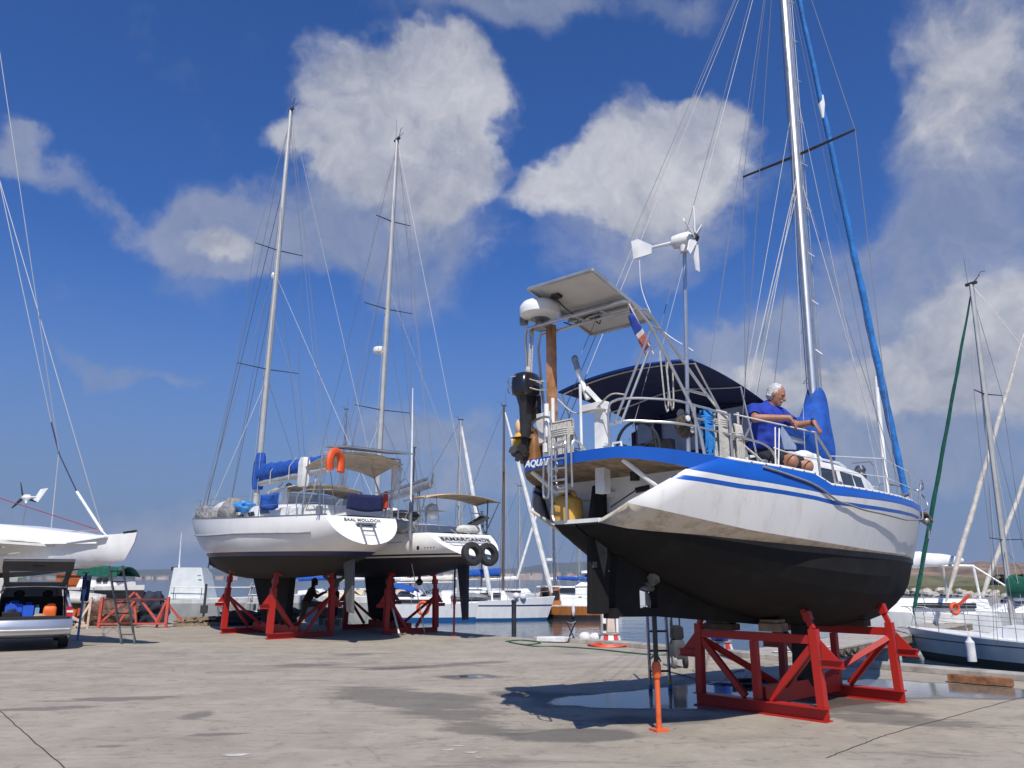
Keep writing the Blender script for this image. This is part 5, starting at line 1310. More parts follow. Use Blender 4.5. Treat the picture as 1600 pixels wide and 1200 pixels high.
lump('rope_coil', 'grey heap of chain and rope at the very bow of the blue-covered yacht', 'rope', Q(7.6, -.35, 3.7), (.6, .3, .2), GC, BRZ)
def dodger(label, a, b, h, m):
    mwx = Matrix.Rotation(BRZ, 4, 'Z'); mwx.translation = BA.location; a, b = V3(mwx @ Vector(a)), V3(mwx @ Vector(b)); n_ = unit(np.cross(b - a, (0, 0, 1)))
    mb = MB(); mb.grid(lambda u, v: lerp(a, b, u) + V3((0, 0, h * v - .05 * math.sin(math.pi * u) * (1 - v))) + n_ * .03 * math.sin(7 * u + 2 * v), 12, 5)
    return tag(mb.build('canvas_dodger', m, None, solid=.012), label, 'dodger', 'canvas dodgers on the white yacht')
dodger('blue canvas dodger on the cockpit side rail', Q(-.35, -1.62, 3.42), Q(-1.3, -1.5, 3.42), .40, BLUE)
dodger('navy canvas dodger on the stern rail above the yacht name', Q(-3.05, -.45, 3.33), Q(-3.0, .62, 3.33), .40, NAVY)
mw = Matrix.Rotation(BRZ, 4, 'Z'); mw.translation = BA.location
mb = MB(); pts = [(0, .30 * math.cos(t) * (1 if True else 1), .32 * math.sin(t)) for t in np.linspace(math.radians(-50), math.radians(230), 18)]
pts = [(0, -.21, -.22), (0, -.23, -.1)] + [(0, .23 * -math.cos(t), .02 + .24 * math.sin(t)) for t in np.linspace(.0, math.pi, 12)] + [(0, .23, -.1), (0, .21, -.22)]
mb.tube(pts, .115, 10, flat=.7); o = mb.build('horseshoe_lifebuoy', ORANGE, None, loc=tuple(mw @ Vector(Q(-3.45, -1.02, 4.42))), rz=BRZ + .45); tag(o, 'orange horseshoe lifebuoy hanging on the stern gantry above the white yacht', 'lifebuoy', 'orange lifebuoys')
mb = MB(); pts2 = [V3(p) * .8 for p in pts]; mb.tube(pts2, .085, 9, flat=.75); o = mb.build('horseshoe_lifebuoy', mat('lifebuoy_red', (.6, .05, .02), .6), None, loc=tuple(mw @ Vector(Q(-2.6, .95, 3.62))), rz=BRZ + 1.1); tag(o, 'red horseshoe lifebuoy on the pushpit beside the navy dodger', 'lifebuoy', 'orange lifebuoys')

# ---------------------------------------------------------------- second yacht (behind, stern with two tyres)
SA = thing('sailing_yacht', 'white yacht with grey boom, tan bimini and two tyres on her stern, propped up', 'sailboat', (-3.05, 24.3, 0), heading(-.62, .785), 'yachts propped up on the quay')
SHM = banded('hull_paint_thin_stripe', [(2.18, (.014, .014, .022), .55), (2.22, (.7, .7, .68), .3), (2.27, (.02, .02, .03), .4), (9, (.80, .79, .77), .25)], var=.025)
edgeS, (szd, sbw, spt) = round_hull(SA, SHM, -2.5, -3.65, 2.84, 2.12, 8.9, 3.35, 8.0, 2.3, 1.62, 1.95, DECKW, stern_half=.56, forefoot=2.0, trans_m=WHITE)
sdz = lambda L: szd(np.clip((L + 2.5) / 11.4, 0, 1))
mb = MB()
for s in (1, -1):
    pts = [spt(t, .26, s) for t in np.linspace(.1, .99, 26)]; mb.tube([(p[0], p[1] + s * .004, p[2]) for p in pts], .014, 4)
mb.build('cove_line', GREYP, SA)
trunk(SA, [-1.3, -.2, 1, 2.5, 4.2, 5.3], [1.2, 1.25, 1.2, 1.05, .8, .5], [3.08, 3.2, 3.28, 3.3, 3.25, 3.1], lambda L: sdz(L) - .06, WHITE)
for s in (1, -1):
    mb = MB(); mb.prism([(-1.1, s * 1.23, 2.98), (1.6, s * 1.17, 3.12), (2.3, s * 1.09, 3.06), (1.6, s * 1.18, 2.98), (-1.1, s * 1.235, 2.88)], (0, -s * .04, 0)); mb.build('window', GLASS, SA)
sm = mast_rig(SA, (2.50, 0, 3.25), (2.10, 0, 17.7), .092, [(.28, 1.08, .05), (.535, .98, .05), (.77, .72, .05)], (2.3, 1.8, 2.9), (8.6, 0, 3.4), [(-2.4, .6, 2.9), (-2.4, -.6, 2.9)], wire_r=.008, stay2=((5.5, 0, 3.1), .75))
mb = MB(); mb.lathe([(.02, -.1), (.22, -.09), (.25, 0), (.22, .09), (.02, .1)], (2.75, 0, 9.55), n=18); mb.box((2.55, 0, 9.42), (.4, .1, .04)); mb.build('radar_dome', WHITE, sm)
mb = MB()
for L, s, f in ((-1.2, -1.7, 12), (-2.3, 1.0, 16), (5, .8, 13)): wire(mb, (L, s, 3.0), (2.4, 0, f), .006, n=4)
wire(mb, (-1.0, 0, 4.5), (2.1, 0, 17.5), .006, n=4); mb.build('running_rigging', WIRE, sm)
mb = MB(); mb.tube([(2.4, 0, 4.12), (-.95, 0, 4.42)], .10, 10, flat=1.35); mb.build('boom', mat('boom_grey', (.30, .31, .32), .45, .4), SA)
mb = MB(); mb.tube([(2.3, 0, 4.34), (-.7, 0, 4.60)], .05, 8); mb.tube([(-.95, 0, 4.45), (-1.02, 0, 4.75)], .03, 6); mb.tube([(-.2, 0, 4.3), (-.25, 0, 3.3)], .05, 8); mb.build('boom_gear', DALU, SA)
mb = MB(); mb.grid(lambda u, v: (lerp(-1.5, -2.75, u), lerp(-1.3, 1.3, v), 3.98 - .16 * abs(2*v-1) ** 2.2 - .05 * (2*u-1) ** 2), 6, 12); mb.build('bimini', mat('tan_canvas', (.50, .36, .22), .85, var=.12), SA, solid=.015)
for s in (1, -1):
    mb = MB()
    for L in (-1.5, -2.7): mb.tube([(L, s * 1.29, 3.83), (-2.1, s * 1.2, 2.9)], .016, 6)
    mb.build('bimini_frame', DALU, SA)
stanchions(SA, edgeS, [.02, .14, .28, .42, .56, .7, .86])
rail_loop(SA, [Q(-1.6, -1.25, 2.85), Q(-1.65, -1.25, 3.4), Q(-2.3, -1.0, 3.45), Q(-2.5, -.4, 3.45)], 'pushpit', .015, ((Q(-2.3, -1.0, 2.85), Q(-2.3, -1.0, 3.45)),))
rail_loop(SA, [Q(-1.6, 1.25, 2.85), Q(-1.65, 1.25, 3.4), Q(-2.3, 1.0, 3.45), Q(-2.5, .4, 3.45)], 'pushpit', .015, ((Q(-2.3, 1.0, 2.85), Q(-2.3, 1.0, 3.45)),))
mb = MB(); mb.tube([Q(-2.45, 1.0, 2.8), Q(-2.5, 1.0, 3.85)], .02, 6); mb.prism([Q(-2.1, .55, 3.15), Q(-2.55, .6, 3.1), Q(-2.6, 1.0, 3.32), Q(-2.15, 1.0, 3.4)], (0, 0, .03)); mb.build('stern_pole', DARKM, SA)
mb = MB(); mb.tube([Q(-2.35, -1.55, 2.60), Q(-2.35, -1.55, 3.65)], .05, 8); mb.build('antenna_post', DALU, SA)
mb = MB(); mb.tube([Q(-2.35, -1.55, 3.66), Q(-2.3, -1.55, 5.6), Q(-2.25, -1.55, 6.95)], [.03, .026, .012], 7); mb.build('whip_antenna', WHITE2, SA)
s2 = unit(V3((-1.15, 0, -.72)))
mb = MB()
def ont(y, f, h=.012): return V3((lerp(-2.5, -3.65, f), y, lerp(2.84, 2.12, f))) + V3((-.53, 0, .85)) * h
mb.prism([ont(.85, .16), ont(-.80, .16), ont(-.72, .40), ont(.75, .40)], V3((-.53, 0, .85)) * .012); mb.build('name_panel', mat('panel_grey', (.42, .43, .45), .5), SA)
text('name_lettering', 'SAMARCANDE', .24, mat('name_black', (.03, .03, .035), .4), SA, tuple(ont(.02, .28, .03)), np.array([(0, .847, -.53), (-1, 0, 0), (0, .53, .847)]), .004, .2, .006, 1.1)
mb = MB(); mb.prism([ont(.7, .46), ont(-.7, .46), ont(-.6, .52), ont(.6, .52)], V3((-.53, 0, .85)) * .03); mb.build('transom_step', WHITE2, SA)
mb = MB(); mb.prism([(2.95, -.14, 1.75), (1.55, -.14, 1.75), (1.45, -.12, .45), (2.45, -.12, .40)], (0, .26, 0)); mb.ball((1.55, 0, .46), (.85, .24, .17), 14, 8); mb.build('keel', HK, SA, bevel=.03)
mb = MB(); mb.prism([(-2.95, -.05, .50), (-2.75, -.05, .48), (-2.45, -.05, 2.0), (-2.95, -.05, 2.1)], (0, .10, 0)); mb.build('rudder', mat('rudder_navy', (.012, .014, .03), .5), SA, bevel=.02)
mb = MB(); mb.lathe([(.05, -.1), (.12, 0), (.05, .1)], (-.4, .0, 1.5), n=10); mb.tube([(-.4, 0, 1.7), (-.4, 0, 1.45)], .05, 6); mb.build('saildrive', BLACK, SA)
mb = MB(); mb.lathe([(.06, 0), (.06, .02)], (-2.35, 1.27, 2.42), (0, 1, 0), 10); [mb.lathe([(.02, 0), (.02, .02)], (-2.6 - .12 * k, 1.2 - .02 * k, 2.42), (0, 1, 0), 6) for k in range(4)]; mb.build('hull_outlet', BLACK, SA)
SRZ = heading(-.62, .785)
mws = Matrix.Rotation(SRZ, 4, 'Z'); mws.translation = SA.location
for (s, lb) in ((-.50, 'black car tyre hanging on the stern of the second white yacht, left one'), (.10, 'black car tyre hanging on the stern of the second white yacht, right one')):
    mb = MB(); ax = unit(V3((-1, 0, .25))); prof = [(.17, -.09), (.26, -.10), (.31, -.075), (.325, 0), (.31, .075), (.26, .10), (.17, .09), (.18, 0)]
    _, aa, bb = frame(ax); rings = [[ax * z + r * (math.cos(q) * aa + math.sin(q) * bb) for q in np.linspace(0, 2*math.pi, 28, endpoint=False)] for r, z in prof]
    mb.loft(rings, ring_closed=True); o = mb.build('tyre', RUBBER, None, loc=tuple(mws @ Vector(Q(-3.78 - (.06 if s < 0 else -.04), s, 2.24))), rz=SRZ); tag(o, lb, 'tyre', 'tyres hung as fenders on the second white yacht')
mb = MB()
for s in (-.50, .10): wire(mb, mws @ Vector(Q(-3.8, s, 2.52)), mws @ Vector(Q(-2.5, s * .6, 2.95)), .008)
tag(mb.build('rope', ROPEW), 'grey ropes holding the two tyres on the white stern', 'rope')
SG = 'gear stowed on the deck of the second white yacht'
lump('outboard_motor', 'outboard motor under a white cloth on the rail of the yacht with tyres', 'outboard motor', Q(-2.2, -.75, 3.45), (.16, .2, .22), WHITE2, SRZ, SG, parentT=SA)
lump('rope_heap', 'heap of white rope on the cockpit edge of the yacht with tyres', 'rope', Q(-1.4, -1.3, 3.05), (.45, .3, .22), ROPEW, SRZ, SG, .2, SA)
lump('covered_bundle', 'dark bundle on the coachroof of the yacht with tyres', 'bundle', Q(-.3, -.6, 3.45), (.7, .45, .16), BLACK, SRZ, SG, .1, SA)
lump('white_cover', 'white folded cover on top of the coachroof of the yacht with tyres', 'cover', Q(.7, -.6, 3.62), (.6, .4, .13), WHITE2, SRZ, SG, .08, SA)
lump('cushion', 'pale cushion on the aft deck by the tan bimini', 'cushion', Q(-2.35, .4, 2.98), (.2, .4, .13), LC, SRZ, SG, .05, SA)
# cradles of the two yachts
RB = 'red boat cradles on the quay'
bc = cradle('boat_cradle', 'red steel cradle with braced uprights under the yacht with the blue sail cover', (-5.9, 22.5, 0), heading(-.67, .742), .93, 3.1, 1.35, {(False, 1): (1.75, .05), (False, -1): (1.75, .05), (True, 1): (1.85, .05), (True, -1): (1.85, .05)}, uw=.15)
sc = cradle('boat_cradle', 'red steel cradle in the shade under the yacht with the tyres', (-3.05, 24.3, 0), heading(-.60, .80), .86, 2.8, 1.30, {(False, 1): (1.75, .05), (False, -1): (1.75, .05), (True, 1): (1.8, .05), (True, -1): (1.8, .05)}, uw=.15)
g = ground(709, 994); prop((g[0], g[1], 0), 1.95, 'red prop with black screw under the stern of the yacht with tyres', 1.0, REDP)
# small things beneath
mb = MB(); a = V3(ground(612, 985)); wire(mb, a, V3(at(620, 900, a[1] - .3)), .02); 
a, b_ = V3(ground(624, 992)), V3(at(606, 921, 24.3)); mb = MB(); mb.beam(a, b_, .05, .03); tag(mb.build('wooden_plank', WHITE2), 'pale plank leaning on the right cradle upright under the yacht with tyres', 'plank')
mb = MB(); mb.beam(V3(ground(612, 993)) + V3((0, 0, .03)), V3(ground(634, 992)) + V3((0, 0, .03)), .12, .05); tag(mb.build('wooden_plank', OLDWOOD), 'brown plank lying at the foot of the right cradle', 'plank')
mb = MB(); a = V3(ground(664, 991)); wire(mb, a, V3(mws @ Vector(Q(-1.9, -1.4, 2.85))), .012, sag=.03); tag(mb.build('rope', ROPEW), 'thin rope hanging from the second white yacht to the ground', 'rope')
# ================================================================ left: trimaran, estate car, racks, fishing boats
TR = thing('trimaran', 'white multihull with raised bow, solar panel and small wind generator, above the silver car', 'sailboat', (-8.97, 18.7, 0), heading(.9, -.43))
THM = banded('trimaran_paint', [(1.90, (.012, .012, .016), .6), (9, (.80, .80, .78), .25)], var=.05, tilt=-.035)
TW = mat('trimaran_white', (.78, .78, .77), .3, var=.04)
def tri_hull(x0, x1, yc, half, zd0, zd1, zb0, zb1, rake=.35):
    rings = []
    for t in np.linspace(0, 1, 16):
        x = lerp(x0, x1, t); k = 1 - max(0, (t - .45) / .55) ** 2.2; h = max(.015, half * k)
        zd = lerp(zd0, zd1, t ** 1.6); zb = zb0 + (zb1 - zb0) * t ** 2.5
        prof = [(1, zd, 1), (1.0, lerp(zd, zb, .35), .86), (.9, lerp(zd, zb, .62), .55), (.5, lerp(zd, zb, .88), .2), (.06, zb, 0)]
        e = t ** 6
        rings.append([(x - e * rake * (1 - q), yc + h * a, z) for a, z, q in prof] + [(x - e * rake * (1 - q), yc - h * a, z) for a, z, q in prof[::-1]])
    mb = MB(); mb.loft(rings); mb.build('hull', THM, TR, sharp=35)
tri_hull(-9, 0, 0, .62, 2.36, 2.67, 1.55, 2.02)
tri_hull(-9, -4.1, -1.75, .36, 2.40, 2.52, 1.75, 2.0, .25)
mb = MB()
mb.prism([(-1.75, -.56, 2.43), (-1.75, .5, 2.43), (-.75, .3, 2.56), (-.75, -.3, 2.56)], (0, 0, .03))
rg = []
for x, w, z in ((-1.0, .32, 2.60), (-1.9, .58, 2.70), (-3.2, .78, 2.84), (-4.6, .9, 2.98), (-6.5, 1.0, 3.0), (-8.8, 1.0, 2.98)):
    rg.append([(x, -w, 2.42), (x, -w * .88, z - .06), (x, -w * .7, z), (x, w * .7, z), (x, w * .88, z - .06), (x, w, 2.42)])
mb.loft(rg, smooth=False); mb.build('cabin', TW, TR)
mb = MB()
mb.prism([(-2.3, -.5, 2.36), (-3.2, -1.75, 2.44), (-8.8, -1.9, 2.44), (-8.8, -.5, 2.36)], (0, 0, .06)); mb.prism([(-2.3, -.5, 2.43), (-3.0, -1.1, 2.5), (-8.8, -1.2, 2.52), (-8.8, -.5, 2.56)], (0, 0, .05))
mb.build('wing_deck', mat('wing_white', (.70, .68, .63), .5, var=.08), TR)
mb = MB(); mb.tube([(-2.9 + .0 - .35 * k, -1.30 - .02 * k, 2.33 - .05 * math.sin(k * 2.2)) for k in range(14)], .014, 5); mb.tube([(-2.6 - .35 * k, -1.1 - .03 * k, 2.15 + .05 * math.cos(k * .9)) for k in range(10)], .014, 5); mb.build('netting_rope', ROPEW, TR)
mb = MB(); mb.box((-4.7, -.875, 2.72), (.14, .02, .09)); mb.build('window', GLASS, TR)
mb = MB(); mb.prism([(-.35, -.12, 2.66), (-.05, -.03, 2.70), (-.05, .03, 2.70), (-.35, .12, 2.66)], (0, 0, .03)); mb.build('bow_pad', BLACK, TR)
solar((-8.2, -1.3, 2.72), (-5.0, -1.1, 2.78), (-5.0, -.3, 3.12), (-8.2, -.4, 3.12), MATS['panel_frame'], SBACK, SCELL, TR)
mb = MB()
for x in (-5.2, -6.2, -7.3): mb.tube([(x + .15, -.4, 3.08), (x - .25, -1.35, 2.52)], .025, 6)
mb.build('panel_strut', BLACK, TR)
mb = MB(); mb.tube([(-4.55, .1, 2.95), (-4.55, .1, 3.62)], .014, 6); gp = mb.build('generator_pole', DALU, TR)
mb = MB(); gw = unit(V3((-1, -.1, 0))); gc = V3((-4.55, .1, 3.72)); mb.lathe([(.02, -.12), (.07, -.08), (.08, .05), (.05, .14)], gc, gw, 12); mb.lathe([(.03, -.16), (.05, -.02)], gc, (0, 0, 1), 8); mb.tube([gc, gc - gw * .35], .02, 6)
mb.prism([gc - gw * .25 + V3((0, 0, -.08)), gc - gw * .42 + V3((0, 0, -.14)), gc - gw * .72 + V3((0, 0, .22)), gc - gw * .45 + V3((0, 0, .2))], np.cross(gw, (0, 0, 1)) * .02); wgl = mb.build('wind_generator', WHITE2, TR)
_, ra, rb = frame(gw)
for k in range(3):
    t = 1.9 + k * 2.094; dr = math.cos(t) * ra + math.sin(t) * rb; tg = np.cross(gw, dr) + gw * .5; c = gc + gw * .14
    mb = MB(); mb.prism([c - tg * .02, c + dr * .1 - tg * .04, c + dr * .40 - tg * .012, c + dr * .42 + tg * .012, c + dr * .08 + tg * .03], gw * .012); mb.build('blade', BLACK, wgl)
TO = Matrix.Rotation(heading(.9, -.43), 4, 'Z'); TO.translation = TR.location; TI = TO.inverted()
def tl(px, py, Y): return V3(TI @ Vector(at(px, py, Y)))
j = tl(92, 708, 19.6); bowp = tl(160, 830, 19.4); bow2 = tl(168, 838, 19.3); mtop = tl(-210, -420, 21.5)
mb = MB(); wire(mb, tl(120, 768, 19.5), bowp, .035, n=6); wire(mb, bowp, bow2, .02, n=5); wire(mb, j, tl(79, 836, 20.6), .012, n=4); mb.build('furler', WHITE2, TR)
mb = MB(); wire(mb, j, tl(120, 768, 19.5), .016, n=5); wire(mb, tl(80, 660, 19.8), j, .02, n=5); mb.build('bridle_rope', mat('navy_rope', (.02, .03, .09), .8), TR)
mb = MB(); wire(mb, tl(80, 660, 19.8), tl(-60, 10, 21), .011, n=4); wire(mb, j, tl(-8, 30, 20.5), .011, n=4); wire(mb, bowp, tl(-45, 130, 21), .011, n=4); mb.build('forestay', WIRE, TR)
mb = MB(); wire(mb, bowp, tl(-10, 775, 21), .012, n=4); mb.build('red_line', mat('red_line', (.25, .03, .05), .8), TR)
mb = MB(); wire(mb, tl(155, 828, 19.4), tl(-10, 838, 20), .01, n=4); mb.build('lashing', mat('pink_rope', (.45, .25, .25), .8), TR)
mb = MB(); mb.tube([tl(-150, 840, 21.2), tl(-200, -300, 21.2)], .12, 8); mb.build('mast', ALUW, TR)
for x, y in ((-7.5, .0), (-7.2, -1.75)):
    mb = MB(); mb.box((0, 0, .8), (.5, .4, 1.6)); w = TO @ Vector((x, y, 0)); tag(mb.build('support_block', OLDWOOD, None, loc=(w[0], w[1], 0), rz=.3), {-3.2: 'timber support under the middle of the white multihull', -7.5: 'timber support under the stern of the white multihull', -7.2: 'timber support under the side float of the white multihull'}[x], 'support')
la = V3(ground(201, 1006)); lb = V3(at(181, 884, 19.9)); ladder('ladder', 'long grey ladder leaning on the raised bow of the white multihull', la, lb, .32, 7, mat('ladder_grey', (.26, .27, .26), .6, .3, var=.25), (1, .1, 0), (mat('ladder_green', (.05, .16, .13), .6), DALU))

# silver estate car, tailgate open
CAR = thing('estate_car', 'silver estate car seen from behind with its tailgate open and bags inside', 'car', (-11.0, 18.35, 0), heading(-.53, .85))
SILV = mat('silver_car_paint', (.52, .53, .55), .3, .75, var=.04, scale=2, coat=.5)
CARK = mat('car_trim_black', (.018, .018, .02), .5); TAIL = mat('tail_light_red', (.45, .012, .012), .15, coat=.6); INT = mat('car_interior', (.02, .02, .022), .85)
def car():
    W2 = .83
    prof = lambda x: None
    for s in (1, -1):                                   # side panels with tumblehome
        mb = MB()
        st_ = [(.10, .30, .66, .96, .98), (.35, .22, .70, .98, 1.0), (1.2, .20, .72, 1.0, 1.0), (2.6, .20, .72, .98, 1.0), (3.4, .22, .70, .92, .98), (4.2, .26, .66, .82, .92), (4.45, .32, .6, .70, .80)]
        rg = [[(x, s * W2 * wv * .97, z0), (x, s * W2 * wv, z0 + .15), (x, s * W2 * wv, z1), (x, s * (W2 - .04) * wv, z2)] for x, z0, z1, z2, wv in st_]
        mb.loft(rg, open_ring=True); mb.build('side_panel', SILV, CAR, solid=.03)
        mb = MB(); mb.prism([(.12, s * .79, .96), (.18, s * .70, 1.20), (.30, s * .655, 1.40), (.62, s * .66, 1.42), (.42, s * .79, .98)], (0, -s * .06, 0)); mb.build('rear_pillar', SILV, CAR, bevel=.012)
        mb = MB(); mb.prism([(.45, s * .792, .98), (.66, s * .662, 1.41), (2.5, s * .66, 1.42), (3.3, s * .76, .96)], (0, -s * .01, 0)); mb.build('side_window', GLASS, CAR)
        mb = MB(); mb.prism([(.06, s * .835, .74), (.06, s * .70, .74), (.075, s * .675, .95), (.09, s * .79, .97)], (.07, 0, 0)); mb.build('tail_light', TAIL, CAR, bevel=.01)
        mb = MB(); mb.prism([(.055, s * .83, .83), (.055, s * .70, .83), (.057, s * .69, .88), (.057, s * .825, .88)], (.03, 0, 0)); mb.build('reverse_light', WHITE2, CAR)
        for x in (.85, 3.55):
            mb = MB(); mb.lathe([(.2, -.1), (.30, -.10), (.315, -.07), (.315, .07), (.30, .10), (.2, .1)], (x, s * .74, .315), (0, 1, 0), 22); mb.build('wheel', RUBBER, CAR)
    mb = MB(); mb.loft([[(x, y * w, z - .035 * (y / .7) ** 2) for y in np.linspace(-.68, .68, 9)] for x, w, z in ((.26, .96, 1.43), (.8, 1, 1.46), (2.0, 1, 1.45), (2.7, .95, 1.38), (3.35, 1.1, .98), (4.3, 1.05, .84))], open_ring=True); mb.build('roof', SILV, CAR, solid=.03)
    mb = MB(); rg = []
    for y in np.linspace(-1, 1, 15):
        c = .10 * (1 - abs(y) ** 3); rg.append([(.14 - c, y * .84, .30), (.02 - c, y * .84, .36), (-.02 - c, y * .845, .50), (-.01 - c, y * .845, .56), (.03 - c, y * .84, .68), (.12, y * .82, .70), (.3, y * .80, .70), (.3, y * .8, .30)])
    mb.loft(rg); mb.build('rear_bumper', SILV, CAR, sharp=30)
    mb = MB(); rg = []
    for y in np.linspace(-1, 1, 11):
        c = .10 * (1 - abs(y) ** 3); rg.append([(-.028 - c, y * .80, .455), (-.034 - c, y * .80, .47), (-.028 - c, y * .80, .485)])
    mb.loft(rg, cap=False); mb.build('bumper_strip', mat('bumper_light', (.62, .62, .62), .4), CAR)
    mb = MB(); mb.prism([(.03, -.72, .28), (.03, .72, .28), (.03, .72, .34), (.03, -.72, .34)], (.2, 0, 0)); mb.build('valance', CARK, CAR)
    mb = MB()                                            # boot interior
    mb.prism([(.16, -.68, .70), (2.2, -.68, .70), (2.2, .68, .70), (.16, .68, .70)], (0, 0, .02))
    mb.prism([(1.15, -.68, .72), (1.15, .68, .72), (1.3, .64, 1.18), (1.3, -.64, 1.18)], (.08, 0, 0))
    for s in (1, -1): mb.prism([(.16, s * .685, .72), (1.2, s * .70, .72), (1.3, s * .62, 1.38), (.30, s * .60, 1.37)], (0, s * .02, 0))
    for y in (-.3, .3): mb.ball((1.32, y, 1.24), (.06, .12, .09), 8, 6)
    mb.build('boot_interior', INT, CAR)
    mb = MB(); mb.beam((.12, -.70, .735), (.12, .70, .735), .06, .05); mb.tube(smooth_path([(.11, -.72, .74), (.15, -.70, 1.0), (.27, -.62, 1.36), (.28, 0, 1.39), (.27, .62, 1.36), (.15, .70, 1.0), (.11, .72, .74)], 4), .025, 6); mb.build('boot_seal', CARK, CAR)
    # raised tailgate
    h0, h1 = V3((.27, 0, 1.42)), V3((-.40, 0, 1.98)); d = unit(h1 - h0); nn = V3((d[2], 0, -d[0])); Lg = np.linalg.norm(h1 - h0)
    def g(u, y, h=0.0): return h0 + d * u * Lg + V3((0, y, 0)) + nn * h
    mb = MB()
    out_ = [(0, -.62), (.05, .62)] 
    mb.prism([g(0, -.62), g(0, -.52), g(1, -.60), g(1, -.70), g(.75, -.71)], nn * .05); mb.prism([g(0, .62), g(0, .52), g(1, .60), g(1, .70), g(.75, .71)], nn * .05)
    mb.prism([g(0, -.52), g(.13, -.53), g(.13, .53), g(0, .52)], nn * .05); mb.prism([g(.62, -.57), g(1, -.60), g(1, .60), g(.62, .57)], nn * .06)
    mb.beam(g(.8, -.12, -.01), g(.8, .12, -.01), .06, .03)
    tgt = mb.build('tailgate', mat('tailgate_lining', (.045, .045, .047), .7), CAR)
    mb = MB(); mb.prism([g(.01, -.64, .052), g(1.02, -.72, .062), g(1.02, .72, .062), g(.62, .70, .062), g(.62, -.70, .062)][0:0] or [g(.62, -.70, .062), g(1.02, -.72, .062), g(1.02, .72, .062), g(.62, .70, .062)], nn * .02); mb.build('outer_skin', SILV, tgt)
    mb = MB(); mb.prism([g(.13, -.53, .03), g(.62, -.57, .03), g(.62, .57, .03), g(.13, .53, .03)], nn * .006); mb.build('rear_window', mat('car_glass', (.80, .88, .88), .02, var=.02, trans=.95), tgt)
    mb = MB()
    for s in (1, -1): mb.tube([g(.55, s * .62), V3((.22, s * .655, 1.1))], .012, 6)
    mb.build('gas_strut', CARK, CAR)
    mb = MB(); mb.tube(smooth_path([(.6, .62, 1.46), (.7, .60, 1.52), (2.2, .60, 1.52), (2.3, .62, 1.46)], 4), .015, 6); mb.tube(smooth_path([(.6, -.62, 1.46), (.7, -.60, 1.52), (2.2, -.60, 1.52), (2.3, -.62, 1.46)], 4), .015, 6); mb.build('roof_rail', CARK, CAR)
car()
CM = Matrix.Rotation(heading(-.53, .85), 4, 'Z'); CM.translation = CAR.location
def incar(c): return tuple(CM @ Vector(c))
CRZ = heading(-.53, .85)
BB = mat('bag_royal_blue', (.01, .09, .55), .7, var=.12)
for c, sz, m, nm, lb, ct in (((.45, .37, .88), (.25, .34, .30), BB, 'bag', 'blue bag standing at the left in the open car boot', 'bag'), ((.42, .08, .86), (.25, .22, .27), BB, 'bag', 'blue bag in the middle of the open car boot', 'bag'),
                            ((.30, .40, .79), (.22, .36, .14), BLACK, 'case', 'black case in front of the blue bags in the boot', 'case'), ((.38, -.10, .83), (.10, .09, .22), mat('carton_blue', (.18, .32, .5), .6), 'carton', 'light blue carton between blue bag and orange can', 'carton')):
    mb = MB(); mb.box((0, 0, 0), sz); mb.box((0, 0, sz[2] / 2 + .012), (sz[0] * .5, sz[1] * .5, .024)); mb.tube([(0, -sz[1] * .25, sz[2] / 2 + .02), (0, -sz[1] * .2, sz[2] / 2 + .06), (0, sz[1] * .2, sz[2] / 2 + .06), (0, sz[1] * .25, sz[2] / 2 + .02)], .010, 5)
    tag(mb.build(nm, m, None, bevel=.03, loc=incar(c), rz=CRZ), lb, ct, 'luggage in the car boot')
def jerrycan(name, label, m, loc, rz, sc=(.18, .30, .30), capm=None):
    t = thing(name, label, 'jerry can', loc, rz)
    x, y, z = sc
    mb = MB(); rg = []
    for zz, k in ((0, .86), (.03, 1), (.45, 1), (.80, .97), (.9, .80), (1.0, .5)):
        rg.append([(x / 2 * k * math.copysign(abs(math.cos(q)) ** .45, math.cos(q)), y / 2 * (k if zz < .85 else k * 1.1) * math.copysign(abs(math.sin(q)) ** .45, math.sin(q)), z * zz * .92) for q in np.linspace(0, 2*math.pi, 20, endpoint=False)])
    mb.loft(rg); mb.build('body', m, t, sharp=50)
    mb = MB(); mb.tube(smooth_path([(0, -y * .34, z * .84), (0, -y * .25, z * 1.02), (0, y * .15, z * 1.02), (0, y * .22, z * .86)], 4), x * .12, 7); mb.build('handle', m, t)
    mb = MB(); mb.lathe([(x * .17, 0), (x * .17, z * .12)], (0, y * .33, z * .82), n=10); mb.build('cap', capm or m, t)
    return t
jerrycan('jerry_can', 'orange jerry can at the right of the open car boot', mat('jerrycan_orange', (.70, .13, .02), .45), incar((.34, -.36, .722)), CRZ, (.2, .28, .28))
mb = MB(); mb.ball((0, 0, .11), (.15, .13, .13), 14, 9); o = mb.build('helmet', mat('helmet_black', (.02, .02, .022), .12), None, loc=incar((.62, -.33, .73)), rz=CRZ); tag(o, 'shiny black helmet behind the orange jerry can', 'helmet')
mb = MB(); mb.ball((0, 0, .04), (.10, .14, .05), 10, 6); o = mb.build('shoe', mat('shoe_tan', (.4, .26, .15), .8), None, loc=incar((.28, -.17, .72)), rz=CRZ); tag(o, 'tan shoe lying in the boot left of the orange can', 'shoe')

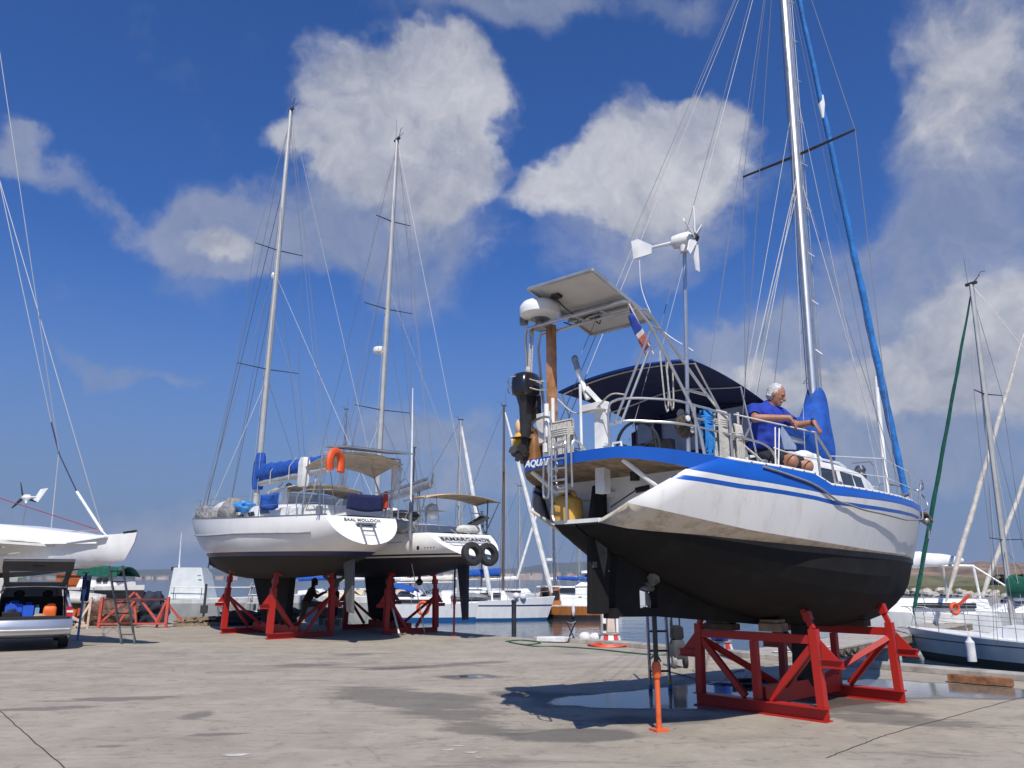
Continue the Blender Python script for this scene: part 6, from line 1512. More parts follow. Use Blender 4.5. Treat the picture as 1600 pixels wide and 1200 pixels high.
# red rack frame and clutter behind the car
RUST = mat('rusty_red_steel', (.42, .07, .05), .6, var=.25, scale=8, streak=(.22, .06, .04))
rk = thing('steel_rack', 'rusty red steel rack with crossed diagonals standing on the quay at left', 'rack', (-13.75, 26.75, 0), .09)
def pbar(lst, nm, m, par, r=.04):
    mb = MB()
    for a, b in lst: mb.beam(a, b, r * 2, r * 2, (0, 1, 0) if abs(V3(a)[2]-V3(b)[2]) > .3 else (0, 0, 1))
    return mb.build(nm, m, par)
for x in (0, 2.15): pbar([((x, 0, 0), (x, 0, 1.0))], 'upright', RUST, rk, .045)
pbar([((.045, 0, .92), (2.1, 0, .92))], 'top_rail', mat('rack_dark', (.12, .03, .03), .6), rk, .028); pbar([((.045, 0, .14), (2.1, 0, .14))], 'bottom_rail', RUST, rk, .028)
for a, b in (((.05, .06, .2), (1.0, .06, 1.15)), ((.62, .02, .17), (1.1, .02, .95)), ((1.05, .06, 1.12), (1.85, .06, .2)), ((1.0, .1, .95), (1.15, .1, .17)), ((1.82, .02, .18), (2.1, .02, .9)), ((1.75, .3, 0), (2.1, .1, .9)), ((2.15, .05, .75), (2.6, .2, .2))): pbar([(a, b)], 'diagonal', RUST, rk, .032)
wr = thing('steel_trestle', 'cream painted steel trestle left of the rusty red rack', 'trestle', (-14.35, 26.6, 0), .1)
CREAM = mat('cream_steel', (.55, .42, .33), .6, var=.2)
for a, b in (((.3, 0, 0), (.3, 0, 1.0)), ((-.1, 0, 0), (.25, .3, .95)), ((-.6, 0, .55), (.2, 0, .15)), ((-.1, -.02, .1), (.3, -.02, .1))): pbar([(a, b)], 'bar', CREAM, wr, .035)
bp = V3(ground(121, 1001)); pt_ = prop(tuple(bp), 1.75, 'light blue prop supporting the white multihull behind the car', 1.28, mat('prop_blue', (.10, .25, .50), .5), mat('prop_navy', (.015, .03, .10), .6))
mb = MB(); mb.box((0, 0, 0), (.20, .14, .7)); o = mb.build('fender_cloth', mat('navy_cloth', (.012, .022, .08), .9), None, bevel=.04, loc=tuple(bp + V3((-.12, .3, 1.35))), rz=.3); tag(o, 'dark navy cloth cover hanging beside the light blue prop', 'cover')
# varnished cabinet, boats on the hard
hut = thing('wooden_cabin', 'orange varnished wooden boat cabin standing on the quay behind the rack', 'wooden cabin', (-16.6, 30.3, 0), .1)
VW = mat('orange_varnish', (.45, .12, .03), .4, var=.2, scale=6)
mb = MB(); mb.prism([(-.62, -.4, .2), (.55, -.4, .2), (.55, -.4, 1.72), (-.62, -.4, 1.72)], (0, .8, 0)); mb.build('wall', VW, hut)
mb = MB(); mb.box((0, 0, 1.75), (1.35, .95, .06)); mb.build('roof', VW, hut)
mb = MB(); mb.box((.0, -.412, 1.0), (.85, .02, .5)); mb.box((.0, -.412, 1.48), (.85, .02, .25)); mb.build('door_panel', mat('varnish_dark', (.33, .085, .02), .4, var=.2), hut)
mb = MB(); mb.box((-.3, 0, .1), (.1, .7, .2)); mb.box((.3, 0, .1), (.1, .7, .2)); mb.build('bearer', OLDWOOD, hut)
gb_ = thing('work_boat', 'small black and white boat under a green tarpaulin, propped behind the red rack', 'boat', (-14.6, 29.2, 0), heading(.9, -.25))
mb = MB(); rg = []
for t in np.linspace(0, 1, 10):
    x = lerp(-1.6, 1.3, t); h = .75 * (1 - max(0, (t - .4) / .6) ** 2.2) + .01; zt = 1.28 + .1 * t
    rg.append([(x, a * h, z) for a, z in ((1, zt), (.9, .9), (.55, .6), (.05, .5), (-.05, .5), (-.55, .6), (-.9, .9), (-1, zt))])
mb.loft(rg); mb.build('hull', banded('workboat_paint', [(1.2, (.025, .025, .028), .6), (9, (.74, .74, .72), .4)]), gb_)
mb = MB(); mb.prism([(-1.2, -.55, 1.3), (.5, -.5, 1.3), (.35, -.45, 1.68), (-1.1, -.5, 1.68)], (0, 1.0, 0)); mb.build('wheelhouse', WHITE2, gb_)
for x in (-.25, .02): mb = MB(); mb.box((x, -.53, 1.54), (.2, .04, .14)); mb.build('window', GLASS, gb_)
mb = MB(); mb.grid(lambda u, v: (lerp(-1.2, .55, u), lerp(-.6, .6, v), 2.1 - .35 * abs(2*v-1) ** 2 - .1 * u + .02 * math.sin(9 * u)), 6, 8); mb.prism([(-1.2, -.6, 1.72), (.55, -.6, 1.66), (.55, -.58, 1.98), (-1.2, -.58, 2.0)], (0, .02, 0)); mb.build('tarpaulin', GREEN, gb_, solid=.02)
mb = MB()
for k in range(3): mb.tube([(-.45, -.86, .75 + .2 * k), (-.15, -.86, .75 + .2 * k)], .02, 5)
for x in (-.45, -.15): mb.tube([(x, -.86, .6), (x, -.82, 1.28)], .02, 5)
mb.build('ladder', DALU, gb_)
mb = MB()
for x in (-1.0, .5): mb.box((x, 0, .28), (.2, .9, .56))
mb.build('support', RUST, gb_)
dg = thing('dinghy', 'upturned grey white dinghy on trestles at the left of the red rack', 'dinghy', (-15.4, 28.0, 0), .05)
mb = MB(); rg = []
for t in np.linspace(0, 1, 10):
    x = lerp(-1.0, 1.1, t); h = .5 * (1 - max(0, (t - .3) / .7) ** 2.4) + .02; rg.append([(x, h * math.cos(q), .78 + .42 * (1 - .4 * t * t) * max(0, math.sin(q)) ** .7) for q in np.linspace(0, math.pi, 11)])
mb.loft(rg, open_ring=True); mb.build('hull', mat('dinghy_grey', (.5, .5, .48), .5, var=.15), dg, solid=.03)
mb = MB(); mb.box((-.6, 0, .38), (.08, .8, .76)); mb.box((.6, 0, .38), (.08, .8, .76)); mb.build('trestle', OLDWOOD, dg)
def bundle(name, label, cat, c, r, m, n=0):
    mb = MB(); rg = lumpy(r, .22, 16, 30, len(bpy.data.objects) % 89, True)
    mb.loft(rg); return tag(mb.build(name, m, None, loc=c, sharp=70), label, cat)
bundle('tarpaulin_bundle', 'dark navy tarpaulin bundle behind the right half of the red rack', 'bundle', (-13.2, 29.0, 0), (.7, .5, .55), mat('tarp_navy', (.02, .028, .05), .8))
bundle('rust_heap', 'heap of rusty chain and scrap behind the left half of the red rack', 'scrap heap', (-14.2, 28.2, .0), (.9, .5, .42), mat('rust_heap', (.14, .08, .055), .9, var=.4, scale=9, bump=1.0, bscale=14))
bundle('net_heap', 'heap of brown fishing net on the quay under the yacht with blue cover', 'fishing net', (-8.5, 29.3, 0), (.7, .45, .28), mat('net_brown', (.16, .12, .09), .95, var=.4, scale=14, bump=1.0, bscale=25))
bundle('black_heap', 'low dark heap of tarpaulin and hoses behind the fin keel', 'heap', (-9.6, 28.6, 0), (1.1, .6, .22), mat('heap_dark', (.03, .03, .03), .9, var=.3, bump=1.0, bscale=12))
# pallets with timber
def pallet(name, label, loc, rz, w=1.15, d=.9):
    t = thing(name, label, 'pallet', loc, rz, 'pallets stacked at the quay edge')
    for y in (-d/2 + .05, 0, d/2 - .05): mb = MB(); mb.box((0, y, .05), (w, .09, .09)); mb.build('bearer', OLDWOOD, t)
    for i in range(5): mb = MB(); mb.box((-w/2 + .08 + i * (w - .16) / 4, 0, .106), (.14, d, .02)); mb.build('board', OLDWOOD, t)
    return t
pallet('pallet', 'grey wooden pallet under the heap of broken timber, left', (-11.2, 28.3, 0), .1); pallet('pallet', 'grey wooden pallet right of the broken timber heap', (-10.45, 28.6, 0), .05, .8)
for i in range(9):
    mb = MB(); a = random.uniform(-.6, .6); l = random.uniform(.3, .5); c = V3((-11.2 + random.uniform(-.3, .35), 28.25 + random.uniform(-.2, .2), .17 + .05 * (i // 3))); dv = V3((math.cos(a), math.sin(a) * .6, random.uniform(-.05, .05))) * l
    mb.beam(c - dv, c + dv, .12, .05); tag(mb.build('broken_board', OLDWOOD), 'broken board in the timber heap on the left pallet', 'board', 'broken boards on the pallet')
mb = MB(); mb.box((0, 0, .22), (.45, .4, .44)); mb.box((0, 0, .46), (.49, .44, .05)); tag(mb.build('concrete_block', KERB, None, bevel=.03, loc=(-9.9, 29.2, 0)), 'grey concrete block on the quay edge left of the cradle', 'concrete block')
# A-frame trestle ladder and bin under the first yacht
tt = V3((-8.15, 24.6, 0)); tt = V3(ground(393, 968))
tr_ = thing('trestle_ladder', 'white folding trestle ladder standing behind the fin keel', 'ladder', tuple(tt))
mb = MB()
for y, s in ((0, 1), (.5, -1)):
    for x in (-.25, .25): mb.tube([(x - .1 * s, y, 0), (x * .7, .25, 1.45)], .03, 6)
    for k in range(4): mb.tube([(-.25, lerp(y, .25, k / 4 + .1), .3 + .33 * k), (.22, lerp(y, .25, k / 4 + .1), .3 + .33 * k)], .02, 6)
mb.build('frame', ALUW, tr_)
bn = thing('plastic_bin', 'grey plastic fish bin on the quay behind the cradle', 'bin', (ground(517, 976)[0], ground(517, 976)[1], 0), .1)
mb = MB(); mb.loft([[(x * w, y * w, z) for x, y in ((-.45, -.35), (.45, -.35), (.45, .35), (-.45, .35))] for z, w in ((0, .85), (.5, .98), (.52, 1.03), (.56, 1.03))], smooth=False); mb.build('tub', mat('bin_grey', (.20, .20, .19), .7), bn, bevel=.03)
mb = MB(); mb.box((0, 0, .575), (.8, .6, .02)); mb.build('contents', GREYF, bn)
# ================================================================ boats afloat, jetty, far shore
WZ = -.8
def boat_hull(par, L, B, zdeck, hm, deckm, stern=.75, bowrake=.5, sheer=.2, zb=-1.1, flare=.86, tm=.4, trans_rake=.1):
    rings = []; edge_ = []
    for t in np.linspace(0, 1, 18):
        x = lerp(-L / 2, L / 2, t); k = lerp(stern, 1, math.sin(min(1, t / tm) * math.pi / 2)) if t < tm else max(.01, 1 - ((t - tm) / (1 - tm)) ** 2.2)
        h = B / 2 * k; zd = zdeck + sheer * t ** 2; e = t ** 4
        prof = [(1, zd, 0), (lerp(.97, flare, t), lerp(zd, WZ, .55), .5), (lerp(.93, flare * .8, t), WZ + .05, .9), (.7, WZ - .2, 1.05), (.05, zb, 1.2)]
        rings.append([(x - e * bowrake * q + (1 - t) ** 6 * trans_rake * q, a * h, z) for a, z, q in prof] + [(x - e * bowrake * q + (1 - t) ** 6 * trans_rake * q, -a * h, z) for a, z, q in prof[::-1]])
        edge_.append((x, h, zd))
    mb = MB(); mb.loft(rings); mb.build('hull', hm, par, sharp=40)
    mb = MB(); mb.loft([[(x, s * h * .985, z - .02 + .05 * (1 - s * s)) for s in np.linspace(-1, 1, 5)] for x, h, z in edge_], open_ring=True); mb.build('deck', deckm, par)
    def e(t, s=1):
        xs = np.linspace(0, 1, 18); return (lerp(-L/2, L/2, t), s * float(np.interp(t, xs, [q[1] for q in edge_])) * .96, float(np.interp(t, xs, [q[2] for q in edge_])))
    return e
def house(par, x0, x1, w0, w1, z0, z1, slopef, slopeb, m, name='cabin', bevel=.04):
    mb = MB(); mb.loft([[(x0 - 0, -w0, z0), (x1, -w1, z0), (x1, w1, z0), (x0, w0, z0)], [(x0 + slopeb, -w0 * .9, z1), (x1 - slopef, -w1 * .88, z1), (x1 - slopef, w1 * .88, z1), (x0 + slopeb, w0 * .9, z1)]], smooth=False)
    return mb.build(name, m, par, bevel=bevel)
def panes(par, lst, m=None):
    for pl in lst:
        mb = MB(); c = sum((V3(p) for p in pl), V3((0, 0, 0))) / len(pl); nrm = unit(np.cross(V3(pl[1]) - V3(pl[0]), V3(pl[2]) - V3(pl[0])))
        mb.prism([V3(p) - nrm * .02 for p in pl], nrm * .04); mb.build('window', m or GLASS, par)
WB = banded('afloat_white_blue_boot', [(-.14, (.01, .10, .30), .4), (9, (.78, .78, .77), .3)], var=.05)
WN = banded('afloat_white_navy', [(-.06, (.01, .08, .22), .4), (.60, (.74, .74, .73), .3), (.69, (.02, .03, .12), .4), (9, (.78, .78, .77), .3)], var=.05)
WP = banded('afloat_white', [(-.35, (.04, .05, .08), .5), (9, (.76, .76, .74), .3)], var=.06)
WD = banded('afloat_wood', [(.06, (.02, .015, .012), .5), (.57, (.36, .13, .03), .35), (9, (.76, .75, .72), .35)], var=.16)
GRB = banded('afloat_grey', [(.16, (.02, .022, .024), .5), (.53, (.42, .47, .49), .35), (.57, (.06, .08, .11), .4), (9, (.46, .50, .52), .35)], var=.05)
FG = banded('fishing_grey', [(-.5, (.05, .05, .05), .6), (.62, (.36, .38, .38), .6), (9, (.66, .68, .68), .5)], var=.1)
AFL = 'boats moored in the harbour'
def moor(name, label, cat, px, py, rz, Y=None, group=AFL):
    p = ground(px, py, WZ); return thing(name, label, cat, (p[0], p[1], 0), rz, group)
# white sloop with blue boot top and grey inflatable on deck
a = moor('moored_yacht', 'white sloop with blue boot top and a grey inflatable on her foredeck', 'sailboat', 660, 969, math.radians(-4))
a.location.z = -.45; e = boat_hull(a, 8.6, 2.9, .55, WB, DECKW, .8, .7, .15)
house(a, -2.2, 1.9, .95, .7, .5, 1.0, .7, .1, WHITE); panes(a, [[(-1.4, -.93, .85), (1.1, -.78, .85), (1.0, -.80, .65), (-1.5, -.95, .65)]])
mast_rig(a, (2.1, 0, .9), (2.1, 0, 11.75), .12, [(.5, .75, .1)], (1.9, 1.2, .6), (4.1, 0, .75), [(-4.1, .4, .6)], wire_r=.014, genoa=(mat('genoa_white', (.74, .73, .70), .8, var=.1), .16), whip=False)
mb = MB(); rg = [[(x, .55 * w * math.cos(q) - .1, 1.0 + .22 * w * math.sin(q) + .03 * math.sin(3*x)) for q in np.linspace(0, 2*math.pi, 12, endpoint=False)] for x, w in ((1.7, .5), (2.0, .9), (2.8, 1), (3.6, .8), (3.9, .3))]; mb.loft(rg); o = mb.build('inflatable_dinghy', mat('hypalon_grey', (.22, .23, .24), .7, var=.15), None, loc=a.location, rz=a.rotation_euler.z); tag(o, 'grey inflatable dinghy stowed on the foredeck of the white sloop', 'dinghy')
stanchions(a, e, [.05, .25, .45, .65, .85, .97], .55, .016); sail_cover(a, (1.9, 0, 1.9), (-1.4, 0, 1.85), .4, .22, .16, .11, mat('cover_cream', (.6, .57, .5), .85)); mb = MB(); mb.tube([(1.9, 0, 1.85), (-1.6, 0, 1.8)], .06, 6); mb.build('boom', ALUW, a)
mb = MB(); mb.grid(lambda u, v: (lerp(-1.6, -.4, u), lerp(-1.0, 1.0, v), 1.75 - .3 * u ** 2 - .25 * abs(2*v-1) ** 2.5), 5, 9); mb.build('sprayhood', BLUE, a, solid=.02)
# white ketch, navy stripe, dark mast, blue mizzen cover
b = moor('moored_yacht', 'white ketch with navy stripe, dark wooden mast and blue sail cover', 'sailboat', 764, 968, math.radians(-3))
b.location.z = -.6; e = boat_hull(b, 8.0, 3.0, .85, WN, DECKW, .8, .8, .3)
house(b, -2.9, 1.4, 1.0, .75, .85, 1.5, .5, .1, WHITE); panes(b, [[(-.5, -.93, 1.38), (.15, -.88, 1.38), (.15, -.9, 1.1), (-.5, -.95, 1.1)], [(.3, -.86, 1.38), (.75, -.84, 1.38), (.75, -.86, 1.1), (.3, -.88, 1.1)], [(-1.6, -.96, 1.38), (-.8, -.93, 1.38), (-.8, -.96, 1.1), (-1.6, -.99, 1.1)]])
mast_rig(b, (.85, 0, 1.3), (.88, 0, 13.0), .11, [(.63, .8, .0)], (.7, 1.35, .9), (3.9, 0, 1.0), [(-3.8, .4, .9)], mm=mat('wooden_mast', (.12, .08, .06), .6), wire_r=.013, genoa=(MATS['genoa_white'], .16))
sail_cover(b, (.7, 0, 2.35), (-1.6, 0, 2.3), .5, .4, .2, .16, BLUE); mb = MB(); mb.tube([(.7, 0, 2.3), (-1.8, 0, 2.25)], .07, 6); mb.build('boom', OLDWOOD, b)
stanchions(b, e, [.05, .25, .45, .65, .85, .97], .6, .016)
mb = MB(); mb.ball((2.1, -1.05, 1.15), (.2, .17, .2), 10, 7); mb.ball((1.7, -1.15, 1.2), (.22, .18, .2), 10, 7); o = mb.build('fender', FW, None, loc=b.location, rz=b.rotation_euler.z); tag(o, 'round white fenders lying on the side deck of the white ketch', 'fender')
mb = MB()
for q in ((3.9, -.2, .9), (3.8, .2, .9)): wire(mb, V3(b.location) + V3(q), V3(ground(803, 940, .2)), .02, sag=.3)
tag(mb.build('mooring_rope', DWIRE), 'dark mooring lines from the white ketch to the pile', 'rope')
# wooden workboat with varnished hull
c = moor('wooden_motorboat', 'varnished wooden motorboat with white cabin top and white fenders', 'motorboat', 882, 966, math.radians(176))
c.location.z = -.62; e = boat_hull(c, 4.6, 2.3, .62, WD, DECKW, .9, .7, .05)
house(c, .2, 1.6, .8, .6, .6, 1.7, .15, .1, WOOD, 'wheelhouse'); panes(c, [[(.3, .82, 1.5), (.75, .8, 1.5), (.75, .82, 1.05), (.3, .84, 1.05)], [(.9, .78, 1.5), (1.35, .70, 1.5), (1.35, .72, 1.05), (.9, .8, 1.05)]])
mb = MB(); mb.box((.9, 0, 1.74), (1.6, 1.5, .07)); mb.build('wheelhouse_roof', WHITE2, c)
mb = MB(); mb.loft([[(x, y * w, .62 + z * w) for y, z in ((-1, 0), (-.6, .34), (0, .46), (.6, .34), (1, 0))] for x, w in ((-2.1, .75), (-1.4, .95), (-.2, 1.0), (.15, .8))]); mb.build('cabin_top', WHITE2, c)
for x, rr, lb in ((-.55, (.11, .11, .38), 'long white fender on the side of the varnished motorboat'), (1.15, (.24, .22, .27), 'round white fender on the side of the varnished motorboat')):
    mb = MB(); mb.ball((0, 0, 0), rr, 12, 8); mb.tube([(0, 0, rr[2]), (0, -.03, rr[2] + .3)], .015, 5); w = Matrix.Rotation(c.rotation_euler.z, 4, 'Z') @ Vector((x, 1.22, .15)); o = mb.build('fender', FW, None, loc=tuple(c.location + w + Vector((0, 0, .2)))); tag(o, lb, 'fender', 'white fenders on the varnished motorboat')
# motor cruiser with flybridge
d = thing('motor_cruiser', 'white motor cruiser with flybridge and white canopy, behind the varnished motorboat', 'motor yacht', (4.3, 56, -.5), math.radians(178), AFL)
e = boat_hull(d, 10.5, 3.8, .85, WP, DECKW, .92, 1.2, .35)
house(d, -4.4, 3.4, 1.65, 1.2, .9, 1.75, 1.4, .2, WHITE); house(d, -2.2, 2.6, 1.4, 1.1, 1.7, 2.55, 1.3, .3, WHITE)
panes(d, [[(-.2, 1.37, 2.4), (1.4, 1.2, 2.4), (2.3, 1.13, 1.85), (-.2, 1.45, 1.85)], [(1.55, .95, 2.45), (1.55, -.95, 2.45), (2.45, -1.0, 1.85), (2.45, 1.0, 1.85)]]); panes(d, [[(-2.2, 1.63, 1.45), (-1.8, 1.62, 1.45), (-1.8, 1.64, 1.25), (-2.2, 1.65, 1.25)], [(-.9, 1.56, 1.45), (-.5, 1.54, 1.45), (-.5, 1.56, 1.25), (-.9, 1.58, 1.25)], [(-3.6, 1.64, 1.5), (-3.2, 1.64, 1.5), (-3.2, 1.66, 1.25), (-3.6, 1.66, 1.25)]])
house(d, -4.6, -.2, 1.5, 1.3, 2.56, 2.95, .6, .1, WHITE, 'flybridge')
mb = MB(); mb.prism([(-.4, -1.1, 2.96), (-.4, 1.1, 2.96), (-1.0, 1.0, 3.5), (-1.0, -1.0, 3.5)], (.03, 0, 0)); mb.build('windscreen', GLASS, d)
mb = MB(); mb.grid(lambda u, v: (lerp(-4.7, -.9, u), lerp(-1.4, 1.4, v), 4.35 - .28 * abs(2*v-1) ** 2.5 - .5 * max(0, u - .7) ** 1.2 - .1 * (1 - u)), 8, 9); mb.build('canopy', WHITE2, d, solid=.03)
mb = MB()
for s in (1, -1):
    for x in (-4.6, -3.2, -1.2): mb.tube([(x, s * 1.38, 4.05), (x * .9 - .3, s * 1.4, 2.9)], .03, 6)
mb.build('canopy_frame', STEEL, d); mb = MB(); mb.tube([(-4.6, .9, 3.7), (-1.2, .9, 3.72)], .14, 8); mb.build('rolled_screen', BLUE, d)
stanchions(d, e, [.5, .65, .8, .9, .98], .6, .018); d.scale = (.62,) * 3
# boats under the second yacht
def motorboat(name, label, px, py, rz, L, cover, canopy=None, white=WP, zd=.45):
    t = moor(name, label, 'motorboat', px, py, rz); t.location.z = -.3; e = boat_hull(t, L, L * .36, zd, white, DECKW, .9, .8, .15)
    house(t, -L * .1, L * .32, L * .13, L * .09, zd, zd + .35, .5, .1, WHITE)
    mb = MB(); mb.prism([(L*.02, -L*.13, zd + .3), (L*.02, L*.13, zd + .3), (-L*.08, L*.12, zd + .72), (-L*.08, -L*.12, zd + .72)], (.02, 0, 0)); mb.build('windscreen', GLASS, t)
    if cover is not None: mb = MB(); mb.grid(lambda u, v: (lerp(-L*.46, L*.02, u), lerp(-L*.17, L*.17, v), zd + (.75 - .2 * (1-u)) * (1 - abs(2*v-1) ** 2.2) + .05), 7, 9); mb.build('cover', cover, t, solid=.02)
    if canopy is not None:
        mb = MB(); mb.grid(lambda u, v: (lerp(-L*.35, L*.05, u), lerp(-L*.15, L*.15, v), zd + 1.5 - .15 * abs(2*v-1) ** 2.2), 5, 9); mb.build('canopy', canopy, t, solid=.02)
        mb = MB()
        for x in (-.33, .03):
            for s in (1, -1): mb.tube([(L*x, s*L*.148, zd + 1.36), (L*(-.15), s*L*.15, zd)], .02, 5)
        mb.build('canopy_frame', STEEL, t)
    mb = MB(); mb.box((-L*.5 - .12, 0, zd + .35), (.3, .32, .45)); mb.box((-L*.5 - .1, 0, zd - .2), (.14, .14, .8)); mb.build('outboard', BLACK, t, bevel=.05)
    return t
CRC = mat('cream_cover', (.60, .48, .32), .85, var=.1)
motorboat('motorboat', 'white motorboat with cream cover, afloat between the keel and the cradle', 565, 966, math.radians(8), 6.0, CRC)
motorboat('motorboat', 'white motorboat with its cream engine cover raised, under the tyred yacht', 622, 966, math.radians(110), 5.2, CRC)
motorboat('motorboat', 'white open motorboat with a navy canopy behind the right cradle upright', 660, 966, math.radians(170), 5.0, None, NAVY)
motorboat('motorboat', 'small white motorboat with blue cover far behind the yacht with tyres', 615, 938, math.radians(100), 6.5, BLUE)
motorboat('motorboat', 'white cabin boat with blue cover behind the second person', 500, 962, math.radians(20), 5.0, WHITE2)
mb = MB(); mb.tube([(0, .28 * math.cos(q), .28 * math.sin(q)) for q in np.linspace(0, 2*math.pi, 20, endpoint=False)], .085, 8, closed=True); o = mb.build('lifebuoy_ring', ORANGE, None, loc=at(661, 950, 40), rz=1.3); tag(o, 'orange ring lifebuoy hung on the boat behind the right cradle upright', 'lifebuoy', 'orange ring lifebuoys')
# pile
p = ground(803, 992, WZ); mb = MB(); mb.tube([(0, 0, -3), (0, 0, .62)], .11, 10); mb.lathe([(.12, 0), (.135, .05), (.08, .12)], (0, 0, .58), n=10); tag(mb.build('mooring_pile', mat('pile_black', (.03, .03, .035), .6, var=.3), None, loc=(p[0], p[1], 0)), 'black steel mooring pile standing in the water before the white ketch', 'mooring pile')
# thin masts beyond
def far_mast(label, px, ytop, ybot, Y, r, m, spr=(), radar=None, lean=0):
    t = thing('distant_yacht', label, 'sailboat', (at(px, ybot, Y)[0], Y, -.45), math.radians(random.choice((-4, 176, 4))), AFL)
    e = boat_hull(t, 8.5, 2.8, .7, WP, DECKW, .8, .7, .2); house(t, -2.5, 1.2, .9, .7, .65, 1.2, .5, .1, WHITE)
    panes(t, [[(-1.8, -.9, 1.05), (.2, -.78, 1.05), (.1, -.8, .85), (-1.9, -.92, .85)]])
    zt = at(px, ytop, Y)[2] + .45; mast_rig(t, (0, 0, .9), (lean, 0, zt), r, [(f, .8, 0) for f in spr], (-.2, 1.2, .7), (4.0, 0, .8), [(-4, .3, .7)], mm=m, wire_r=.014)
    mb = MB(); mb.tube([(-.2, 0, 2.1), (-3.2, 0, 2.0)], .16, 8); mb.build('sail_cover', random.choice((BLUE, WHITE2, NAVY)), t)
    if radar: mb = MB(); mb.lathe([(.02, -.12), (.3, -.1), (.3, .1), (.02, .12)], (.4, 0, radar), n=14); mb.build('radar_dome', WHITE, t)
    return t
far_mast('yacht with a white radar dome on her mast, beyond the motor cruiser', 866, 640, 905, 66, .14, DALU, (.3, .6), 3.6)
far_mast('distant yacht whose bare mast stands left of the tan bimini', 527, 640, 905, 60, .12, DALU, (.5,))
far_mast('distant yacht with a short mast seen right of the grey boom', 641, 700, 905, 62, .11, DARKM, (.5,))
far_mast('distant white yacht whose genoa pole crosses the ketch stay', 812, 760, 905, 70, .10, ALUW, ())
far_mast('distant yacht with white sail cover half hidden by the tan cover boat', 585, 760, 905, 72, .10, ALUW, (.5,))
far_mast('distant white yacht right of the motor cruiser, behind the black rudder', 945, 700, 905, 75, .10, ALUW, (.4, .7))
far_mast('distant yacht whose mast rises between the two tyres and the ketch', 752, 800, 905, 78, .10, DARKM, ())
far_mast('distant yacht far right of the ketch bow, low mast', 905, 800, 905, 80, .10, ALUW, ())
# white spar crossing in an X
mb = MB(); mb.tube([at(808, 905, 58), at(836, 812, 58), at(862, 730, 58)], [.11, .10, .06], 8); tag(mb.build('furled_genoa', MATS['genoa_white']), 'white furled sail crossing behind the stern of the blue striped yacht', 'furled sail')

# ---------------------------------------------------------------- right: grey yacht, white motor-sailer, jetty
ga = thing('moored_yacht', 'grey hulled yacht with dark green sail cover and green furled genoa at the right jetty', 'sailboat', (14.85, 21.55, -.72), math.atan2(.866, -.5), AFL)
e = boat_hull(ga, 9.2, 3.0, .62, GRB, DECKW, .75, .9, .22)
gax = unit(V3((-4.25, 3.4, 0)))
house(ga, -3.0, 2.2, 1.0, .65, .6, 1.05, .9, .1, WHITE); panes(ga, [[(-2.6, .98, .92), (-.4, .85, .92), (-.5, .88, .76), (-2.6, 1.0, .76)]])
GAM = Matrix.Rotation(ga.rotation_euler.z, 4, 'Z'); GAM.translation = ga.location + Vector((0, 0, .25))
mast_rig(ga, (1.35, 0, .95), (1.05, 0, 11.2), .10, [(.24, .85, .1), (.66, .75, .1)], (1.1, 1.35, .7), (4.45, 0, .9), [(-4.4, .5, .7), (-4.4, -.5, .7)], wire_r=.008, genoa=(GREEN, .066))
sail_cover(ga, (1.3, 0, 1.80), (-3.2, 0, 1.95), .62, .35, .20, .14, GREEN); mb = MB(); mb.tube([(1.2, 0, 1.78), (-3.7, 0, 1.9)], .08, 8); mb.build('boom', ALU, ga)
stanchions(ga, e, [.04, .2, .36, .52, .68, .84, .95], .6, .014); rail_loop(ga, [(3.9, -.5, .85), (4.1, -.5, 1.4), (4.7, 0, 1.45), (4.1, .5, 1.4), (3.9, .5, .85)])
mb = MB(); mb.tube([(0, 0, -.25), (0, 0, .25)], .12, 10); mb.lathe([(.12, 0), (.06, .08), (.04, .14)], (0, 0, .25), n=10); mb.tube([(0, 0, .38), (0, .03, .62)], .01, 4); fpos = GAM @ Vector((1.75, 1.56, .12)); tag(mb.build('fender', FW, None, loc=tuple(fpos)), 'long white fender hanging on the grey yacht at the right', 'fender')
wm = thing('motor_sailer', 'white motor-sailer with white boom cover and low cabin behind the grey yacht', 'sailboat', (17.0, 33.5, -.55), math.radians(170), AFL)
e = boat_hull(wm, 9.5, 3.3, .75, WP, DECKW, .8, .9, .25); house(wm, -2.4, 2.6, 1.3, .8, .75, 1.35, .9, .1, WHITE); house(wm, .8, 2.2, .8, .7, 1.3, 1.75, .5, .1, WHITE, 'wheelhouse')
panes(wm, [[(.9, .8, 1.68), (1.4, .76, 1.68), (1.5, .78, 1.42), (.9, .82, 1.42)], [(1.5, .72, 1.66), (1.72, .70, 1.66), (1.95, .72, 1.42), (1.6, .75, 1.42)], [(-1.8, 1.28, 1.2), (.5, 1.1, 1.2), (.4, 1.12, 1.0), (-1.8, 1.3, 1.0)]])
mb = MB(); rg = []
for i in range(14):
    t = i / 13; x = lerp(1.6, -2.0, t); h = interp(t, [0, .1, .6, .95, 1], [.12, .34, .32, .16, .08]); rg.append([(x, (.24 + .03 * math.sin(i)) * math.cos(q) * interp(t, [0, .1, 1], [.5, 1, .5]), 2.95 - .05 * t + h * math.sin(q) * (1 + .12 * math.sin(2*q + i * 1.7))) for q in np.linspace(0, 2*math.pi, 14, endpoint=False)])
mb.loft(rg); mb.build('boom_cover', mat('cover_white', (.75, .75, .74), .85, var=.08, scale=3, bump=.6, bscale=5), wm, sharp=80)
mb = MB(); mb.tube([(1.6, 0, 2.75), (-2.4, 0, 2.65)], .07, 6); mb.tube([(-1.2, 0, 2.7), (-1.2, 0, 1.3)], .05, 6); mb.tube([(.9, 0, 1.4), (.9, 0, 2.7)], .05, 6); mb.build('boom', ALUW, wm)
stanchions(wm, e, [.04, .2, .36, .52, .68, .84, .95], .6, .016)
